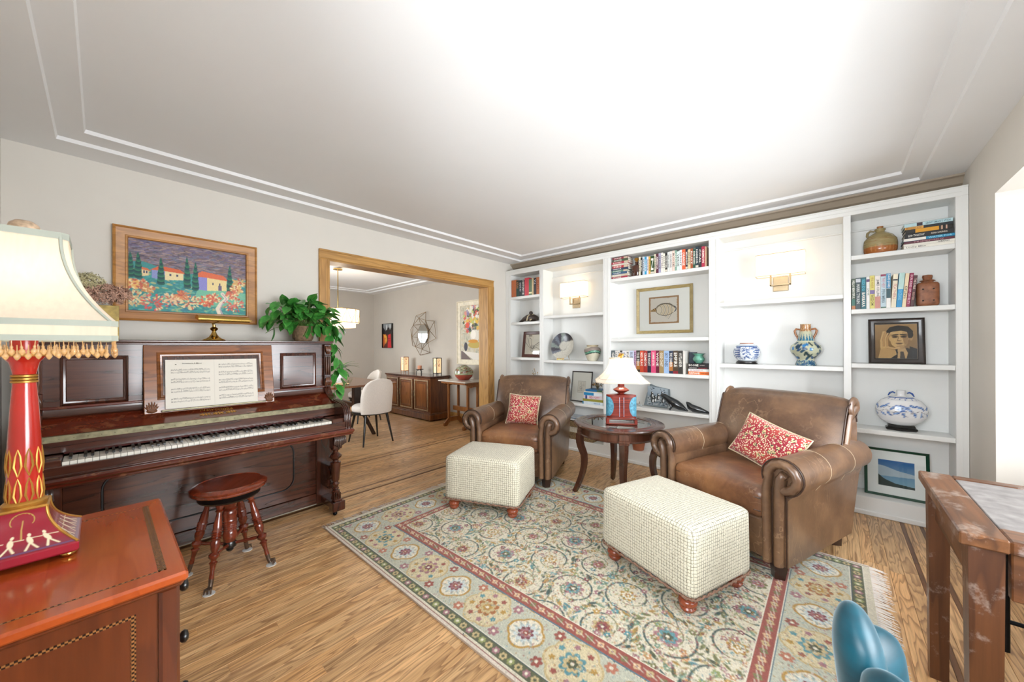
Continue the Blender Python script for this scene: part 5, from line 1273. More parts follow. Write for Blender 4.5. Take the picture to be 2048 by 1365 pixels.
row(c5b,-.101,1.54,3.805,'%s book in the row left of the leather bottle','books in the right bay second shelf',.322)
stack([(.020,.235,.16,'#e9e5da',[('Lucky Man',.05,.45,'#6a6a70')],K_,(),'white bottom',0),(.016,.238,.16,'#e6e2d8',[('ARMADILLO',.68,.9,K_)],K_,(),'second white',0),
(.018,.232,.16,'#5c2434',[('THE ADVENTURES OF',.2,.8,'#b58a90')],W_,(),'maroon',.0),(.020,.236,.16,'#2488b0',[('WATER FOR',.5,.95,'#9fd6e4')],W_,((.0,.45,'#e9e4dc'),),'half white half blue',0),
(.034,.226,.16,'#1b1a1c',[('LEO TOLSTOY',.08,.42,W_),('ANNA KARENINA',.55,.88,'#d9d0c0')],W_,(),'thick black',0),(.028,.218,.16,'#1e1c18',None,W_,((.22,.72,'#d99a1e'),(.76,.8,'#b0907a'),(.86,.89,'#c9a08a')),'black and golden yellow',0),
(.019,.222,.15,'#22282c',[('MIDNIGHT SUNS',.03,.36,'#8a5a1c')],K_,((.0,.4,'#dba24e'),),'orange and black',0),(.024,.226,.16,'#b9d6dc',[("CRAFTSMAN'S WISH",.45,.95,'#5a7a86')],K_,((.27,.39,'#3c2a34'),),'pale blue top',.002)],
 -.492,1.95,3.80,'%s paperback in the flat stack beside the stoneware jug','flat stack in the right bay top shelf')
cols3=[('#e9e2cc','cream'),('#1d2320','black'),('#c9d6e4','light blue and white'),('#2a9ac6','sky blue'),('#e6e2f0','white'),('#e3ae4a','golden yellow'),('#2c4a2a','dark green black'),('#e3dcc2','ivory thin'),('#5b2438','maroon and navy'),('#a7a4bc','grey lilac'),('#ece4dc','pale cream'),('#ebe8d9','off-white'),('#262625','black with white letters'),('#dfe2de','pale grey'),('#e0dcd8','soft white'),('#efd2c4','pale pink'),('#86a898','sage green'),('#dce6e2','mint white'),('#e4e6ea','cool white'),('#e4633a','bright orange'),('#2c2a38','midnight'),('#dcc8a0','tan and white'),('#a0522f','rust'),('#24503f','dark green'),('#1f3440','navy teal'),('#2a2c30','charcoal'),('#b02c48','crimson'),('#c9a88a','light brown')]
t3=[18,20,22,21,19,20,38,17,26,24,22,18,22,20,26,24,18,26,22,32,20,24,22,22,26,26,28,15]
tt=['TALES','NIGHT FALL','ISLANDS','OCEAN','WINTER','GOLDEN','N','POEMS','AMERICA','SILENCE','LETTERS','ESSAYS','THE BROTHERS','SHORT STORIES','ON WRITING','ROSE','GARDEN','VERSE','LIGHT','ORANGE','MIDNIGHT','HISTORY','RUST','EVERGREEN','HARBOR','COAL','CRIMSON',None]
row([(t3[i],.182+.02*G.random()+(.0 if i<9 else .004),.125,c,[(tt[i],.14,.8,W_ if sum(lin(c))<1.2 else '#4a4844')] if tt[i] else None,W_,((.02,.12,'#d8cfc0'),) if i in (6,12,20,24) else (),n,R(0)) for i,(c,n) in enumerate(cols3)],1.556,2.018,3.80,'%s paperback in the long top shelf row over the shell print','paperbacks on the centre top shelf',.655)
sp=[('#a8324a','pink red lowest'),('#cbbfae','beige'),('#3a5a7c','blue'),('#5e8a74','green'),('#30405a','navy'),('#b5303c','red'),('#cfc9bd','off-white'),('#b03246','crimson'),('#4c5a44','olive'),('#8e2e40','wine topmost')]
stack([(.0205+.003*(i%3),.185+.012*math.sin(i*2),.125,c,[(['STORM','RIVER','COAST','FOREST','HARBOUR','FIRE','SNOW','ROSES','HUNTER','WINE'][i],.1,.6,W_)],W_,((.75,.98,'#c9b9a0'),) if i%2 else (),n,G.uniform(-.006,.006)) for i,(c,n) in enumerate(sp)],1.772,2.018,3.80,'%s paperback in the flat stack left of the brown bottle','flat stack on the centre top shelf')
cols4=[('#5a6468','grey photo'),('#d9d6d0','white'),('#e0dcd4','ivory'),('#3c3a3e','dark'),('#e2e0e4','white with diamond'),('#dcd8d0','pale'),('#c9d3e6','blue white'),('#c8a0bc','mauve'),('#3a342c','black and tan'),('#d4502f','orange red and black'),('#a8302c','red'),('#2c2a3a','dark navy'),('#de4f7c','hot pink'),('#6a1f34','wine'),('#a3885a','golden brown'),('#9fbbe0','light blue'),('#28344c','navy and orange'),('#4c3c2a','brown and tan'),('#34322e','charcoal with white letters'),('#d8d4cc','thin white')]
t4=[40,26,24,22,40,30,44,22,36,32,36,34,42,30,40,44,34,42,38,18]
tt4=['GREY','LETTERS','POEMS','DARK','CARDS','PALE','BLUE BOOK','MAUVE','THE FIRM','RED FLAG','CRIMSON','THE NIGHT','SUMMER SISTERS','WINE','GOLD COAST','SKY LINES','THE CHAMBER','EMPIRE','OUTLANDER',None]
row([(t4[i],.226+.006*G.random(),.15,c,[(tt4[i],.08,.7,W_ if sum(lin(c))<1.2 else '#4a4c5c')] if tt4[i] else None,W_,((0,.42,'#c94a30'),) if i==9 else ((.12,.5,'#b8763a'),) if i in (8,16) else ((0,.12,'#8a2430'),) if i==17 else (),n,0) for i,(c,n) in enumerate(cols4)],1.876,.987,3.80,'%s hardback in the row behind the small table lamp','hardbacks on the centre lower shelf',.78)
o=book(.05,.215,.13,'#2c3a48',None,W_,((.1,.3,'#5a6a70'),)); o.location=(3.90,1.062,.9873); tag(o,'dark blue book standing behind the black flat stack','book')
stack([(.030,.185,.15,'#e2702c',[('AIRFRAME',.03,.56,W_),('MICHAEL CRICHTON',.62,.97,'#4a2410')],W_,((.0,.0,'#e2702c'),),'orange',0),(.026,.183,.15,'#e6e6e2',[('THE TENDERNESS OF',.08,.7,'#b58a9a')],K_,(),'white',0),
(.018,.186,.15,'#201c20',[('ROBERT MORGAN',.05,.42,'#d8d0c8'),('A BOOK ABOUT',.5,.92,'#b03a44')],W_,(),'thin black and red',0),(.034,.184,.15,'#1c1a1e',[('BOONE',.03,.5,W_),('A BIOGRAPHY',.57,.8,'#d9c8c0')],W_,(),'thick black',0)],
 .977,.987,3.80,'%s hardback in the flat stack under the green glass vase','flat stack under the green vase')
row([(90,.235,.17,'#b9683f',None,W_,(),'thick terracotta orange'),(50,.225,.16,'#3a3a2c',[('ATLAS',.1,.5,'#c98a5a')],W_,((0,.6,'#1f4640'),),'dark green and brown'),(55,.22,.16,'#1e2a2e',[('NIGHT SKY',.15,.7,'#d8d0d8')],W_,(),'black'),(50,.22,.16,'#26323a',[('HISTORY III',.05,.9,W_)],W_,(),'navy with white letters'),(75,.24,.17,'#c23a48',None,W_,(),'red'),(55,.215,.16,'#5a7058',None,W_,((.1,.2,'#e6e0b0'),),'grey green'),(30,.225,.16,'#cdb48a',None,K_,(),'tan'),(48,.222,.16,'#2a262c',[('V.I.',.1,.4,'#cfd0dc')],W_,(),'black and grey'),(50,.225,.16,'#b5663e',[('PLAYS',.2,.7,'#5a1f18')],W_,(),'orange brown')],
 3.372,1.95,3.80,'%s book on the top shelf of the left corner bay','books in the left corner bay',.485)
stack([(.036,.27,.20,'#d4dfe6',[('AFRICA IN',.55,.85,'#5a86b0')],K_,((.0,.06,'#3a86a8'),),'large pale blue bottom',0),(.028,.265,.20,'#9a9440',None,W_,(),'olive green',.0),(.042,.25,.19,'#ddd0d4',[('RED POPPY',.32,.85,'#c03448')],K_,((.1,.2,'#3c4a8a'),),'pink and red lettered',.0),(.034,.245,.19,'#dfe6ea',None,K_,((.02,.55,'#2a86b8'),),'half blue half white',0),(.012,.24,.18,'#e0d8c8',None,K_,(),'thin cream',0),(.024,.215,.18,'#2a6a9a',None,W_,((.7,1,'#4a6a50'),),'dark blue top',-.01)],
 2.112,.58,3.80,'%s book in the flat stack beside the small black-framed sketch','flat stack in the second bay lower shelf')
stack([(.03,.20,.18,'#e2e2e4',None,K_,(),'white lowest',0),(.03,.20,.18,'#dfe0e6',None,K_,((.0,1,'#e4e4ea'),),'second white',0),(.03,.20,.18,'#dcdce4',None,K_,(),'third white',0),(.028,.20,.18,'#e0dfe2',None,K_,(),'fourth white',0),(.008,.205,.18,'#5a5a66',None,K_,(),'grey top',0)],2.66,.58,3.80,'%s folder in the flat pile half hidden by the far armchair','pile behind the far armchair')

# pots and vases
def at(z): return z+.0005
def vase_thing(name,prof,cv,mat,loc,label,cat='vase',sx=1,sy=1,seg=96,rz=0):
    o=obj(name,lathe_paint(name,prof,cv,mat,seg,sx,sy),None,None,loc,(0,0,rz)); return tag(o,label,cat)
def scrollwork(c,x0,x1,y0,y1,n,r,col_,seed,al=.9):
    g=random.Random(seed)
    for _ in range(n):
        x=g.uniform(x0,x1);y=g.uniform(y0,y1);a=g.random()*6.28; c.arc(x,y,r,a,a+g.choice([-1,1])*4.2,r*.42,col_,al,r2=r*.35,n=10)
# ginger jar
cv=Cv(.66,.165,700,'#dfe6ec'); scrollwork(cv,0,.66,.02,.13,420,.0075,'#2c4f8c',3)
for k in range(4):
    x=.06+k*.165; cv.rect(x-.026,x+.026,.035,.125,'#2a4a86'); 
    for j in range(4):
        for i in range(3): cv.rect(x-.021+i*.0155,x-.012+i*.0155,.042+j*.021,.053+j*.021,'#e3e9ee')
cv.rect(0,.66,.130,.140,'#3a5f94'); cv.rect(0,.66,.0,.012,'#dfe6ec'); cv.rect(0,.66,.157,.165,'#a0694a')
jar=vase_thing('ginger_jar',[(.062,0),(.075,.010),(.098,.045),(.105,.080),(.100,.112),(.080,.140),(.055,.152),(.052,.160),(.055,.165),(.049,.165),(.046,.150)],cv,V_gloss,(3.90,.597,at(1.126)),'round blue and white ginger jar on a black stand','vase',rz=.4)
tag(MB().lathe([(0,0),(.078,0),(.086,.006),(.084,.012),(.076,.014),(.076,.018),(.082,.020),(.080,.025),(0,.025)],32).build('jar_stand',M_blk,None,(3.90,.597,at(1.10)),ang=40),'black carved wooden stand under the ginger jar','stand')
# two handled vase
cv=Cv(.7,.345,560,'#b9bba0'); G=random.Random(6)
for k in range(16): x=.02+k*.044; cv.poly([(x-.02,.205),(x+.02,.205),(x,.262)],'#1c6a8a'); cv.ell(x,.222,.015,.012,'#1c6a8a')
cv.rect(0,.7,.0,.045,'#1d4c70'); cv.speck(0,.7,.0,.045,260,.006,['#8fb0a8','#c9cba8'],.8,.6,3)
for k in range(70): x=G.uniform(0,.7);y=G.uniform(.055,.19); cv.ell(x,y,.022,.010,G.choice(['#12283a','#174560','#1a3638','#1a4470']),G.uniform(-1.2,1.2),.95)
for k in range(30): x=G.uniform(0,.7);y=G.uniform(.06,.18); cv.petal(x,y,.016,5,.4,G.choice(['#173a52','#2a78b4']),1)
cv.rect(0,.7,.195,.200,'#d6d6b8'); cv.rect(0,.7,.048,.052,'#d6d6b8'); cv.rect(0,.7,.285,.345,'#a8703a'); cv.speck(0,.7,.28,.345,700,.004,['#5a3018','#e0c09a','#c98a4a','#e9d6b0'],.9,1,4)
vv=vase_thing('two_handled_vase',[(.070,0),(.072,.008),(.062,.030),(.055,.048),(.070,.070),(.098,.105),(.106,.135),(.098,.165),(.070,.190),(.056,.205),(.048,.245),(.040,.280),(.036,.300),(.035,.340),(.038,.345),(.032,.345),(.030,.30)],cv,V_gloss,(3.90,.178,at(1.10)),'blue and cream two-handled vase with a brown speckled neck','vase')
for s in (-1,1): m=MB(); m.tube([(0,s*.036,.300),(0,s*.062,.305),(0,s*.072,.290),(0,s*.066,.262),(0,s*.052,.232),(0,s*.050,.214)],[.007,.008,.008,.008,.007,.006],10); m.build('handle',plain('brown_handle_glaze','#9a5f30',.25,var=.4,scale=90,coat=.4),vv,ang=60)
# moon flask with stand
cv=Cv(.86,.27,500,'#e9e9ea'); bl_='#2c5aa4'; dkb='#2a2c48'
for q in range(3):
    ox=q*.287
    P=[(ox+.0,.10),(ox+.05,.12),(ox+.09,.10),(ox+.14,.125),(ox+.19,.10),(ox+.235,.12),(ox+.287,.10)]; cv.line(P,.0030,dkb)
    for (x,y,a) in ((.02,.14,.5),(.05,.155,1.0),(.07,.09,-1.0),(.09,.135,.8),(.12,.15,-.3),(.165,.145,.3),(.15,.085,-1.3),(.18,.125,-.6),(.21,.09,-1.2),(.235,.15,-.5),(.25,.09,-1.4),(.262,.14,-1),(.03,.085,-.6),(.20,.155,-.3),(.11,.095,.4)):
        cv.ell(ox+x,y,.020,.008,bl_,a); cv.ell(ox+x,y,.014,.004,'#8fb2e0',a); cv.line([(ox+x,y),(ox+x+.02,y-.012)],.002,dkb)
    cv.petal(ox+.14,.135,.028,7,.3,bl_,0); cv.petal(ox+.14,.135,.016,6,.3,'#a9c2e8',0); cv.ell(ox+.14,.135,.005,.005,dkb)
for k in range(40): x=k*.0215; cv.line([(x,.212),(x+.004,.198)],.003,bl_)
cv.rect(0,.86,.212,.217,bl_)
fl_=vase_thing('moon_flask_vase',[(.055,0),(.070,.005),(.105,.030),(.128,.065),(.136,.105),(.128,.145),(.103,.180),(.060,.205),(.024,.213),(.022,.216),(.022,.250),(.025,.254),(.019,.254),(.018,.23)],cv,V_gloss,(3.905,-.368,at(.680)),'large round white flask vase with blue vine pattern','vase',sx=.62,sy=1.0,rz=0)
for s in (-1,1): m=MB(); m.tube([(0,s*.030,.232),(0,s*.042,.240),(0,s*.056,.232),(0,s*.066,.212)],[.004,.006,.006,.003],8); m.build('handle',plain('cobalt_handle_glaze','#27519c',.2,coat=.4),fl_,ang=60)
tag(MB().lathe([(0,0),(.085,0),(.094,.008),(.092,.018),(.080,.022),(.082,.030),(.078,.038),(0,.038)],6,M=Matrix.Diagonal((.7,1,1,1))).build('vase_stand',M_blk,None,(3.905,-.368,at(.641)),ang=25),'dark wooden stand under the large white flask vase','stand')
# jug
cv=Cv(.7,.24,400,'#9b8a5e'); cv.rect(0,.7,0,.062,'#a5622f'); G=random.Random(2)
for k in range(120): x=G.uniform(0,.7);y=G.uniform(.06,.16); cv.line([(x,y),(x+.06,y+G.uniform(-.002,.002))],.003,G.choice(['#b5a274','#7d6a40','#a08a58','#8a5a34']),.7)
for k in range(26): x=G.uniform(0,.7); cv.line([(x,.075),(x+.004,.045),(x+.001,.02)],.004,'#c98f5a',.6)
jug=vase_thing('stoneware_jug',[(.070,0),(.085,.004),(.092,.030),(.094,.075),(.090,.110),(.070,.140),(.040,.162),(.026,.170),(.025,.180),(.031,.184),(.031,.192),(.025,.196),(.0,.196)],cv,V_gloss,(3.895,-.262,at(1.95)),'tan and brown stoneware jug with cork stopper','jug')
m=MB(); m.tube([(0,.028,.178),(0,.052,.186),(0,.068,.172),(0,.070,.150),(0,.062,.128)],[.006,.008,.008,.008,.006],8); m.build('handle',plain('jug_glaze','#8f7d50',.3,var=.2,coat=.3),jug,ang=60)
MB().lathe([(.016,.190),(.018,.212),(0,.213)],14).build('cork',plain('cork','#a57448',.85,var=.25,scale=70),jug,ang=40)
# leather bottle
m=MB(); m.rbox(.035,.055,.085,.022,n=8); mlb=plain('stitched_brown_leather','#8f5a3c',.5,var=.35,scale=30,bump=.3,bscale=60)
lb=m.build('leather_covered_bottle',mlb,None,(3.87,-.495,at(1.54)+.085),ang=70,weld=True,label='flat brown leather-covered bottle at the end of the book row',cat='bottle')
MB().lathe([(.028,.080),(.030,.090),(.040,.094),(.034,.100),(.022,.102),(.024,.118),(.026,.122),(.024,.135),(0,.140)],8).build('stopper',mlb,lb,ang=20)
for y_ in (-.025,.025):
    for z in (.035,-.045): MB().lathe([(0,0),(.005,.001),(0,.004)],8,M=T(-.035,y_,z)@RY(R(-90))).build('stud',M_blk,lb)
# brown glass bottle
gb=tag(MB().lathe([(0,0),(.050,0),(.056,.008),(.056,.110),(.048,.126),(.020,.134),(.016,.140),(.016,.156),(.020,.158),(.020,.164),(.014,.166)],32,M=Matrix.Diagonal((.7,1,1,1))).build('brown_glass_bottle',plain('brown_ribbed_glass','#4a2414',.12,var=.4,scale=20,coat=.6),None,(3.87,1.608,at(2.018)),ang=40),'dark brown glass bottle with amber stopper between the stack and the paperbacks','bottle')
MB().lathe([(.012,.164),(.014,.176),(.024,.186),(.026,.196),(.018,.208),(0,.212)],16).build('stopper',plain('amber_stopper','#a8741e',.15,coat=.5),gb,ang=50)
# green glass urn
tag(MB().lathe([(0,0),(.026,0),(.030,.006),(.052,.030),(.054,.045),(.044,.062),(.036,.072),(.042,.084),(.060,.096),(.056,.097),(.036,.080),(.030,.072)],32).build('green_glass_vase',plain('sea_green_glass','#6fae97',.12,var=.3,scale=18,coat=.6),None,(3.87,.99,at(.987+.108)),ang=60),'small sea green flared glass vase on the flat books','vase')
# striped pot
cv=Cv(.6,.20,450,'#cfc9b4'); 
for k in range(60):
    x=k*.01; y=.115+.014*math.sin(x*21); cv.rect(x,x+.0105,y-.022,y+.004,'#3c7a66'); cv.rect(x,x+.0105,y+.004,y+.05,'#8c8078'); cv.rect(x,x+.0105,y-.030,y-.022,'#4c4a48'); cv.rect(x,x+.0105,y-.012,y-.006,'#8fc0a4')
cv.rect(0,.6,.175,.2,'#b9ab90'); cv.rough(.05)
vase_thing('striped_pot',[(.052,0),(.060,.010),(.082,.060),(.098,.105),(.100,.130),(.088,.155),(.066,.170),(.062,.176),(.070,.184),(.070,.190),(.060,.190),(.058,.17)],cv,V_gloss,(3.88,2.155,at(1.09)),'rounded cream pot with grey and green wave bands','vase')
# plate on stand
pt_=Cv(.26,.26,500,'#cfccc2')
pt_.ell(.13,.13,.13,.13,'#c9c6bb')
for k in range(60):
    a=R(70+k*3.0); pt_.line([(.13+.05*math.cos(a),.13+.05*math.sin(a)),(.13+.13*math.cos(a-.5),.13+.13*math.sin(a-.5))],.010,['#6d7480','#585a62','#7f8a86','#484650'][(k//7)%4],.95)
for k in range(18): a=R(70+k*2.6); pt_.line([(.13+.045*math.cos(a),.13+.045*math.sin(a)),(.13+.13*math.cos(a-.75),.13+.13*math.sin(a-.75))],.010,'#2c2a34',.9)
pt_.ell(.13,.13,.045,.045,'#c3c0b6'); pt_.ell(.13,.13,.045,.045,'#8a8880',0,1,.003); pt_.ell(.13,.13,.030,.030,'#a5a39a',0,1,.002); pt_.rough(.06)
th=np.linspace(0,2*PI,65); rr=np.linspace(0,.168,16); RR,TH=np.meshgrid(rr,th,indexing='ij'); Xp=RR*np.cos(TH);Yp=RR*np.sin(TH);Zp=.030*(RR/.168)**2.5
ix=np.clip(((Xp/.168*.5+.5)*(pt_.nx-1)).astype(int),0,pt_.nx-1); iy=np.clip(((Yp/.168*.5+.5)*(pt_.ny-1)).astype(int),0,pt_.ny-1)
V_plate=vcol('painted_plate',.25,coat=.3)
po=obj('decorative_plate',gridmesh('decorative_plate',Xp,Yp,Zp,pt_.a[iy,ix],V_plate),None,None); po.matrix_world=T(3.89,2.575,1.09+.178)@RY(R(12))@FX; tag(po,'round glazed plate with dark and silver spiral swirl on a wire stand','plate')
m=MB(); m.surf(lambda u,v:((.168*u)*math.cos(v*2*PI),(.168*u)*math.sin(v*2*PI),.030*u**2.5-.004),8,48,cv=True,flip=True); m.build('plate_back',plain('plate_clay','#8f8878',.6),po,ang=60)
ps=empty('plate_stand',(3.88,2.575,1.0905),0,'small brass wire stand under the swirl plate','stand')
for s in (-1,1): m=MB(); m.tube([(-.055,s*.05,.028),(-.058,s*.05,.004),(.0,s*.05,.004),(.07,s*.05,.004),(.05,s*.04,.10)],.003,6); m.build('wire',M_brass,ps,ang=60)
m=MB(); m.tube([(-.055,-.05,.022),(-.055,.05,.022)],.003,6); m.tube([(-.055,-.05,.008),(-.055,.05,.008)],.003,6); m.build('crossbar',M_brass,ps,ang=60,kind='stuff')
# carved dark figure (left bay)
M_soap=plain('polished_black_stone','#23272a',.15,var=.3,scale=12,coat=.6); M_cv=plain('dark_carved_wood','#3c2f28',.4,var=.3,scale=25)
wf=empty('carved_seal_with_rope',(3.89,3.14,at(1.597)),0,'dark carved figure with pale rope on the left corner bay shelf','figurine')
m=MB(); m.tube([(0,.17,.010),(0,.13,.020),(0,.08,.045),(0,.02,.062),(0,-.05,.058),(0,-.10,.052),(0,-.15,.045)],[.005,.017,.028,.042,.050,.048,.03],12); m.build('body',M_cv,wf,ang=70)
m=MB(); m.lathe([(0,-.03),(.022,-.018),(.030,0),(.022,.022),(0,.03)],14,M=T(-.01,-.05,.118)); m.build('head',M_cv,wf,ang=70)
m=MB(); m.tube([(-.04,.0,.02),(-.045,-.02,.07),(-.02,-.05,.105),(0,-.09,.10),(-.02,-.12,.06),(-.05,-.06,.02)],.008,8); m.build('rope',plain('pale_rope','#c9b795',.8,var=.2,scale=90),wf,ang=70)
# seal carvings
def seal(name,P,Rr,loc,label,rz=0,fl=1.0):
    t=empty(name,loc,rz,label,'figurine'); m=MB(); m.tube(P,Rr,14,flat=fl); m.build('body',M_soap,t,ang=80); return t
s1=seal('black_seal_carving',[(0,.165,.135),(0,.150,.142),(0,.125,.138),(0,.095,.118),(0,.055,.090),(0,.01,.066),(0,-.04,.040),(0,-.085,.016),(0,-.105,.007)],[.005,.018,.026,.032,.042,.046,.036,.014,.005],(3.85,1.19,at(.612)),'polished black stone seal sculpture leaning upward in front of the painted slab')
m=MB(); m.tube([(-.02,.06,.075),(-.03,.045,.03),(-.035,.06,.005)],[.014,.012,.008],8); m.build('flipper',M_soap,s1,ang=70)
s2=seal('black_whale_carving',[(0,.115,.095),(0,.100,.085),(0,.080,.055),(0,.045,.038),(0,-.005,.030),(0,-.06,.018),(0,-.11,.006)],[.006,.018,.032,.036,.030,.016,.005],(3.85,.985,at(.612)),'low polished black stone whale sculpture at the right end of its shelf')
cv=Cv(.26,.20,420,'#8b98a0'); cv.gradv(.10,.2,'#8292a0','#a5b0b8'); cv.speck(0,.26,0,.10,200,.012,['#5c6a74','#a5abb0','#3f4a52'],.8,.6,2)
for (x,y) in ((.06,.10),(.10,.06),(.14,.09),(.19,.12),(.20,.06),(.07,.05)):
    cv.ell(x,y,.020,.030,'#1c2226'); cv.ell(x+.006,y-.004,.010,.018,'#dfe2e2'); cv.ell(x-.004,y+.032,.012,.011,'#1c2226'); cv.ell(x+.004,y+.032,.006,.006,'#e0e2e0')
cv.speck(.15,.25,.15,.19,8,.008,['#2c3a44'],.9,.5,5); cv.speck(.03,.1,.16,.19,8,.008,['#2c3a44'],.9,.5,6)
sl=MB(); sl.prism([(-.14,-.10),(.10,-.11),(.13,-.02),(.115,.09),(-.02,.11),(-.09,.135),(-.12,.02)],-.012,0); slo=sl.build('painted_stone_slab',plain('grey_slate','#6f7a80',.6,var=.2),None,ang=20,label='grey slate slab painted with puffins leaning at the back of its shelf',cat='ornament'); slo.matrix_world=T(3.935,1.41,.612+.112)@RY(R(14))@FX
def slabfn(X,Y):
    u=X/.26*2-1; v=Y/.20*2-1; return (u*.108+.0-.02*v*0-.01*(v>0)*v, v*.095+.01*(-u)*(v>0)+.004,np.full_like(X,.0012))
obj('painting',cv.mesh('painting',V_gloss,slabfn),None,slo)
go=empty('small_glass_figures',(3.85,1.60,at(.612)),0,'tiny silver glass animal ornament beside the lamp base','ornament')
m=MB(); m.tube([(0,-.055,.012),(0,-.02,.02),(0,.02,.022),(0,.05,.015)],[.006,.012,.012,.006],8); m.build('body',plain('silvery_glass','#b9c0c0',.1,.4,var=.3,scale=50),go,ang=60)
for q in ((-.01,.03,.02),(.0,-.02,.03)): m=MB(); m.tube([(0,q[1],.02),(q[0],q[1]-.01,.055)],[.005,.002],6); m.build('wing',M_nickel,go,ang=60)
# branch ornaments
def branch(name,loc,h,label,col_,seed,parent_book=False):
    t=empty(name,loc,0,label,'ornament'); G2=random.Random(seed); m=MB(); lf=MB()
    for k in range(9):
        a=G2.random()*6.28; e=Vector((.045*math.cos(a),.09*math.sin(a),h*G2.uniform(.55,1))); m.tube([(0,0,0),(e.x*.3,e.y*.3,e.z*.6),e],[.004,.003,.0015],5)
        for j in range(5):
            p=e*G2.uniform(.6,1); A=T(*p)@RZ(G2.random()*6)@RX(G2.uniform(-1,1)); lf.lathe([(0,-.012),(.008,0),(0,.014)],5,M=A@Matrix.Diagonal((1,.3,1,1)))
    m.lathe([(0,0),(.022,0),(.020,.006),(0,.008)],12); m.build('stem',M_agedbrass,t,ang=60,kind='stuff'); lf.build('leaf_cluster',plain(col_[0],col_[1],.35,.6,var=.4,scale=60),t,ang=60,kind='stuff')
branch('bronze_branch_ornament',(3.88,2.09,at(.58+.176)),.085,'small bronze branch ornament on top of the flat books',('bronze_leaf','#7d5c34'),3)
branch('gilt_leaf_ornament',(3.88,2.97,at(.62)),.35,'gilt leaf ornament peeking above the far armchair',('gilt_leaf','#c9a56a'),5)
# dark jar half hidden behind near chair
cv=Cv(.3,.2,300,'#3f6a94'); cv.rect(0,.3,.12,.2,'#1d2230'); cv.rect(0,.3,.05,.07,'#c9d6dc')
vase_thing('blue_black_jar',[(.035,0),(.05,.02),(.055,.10),(.04,.16),(.03,.18),(.03,.19),(0,.19)],cv,V_gloss,(3.88,.735,at(.612)),'blue and black jar at the left edge of the bay behind the near armchair','vase',seg=32)
tag(MB().lathe([(0,0),(.055,0),(.075,.11),(.080,.112),(.080,.135),(.072,.135),(.066,.11),(0,.11)],24).build('terracotta_pot',M_terra,None,(3.88,1.60,at(.135)),ang=40),'terracotta flower pot on the bottom shelf behind the side table','pot')
# wicker basket with magazines
M_wick=N('wicker_weave'); v_=M_wick.vec((30,30,90)); M_wick.set('Base Color',M_wick.ramp(M_wick.noise(v_,2,3),[(.35,'#5a4630'),(.6,'#9a7f5a'),(.8,'#c0a880')])); M_wick.set('Roughness',.8); M_wick.bump(M_wick.noise(v_,2,3),.6,.006); M_wick=M_wick.m
bk=empty('wicker_basket',(3.885,2.36,at(.135)),0,'shallow wicker basket on the bottom shelf behind the side table','basket')
for (z0,z1,nm,mt,g_) in ((0,.085,'woven_base',M_wick,0),(.085,.150,'pale_woven_band',plain('white_reed_band','#cfc6b2',.8,var=.3,scale=120),.004),(.150,.215,'woven_rim',M_wick,0)):
    m=MB(); m.frame(.50,.176,[(g_,z0),(g_,z1),(.012,z1),(.012,z0)],M=RZ(PI/2)); m.build(nm,mt,bk,ang=25)
MB().box(-.078,.078,-.24,.24,0,.008).build('bottom',M_wick,bk)
G=random.Random(9)
for k,(cc,nm) in enumerate((('#d8dde2','pale grey'),('#e4e2dc','white'),('#5a86a8','blue'),('#dfe0e2','second pale'),('#b9c4cc','blue grey'))):
    o=MB().box(-.07,.07,-.15,.15,0,.010,.002).build('magazine',cov(cc),None,(3.885,2.40+.02*math.sin(k*3),.145+.2155-.0+.0105*k),(0,0,G.uniform(-.06,.06)),ang=25,label='%s magazine lying across the top of the wicker basket'%nm,cat='magazine',group='magazines on the wicker basket')
tag(MB().rbox(.04,.05,.016,.012,n=5).build('red_pouch',plain('bright_red_cloth','#c8202c',.7),None,(3.84,2.63,.145+.2155+.015),ang=80,weld=True),'small bright red pouch at the left end of the basket','pouch')

# ---------------- framed works on the shelves
M_antg=wood('antique_gold_frame','#6f5c34','#a08a58','#bba876','x',6,.4,rings=14,line=.6)
cv=Cv(.54,.46,420,'#f6f3ec'); cv.rect(.115,.425,.085,.375,'#a87f56'); cv.rect(.135,.405,.105,.355,'#ddd3c6')
G=random.Random(3)
for k in range(200):
    s=k%4; t=G.random(); x,y=[(.135+.27*t,.105),(.135+.27*t,.355),(.135,.105+.25*t),(.405,.105+.25*t)][s]; cv.ell(x,y,.005,.004,'#ddd3c6')
cv.ell(.285,.235,.095,.065,'#e3c896',.1,.9); cv.ell(.285,.235,.09,.06,'#d9cfc0',.1,.7)
for k in range(7): cv.arc(.20+.005*k,.235-.02*0,.055+.013*k,R(-50),R(58-4*k),.0030,['#4a3a28','#c99f5c'][k%2],.9,r2=.05+.012*k)
for (r_,a0,a1,w2) in ((.098,10,175,.006),(.088,25,165,.004)):
    cv.line([(.285+r_*math.cos(R(a)),.235+r_*.66*math.sin(R(a))) for a in range(a0,a1,6)],w2,'#3c2c1c')
cv.line([(.285+.098*math.cos(R(a)),.235+.098*.66*math.sin(R(a))) for a in range(190,330,6)],.005,'#3c2c1c'); cv.arc(.365,.235,.032,R(-60),R(60),.008,'#2c3644')
for k in range(6): cv.ell(.185-.010*k,.235-.002*k,.010,.022-.003*k,['#4a3420','#c9a060'][k%2],.3)
picture('shell_print',.585,.50,.032,.022,M_antg,cv,V_matte,T(3.985,1.362,1.651)@RY(R(0))@FX,'gold framed nautilus-like shell print hanging in the centre bay','picture')
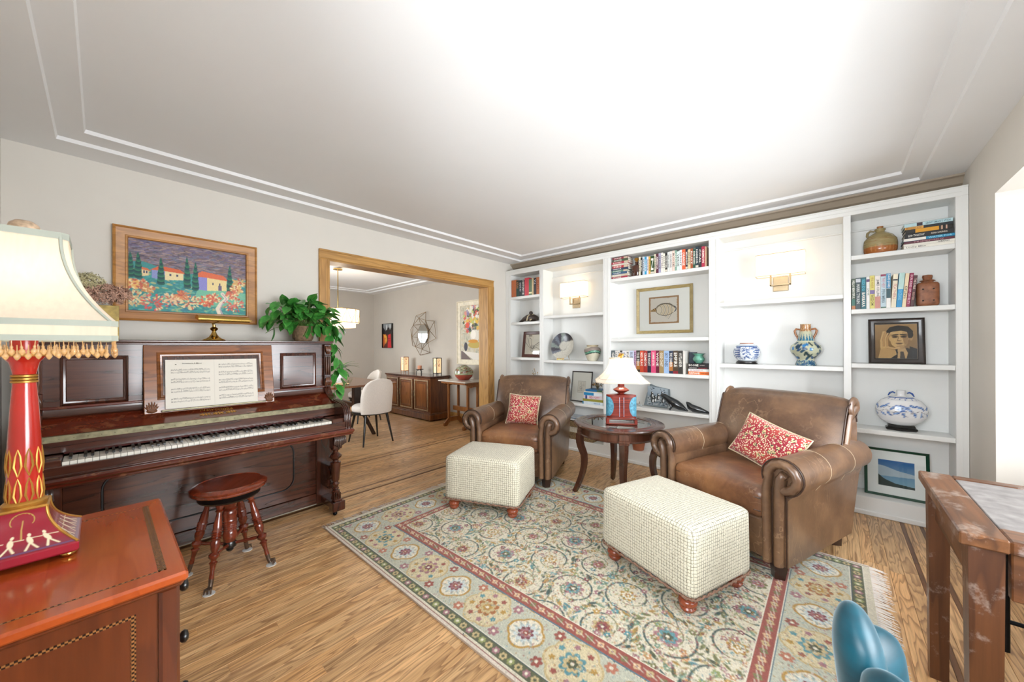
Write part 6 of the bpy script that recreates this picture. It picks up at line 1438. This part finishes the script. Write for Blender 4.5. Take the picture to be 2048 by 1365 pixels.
# portrait of a man resting his head on his hand, sepia
cv=Cv(.215,.255,620,'#b08a5c'); cv.gradv(0,.255,'#7a5c3a','#a88252')
sk='#d0a870'; shd='#6a4a2c'; hr='#1f1812'
cv.poly([(.04,0),(.06,.05),(.105,.075),(.165,.078),(.205,.055),(.215,0)],'#241c16'); cv.poly([(.112,.0),(.118,.08),(.152,.086),(.168,.04),(.160,0)],'#c09a68'); cv.poly([(.128,0),(.130,.05),(.146,.052),(.154,0)],'#3a2c20')
cv.ell(.128,.190,.066,.050,hr,.05); cv.ell(.176,.178,.020,.034,hr,.1); cv.ell(.184,.150,.010,.018,'#b48a58')
cv.ell(.124,.160,.054,.056,sk); cv.ell(.126,.125,.044,.048,sk); cv.ell(.128,.095,.026,.022,sk); cv.ell(.163,.140,.018,.045,'#8a6440',.1,.55); cv.ell(.140,.085,.03,.012,'#8a6440',0,.45)
cv.poly([(.062,.165),(.072,.192),(.095,.200),(.135,.206),(.165,.195),(.172,.150),(.190,.150),(.196,.20),(.172,.236),(.12,.246),(.078,.234),(.060,.205)],hr); cv.poly([(.140,.195),(.170,.190),(.172,.10),(.150,.085),(.146,.13)],'#8f683f',.45); cv.poly([(.176,.0),(.215,.0),(.215,.07),(.176,.09)],'#1a1410'); cv.poly([(.07,.0),(.115,.0),(.118,.05),(.09,.06)],'#1a1410')
for x in (.104,.148): cv.ell(x,.163,.019,.009,'#7a5634',0,.6); cv.ell(x,.160,.015,.006,'#2a1c12'); cv.ell(x,.175,.021,.0045,hr,.12 if x<.12 else -.12); cv.ell(x,.160,.005,.0045,'#0f0b08'); cv.ell(x,.153,.013,.0035,shd,0,.5)
cv.line([(.124,.162),(.117,.134),(.128,.130)],.004,shd,.75); cv.ell(.126,.130,.012,.004,shd,0,.7); cv.ell(.126,.112,.020,.004,'#4c2c1c'); cv.ell(.126,.105,.014,.004,shd,0,.55)
cv.poly([(.015,.0),(.030,.08),(.060,.085),(.105,.062),(.112,.03),(.08,0)],'#c39c68'); cv.poly([(.028,.07),(.026,.13),(.036,.18),(.050,.205),(.060,.198),(.056,.150),(.066,.10),(.078,.08)],sk)
for k in range(4): cv.line([(.036+.010*k,.09),(.034+.010*k,.150),(.044+.012*k,.200-.006*k)],.0085,['#d0a872','#c09460'][k%2]); cv.line([(.041+.010*k,.09),(.039+.010*k,.150),(.050+.012*k,.196-.006*k)],.0016,shd,.8)
cv.line([(.06,.082),(.10,.072),(.124,.078)],.013,'#cba370'); cv.line([(.06,.074),(.10,.064),(.122,.070)],.002,shd,.7); cv.rough(.10,3)
M_bfr=wood('black_brown_frame','#0c0908','#231b17','#332721','x',3,.3,coat=.4,line=.3)
picture('portrait_drawing',.290,.338,.036,.020,M_bfr,cv,V_matte,T(3.905,-.342,1.130+.166)@RY(R(8))@FX,'black framed sepia portrait of a man resting his head on his hand','picture',mats=M_blk)
cv=Cv(.31,.325,430,'#f2f1ec'); _o=(0,0); cv.rect(.062,.250,.065,.255,'#6f9cc0'); 
q=cv.win(.062,.250,.065,.255); t_=np.clip((q[3]-.065)/.19,0,1)[...,None]; cv.a[q[0],q[1]]=np.array(lin('#8fb6c6'))*(1-t_)+np.array(lin('#1c62a0'))*t_
cv.poly([(.062,.215),(.10,.208),(.165,.185),(.250,.170),(.250,.145),(.062,.135)],'#c3cdd0',.8); cv.poly([(.062,.145),(.095,.115),(.15,.092),(.250,.080),(.250,.065),(.062,.065)],'#33423e')
M_gfr=plain('dark_green_frame','#12402e',.25,coat=.4)
picture('seascape_print',.338,.352,.018,.016,M_gfr,cv,V_matte,T(3.925,-.342,.136+.171)@RY(R(8))@RX(R(.0))@FX,'dark green framed print of blue sky over hills leaning on the bottom shelf','picture')
cv=Cv(.255,.31,400,'#e6dccb'); G=random.Random(12)
x,y=.08,.07
for b in range(7):
    x,y=.13,.09; a=R(90+(b-3)*26); P=[(x,y)]
    for k in range(10): a+=G.uniform(-.5,.5); x+=.018*math.cos(a); y+=.018*math.sin(a); P.append((x,y)); cv.ell(x,y,.006,.003,'#4a3a30',a)
    cv.line(P,.0025,'#3c2c26')
for k in range(3): cv.arc(.13,.10,.02+.012*k,0,5.5,.003,'#4a3a30')
cv.rect(.05,.11,.265,.285,'#4a3a34',.7)
picture('root_print',.34,.355,.042,.016,wood('mahogany_frame','#2a120c','#4a241c','#5c3026','x',3,.3,line=.3),cv,V_matte,T(3.91,3.085,1.1155+.176)@RY(R(8))@FX,'brown framed ink print leaning in the left corner bay','picture')
cv=Cv(.25,.34,320,'#e6dfd3'); cv.rect(.075,.180,.095,.235,'#dcd2c2'); 
for a_,b_ in (((.075,.095),(.180,.095)),((.180,.095),(.180,.235)),((.180,.235),(.075,.235)),((.075,.235),(.075,.095))): cv.line([a_,b_],.002,'#8a8074')
G=random.Random(4)
for k in range(40): x=G.uniform(.10,.16);y=G.uniform(.13,.22); cv.line([(x,y),(x+G.uniform(-.012,.012),y+G.uniform(-.012,.012))],.0022,'#6a6058',.8)
cv.line([(.075,.118),(.180,.118)],.0015,'#6a6058'); cv.line([(.128,.118),(.130,.19)],.003,'#4a4440')
picture('small_sketch',.285,.375,.014,.014,M_bfr,cv,V_matte,T(3.93,2.335,.5805+.187)@RY(R(9))@FX,'thin black framed pencil sketch leaning behind the flat books','picture')

# ---------------- wall sconces
M_sshade=shade_mat('lit_sconce_linen','#f3ead8','#ffe9c8',.62)
for (y_,lab) in ((.352,'lit wall sconce with rectangular shade over the blue and white vases'),(2.445,'lit wall sconce with rectangular shade over the swirl plate')):
    t=empty('wall_sconce',(XK,y_,1.75),0,lab,'wall light','wall sconces in the bookcase')
    MB().box(-.012,0,-.055,.055,0,.125,.003).build('back_plate',M_nickel,t)
    m=MB(); m.box(-.052,-.04,-.075,.075,.045,.057,.002); m.box(-.052,-.04,-.075,-.063,.045,.14,.002); m.box(-.052,-.04,.063,.075,.045,.14,.002); m.box(-.045,-.01,-.01,.01,.045,.057,.002); m.build('bracket',M_nickel,t)
    m=MB(); m.frame(.345,.105,[(0,.13),(0,.320),(.002,.320),(.002,.13)],M=T(-.064,0,0)@RZ(PI/2)); m.build('lamp_shade',M_sshade,t,ang=25)
    m=MB(); 
    for z in (.131,.319): m.frame(.347,.107,[(0,z-.002),(0,z+.002),(.003,z+.002),(.003,z-.002),(0,z-.002)],M=T(-.064,0,0)@RZ(PI/2))
    m.build('shade_edge',M_nickel,t,ang=25,kind='stuff')
    point('bulb_sconce',(XK-.064,y_,1.75+.225),.42,(1,.80,.52),.03)

# ---------------- dining room
# sideboard
SB=(3.86,5.70,0); sd=empty('sideboard',SB,0,'dark walnut sideboard with panelled doors under the faceted mirror','sideboard'); sp_=PP(sd,SB)
sp_('carcass',MB().box(3.66,4.06,5.08,6.50,.13,.735,.004),M_side); m=MB(); m.box(3.64,4.065,5.05,6.53,.738,.760,.006); m.box(3.65,4.062,5.065,6.515,.725,.738,.004); sp_('top',m,wood('sideboard_top','#1f0f09','#43241a','#5a3426','y',1.6,.15,coat=.7,line=.3))
m=MB(); m.box(3.640,4.06,5.055,6.525,.02,.115,.006); m.box(3.650,4.06,5.065,6.515,.115,.135,.006); sp_('plinth',m,M_side)
FXs=T(3.66,0,0)@FX
for i,yc in enumerate((5.325,5.79,6.255)):
    m=MB(); m.box(3.645,3.66,yc-.215,yc+.215,.155,.705,.004); d_=m.build('door',M_side,sd,(-SB[0],-SB[1],0))
    Mx=T(-0.015+0,0,0)@T(3.66,yc,.43)@FX
    m=MB(); m.frame(.40,.52,[(0,.002),(.004,.010),(.014,.012),(.020,.004)],M=Mx); m.build('outer_moulding',M_sidepale if i<9 else M_side,d_,ang=25)
    m=MB(); m.frame(.30,.42,[(0,.001),(.003,.006),(.012,.006),(.016,.001)],M=Mx); m.build('inner_moulding',M_side,d_,ang=25)
    m=MB(); m.box(-.155,.155,-.215,.215,0,.002,M=Mx); m.build('burl_panel',M_sidep,d_)
    if i<2: m=MB(); m.tube([(.017*(1 if 1 else 0)+.0,.0,.06),(.0,0,.03),(.006,0,0),(0,0,-.03),(0,0,-.06)],[.003,.008,.005,.008,.003],8,M=T(3.636,yc+(.205 if i==0 else .205),.45)); m.build('handle',M_agedbrass,d_,ang=60)
# lanterns, candle
for (y_,lab,cc) in ((6.16,'wood framed lit lantern on the left of the sideboard',0),(5.04+.10,'slim metal framed lit lantern on the right end of the sideboard',1)):
    t=empty('table_lantern',(3.85,y_,.7605),R(0),lab,'lamp'); fm=M_stand if cc==0 else M_black; w_=.05
    for a in (-1,1):
        for b in (-1,1): MB().box(a*w_-.005,a*w_+.005,b*w_-.005,b*w_+.005,0,.31,.001).build('post',fm,t)
    for z in (.045,.305): m=MB(); m.frame(.11,.11,[(0,z-.006),(0,z+.006),(.012,z+.006),(.012,z-.006),(0,z-.006)]); m.build('rail',fm,t,ang=25)
    cvl=Cv(.09,.25,300,'#f2d2a2'); G=random.Random(5+cc)
    for k in range(26): x=.045+G.uniform(-.02,.02)*1; y=.17+G.uniform(-.06,.06); cvl.ell(x,y,.007,.004,'#8a4a2c',G.random()*3)
    cvl.line([(.045,.03),(.046,.2)],.003,'#7a4a2c')
    for s in range(4):
        nn=N('lit_lantern_paper') if (s==0 and cc==0) else None
        if nn: a_=nn.new('ShaderNodeVertexColor',layer_name='Col'); nn.set('Base Color',a_.outputs[0]); nn.set('Emission Color',a_.outputs[0]); nn.set('Emission Strength',.55); M_lan=nn.m
        o=obj('glowing_panel',cvl.mesh('glowing_panel',M_lan,lambda X,Y:(X-.045,np.full_like(X,-.046),Y+.052)),None,t); o.rotation_euler=(0,0,s*PI/2)
ca=empty('candle_holder',(3.84,5.65,.7605),0,'black iron candle dish on curved legs on the sideboard','candle holder')
MB().lathe([(0,.082),(.050,.082),(.075,.092),(.078,.096),(.05,.088),(0,.087)],24).build('dish',M_black,ca,ang=50)
for k in range(3): A=RZ(R(120*k+20)); m=MB(); m.tube([A@Vector(p) for p in ((.01,0,.08),(.05,0,.072),(.062,0,.045),(.056,0,.02),(.065,0,.0))],.005,6); m.build('leg',M_black,ca,ang=60)
tag(MB().lathe([(0,0),(.037,0),(.038,.002),(.038,.070),(.033,.072),(.02,.068),(0,.068)],20).build('candle',plain('salmon_wax','#c98a6a',.6,var=.15,scale=50),None,(3.84,5.65,.8486),ang=40),'short salmon pink pillar candle on the iron dish','candle')
# faceted mirror
mr=empty('faceted_mirror',(4.06,5.84,1.51),0,'octagonal mirror inside a bronze geometric wire frame','mirror'); FM=FX
M_wire=plain('bronze_wire','#7a5f3c',.35,.8,var=.2,scale=40)
oc=[(.165*math.cos(R(22.5+45*k)),.19*math.sin(R(22.5+45*k))) for k in range(8)]
m=MB(); m.prism(oc,.012,.020,M=FM); m.build('mirror_glass',M_mirror,mr,ang=20)
mid=[(.29*math.cos(R(45*k+10)),.30*math.sin(R(45*k+10)),.07) for k in range(8)]; outp=[(.42*math.cos(R(45*k+32)),.42*math.sin(R(45*k+32)),.015) for k in range(8)]; inn=[(x,y,.018) for x,y in oc]
def wire(a,b): m=MB(); m.tube([FM@Vector(a),FM@Vector(b)],.0042,5); m.build('wire',M_wire,mr,ang=60)
for k in range(8):
    wire(inn[k],inn[(k+1)%8]); wire(mid[k],mid[(k+1)%8]); wire(inn[k],mid[k]); wire(inn[(k+7)%8],mid[k]); wire(mid[k],outp[k]); wire(mid[(k+1)%8],outp[k])
    if k%2: wire(outp[k],outp[(k+1)%8])
# wall art
cv=Cv(.40,.52,240,'#5a2a1c'); cv.gradv(.3,.52,'#3c3438','#9a9ea0'); cv.poly([(0,0),(.12,.16),(.1,.30),(.02,.28),(0,.3)],'#c8642c'); cv.poly([(.0,.30),(.14,.26),(.16,.16),(.10,.08),(.06,.2)],'#e0a03a'); cv.poly([(.18,.0),(.20,.28),(.30,.30),(.33,0)],'#c82830'); cv.poly([(.33,0),(.36,.42),(.40,.46),(.40,0)],'#e07a3c'); cv.poly([(.0,.3),(.0,.44),(.1,.36),(.2,.44),(.36,.42),(.30,.30),(.2,.28),(.12,.30)],'#241c1c')
for (x,y) in ((.22,.2),(.27,.2),(.22,.15),(.27,.15),(.08,.2)): cv.rect(x-.012,x+.012,y-.014,y+.014,'#4a1c24')
for (x,y) in ((.14,.44),(.28,.45)): cv.ell(x,y,.02,.06,'#cfd2d0')
picture('small_abstract_painting',.40,.52,.004,.04,M_blk,cv,V_canvas,T(4.079,7.16,1.50)@FX,'small red and black abstract painting in the dining room corner','painting',prof=[(0,0),(0,.04),(.004,.04)],glass_=False,mats=M_blk)
for o_ in []: pass
cv=Cv(.62,.95,230,'#c3bba6'); G=random.Random(8)
for k in range(500): cv.ell(G.uniform(0,.62),G.uniform(0,.95),.03,.012,G.choice(['#b9b09a','#d8d2c2','#a5a08c','#8f9a8a','#c9b48a']),G.random()*3,.5)
cv.poly([(0,0),(.3,0),(.05,.16),(0,.17)],'#6a5a56'); cv.poly([(.0,.17),(.05,.16),(.35,.0),(.62,.0),(.62,.12)],'#ddd6cc')
for k in range(150):
    a=G.random()*6.28;d=.26*G.random()**.6; cv.petal(.32+d*math.cos(a),.68+d*.9*math.sin(a),G.uniform(.02,.045),5,.35,G.choice(['#c8503c','#e0b040','#6a7a4a','#e6e0d0','#8a7aa0','#3c4a3a','#d88a7a','#2c3434','#b9c46a']),a,.9)
cv.petal(.16,.60,.055,7,.25,'#d8503c'); cv.ell(.34,.42,.11,.11,'#dcd6c8'); cv.ell(.31,.44,.06,.07,'#efe9dc'); cv.rect(.30,.38,.52,.56,'#5a5a54',.8); cv.ell(.34,.27,.16,.055,'#b9a04a'); cv.ell(.30,.33,.12,.03,'#c98a2c'); cv.ell(.12,.24,.045,.075,'#3c3a44')
picture('floral_still_life',.80,1.07,.085,.03,plain('pale_gold_liner_frame','#e0d6bf',.5,var=.12,scale=20),cv,V_canvas,T(4.078,4.46,1.497)@FX,'large framed still life of flowers and fruit beside the oak jamb','painting',prof=[(0,0),(0,.028),(.012,.030),(.020,.020),(.075,.014),(.085,.006)],glass_=False)
# stand with marble top
ms=(3.80,4.42,0); mt=empty('marble_top_stand',ms,0,'small carved oak stand with a marble top beside the oak jamb','table'); mp2=PP(mt,ms)
mp2('marble_top',MB().box(3.56,4.05,4.08,4.74,.715,.735,.006),plain('white_marble','#cdc5ba',.25,var=.12,scale=6,coat=.3)); mp2('top_frame',MB().box(3.59,4.02,4.12,4.70,.685,.715,.004),M_stand); 
for y_ in (4.14,4.68): m=MB(); m.prism([(-.17,.0),(.17,0),(.13,-.03),(.09,-.055),(.0,-.04),(-.09,-.055),(-.13,-.03)],-.012,.012,M=T(3.80,y_,.685)@RX(R(90))); mp2('carved_bracket',m,M_stand)
for (y_) in (4.18,4.64):
    for x in (3.70,3.90): mp2('post',MB().box(x-.018,x+.018,y_-.018,y_+.018,.12,.68,.004),M_stand)
    m=MB(); m.prism([(-.20,0),(-.20,.05),(-.10,.13),(.10,.13),(.20,.05),(.20,0),(.15,0),(.09,.06),(-.09,.06),(-.15,0)],-.018,.018,M=T(3.80,y_,0)@RX(R(90))); mp2('arched_foot',m,M_stand)
mp2('stretcher',MB().box(3.78,3.82,4.18,4.64,.24,.31,.004),M_stand)
cv=Cv(.6,.28,250,'#9c3a26'); cv.rect(0,.6,.11,.28,'#8f9a80'); cv.speck(0,.6,.12,.28,350,.012,['#c9c9a0','#7a3a28','#a5a888','#5c6a58','#8a4a34'],.8,1,3)
for k in range(60): x=k*.01; cv.rect(x,x+.011,.095,.118+.012*math.sin(k*.9),'#b5bd98')
vase_thing('red_green_vase',[(.075,0),(.09,.006),(.13,.045),(.150,.10),(.145,.150),(.110,.195),(.060,.222),(.045,.228),(.05,.234),(.04,.234),(.035,.2)],cv,V_gloss,(3.83,4.42,at(.735)),'round vase with red base and mottled green shoulder on the marble stand','vase',seg=64)
# pendant
pd=empty('drum_pendant_light',(2.39,5.66,1.56),0,'brass drum pendant with a lit white shade over the dining table','ceiling light')
MB().lathe([(0,.862),(.065,.862),(.065,.876),(0,.8795)],28,M=T(0,0,.02)).build('canopy',M_brass,pd,ang=40); m=MB(); m.tube([(0,0,.10),(0,0,.885)],.007,8); m.build('rod',M_brass,pd,ang=60)
M_psh=shade_mat('lit_pendant_shade','#f0e6d2','#ffeccc',.62)
MB().lathe([(.300,.075),(.300,.275)],48,cap=False).build('outer_shade',M_psh,pd,ang=60); MB().lathe([(0,.0),(.245,.0),(.250,.006),(.250,.075)],48).build('inner_diffuser',M_psh,pd,ang=60)
for z in (.075,.275): MB().lathe([(.298,z-.004),(.306,z-.004),(.306,z+.004),(.298,z+.004)],48,cap=False).build('ring',M_brass,pd,ang=50)
for k in range(12):
    a=2*PI*k/12
    for s in (-1,0,1):
        b=a+s*PI/12; m=MB(); m.tube([(.304*math.cos(a),.304*math.sin(a),.275),(.3045*math.cos((a+b)/2),.3045*math.sin((a+b)/2),.175),(.304*math.cos(b),.304*math.sin(b),.075)],.0022,4); m.build('brass_line',M_brass,pd,ang=60)
point('bulb_pendant',(2.39,5.66,1.56+.30),9,(1,.9,.75),.06)
# dining table and chairs
DT=(2.36,5.62,0); dt=empty('dining_table',DT,0,'dark wood dining table under the pendant','table'); dp=PP(dt,DT)
M_dt=wood('dining_table_top_wood','#3c2012','#7a4a2a','#94603a','y',1.3,.2,coat=.6,line=.3)
dp('top',MB().box(1.90,2.82,4.72,6.6,.728,.755,.006),M_dt)
for y_ in (5.0,6.3):
    m=MB(); m.tube([(2.10,y_,.0),(2.25,y_,.30),(2.36,y_,.40),(2.47,y_,.30),(2.62,y_,0)],.028,8); dp('trestle_leg',m,M_legw,60); dp('post',MB().box(2.31,2.41,y_-.04,y_+.04,.38,.728,.004),M_legw)
dp('stretcher',MB().box(2.33,2.39,5.0,6.3,.42,.48,.004),M_legw)
def dchair(loc,rz,label):
    t=empty('dining_chair',loc,rz,label,'chair','cream upholstered dining chairs')
    MB().lathe([(0,-.045),(.20,-.045),(.228,-.035),(.235,-.01),(.230,.02),(.205,.04),(0,.05)],36).build('seat',M_cream,t,(.01,0,.46),ang=60)
    MB().lathe([(0,.385),(.225,.385),(.235,.39),(.235,.415),(0,.415)],36).build('seat_rim',M_blk,t,ang=40)
    def bk_(u,v):
        # v 0..1 around cross-section ring; u up
        tt=v*2; outer=tt<1; a=(tt if outer else 2-tt)*2-1; e=math.sqrt(max(0,1-u**3.2)); ang=a*R(62)*(e*.9+.06)
        rr=.262 if outer else .225; rr+= .035*u; x=-rr*math.cos(ang); y=rr*math.sin(ang); return (x,y,.405+.455*u)
    m=MB(); m.surf(bk_,16,32,cv=True,flip=False); m.build('backrest',M_cream,t,ang=80,weld=True)
    for sx,sy in ((1,1),(1,-1),(-1,1),(-1,-1)): m=MB(); m.tube([(sx*.205,sy*.205,0),(sx*.145,sy*.145,.39)],[.010,.018],10); m.build('leg',M_blk,t,ang=60)
    return t
d1=dchair((2.385,4.64,0),R(90),'cream dining chair with black legs nearest the living room')
d2=copy_tree(d1); d2.location=(1.66,5.35,0); d2.rotation_euler=(0,0,0); d2['label']='cream dining chair on the left side of the dining table'
d3=copy_tree(d1); d3.location=(2.98,6.05,0); d3.rotation_euler=(0,0,R(180)); d3['label']='cream dining chair on the sideboard side of the dining table'
tag(MB().lathe([(0,0),(.13,0),(.15,.006),(.15,.009),(.12,.005),(0,.004)],32).build('placemat',plain('straw_placemat','#c9a878',.8,var=.2,scale=60),None,(2.12,5.05,.7555),ang=40),'round straw placemat on the near end of the dining table','placemat')
dpn=empty('dracaena_plant',(2.62,6.1,.7555),0,'variegated leafy plant in a white pot on the dining table','plant'); MB().lathe([(0,0),(.06,0),(.08,.12),(.07,.12),(0,.10)],20).build('pot',M_white,dpn,ang=40)
M_vg=N('variegated_leaf'); v_=M_vg.vec((1,1,1)); M_vg.set('Base Color',M_vg.ramp(M_vg.noise(v_,26,2),[(.4,'#2f5f30'),(.55,'#5f8a44'),(.7,'#d9d69a')])); M_vg.set('Roughness',.4); M_vg=M_vg.m
m=MB(); vs=[];n=8
for i in range(n+1):
    t=i/n; w=.028*math.sin(PI*min(1,t*.9+.08)); vs+=[(-w,.26*t,.16*t-.30*t*t),(0,.26*t,.16*t-.30*t*t-.006),(w,.26*t,.16*t-.30*t*t)]
m.add(vs,[f for i in range(n) for f in ((3*i,3*i+1,3*i+4,3*i+3),(3*i+1,3*i+2,3*i+5,3*i+4))]); lmv=m.mesh('leaf',M_vg,ang=80)
for k in range(22): o=obj('leaf',lmv,None,dpn,(0,0,.10),(R(G.uniform(5,70)),0,G.random()*6.28))
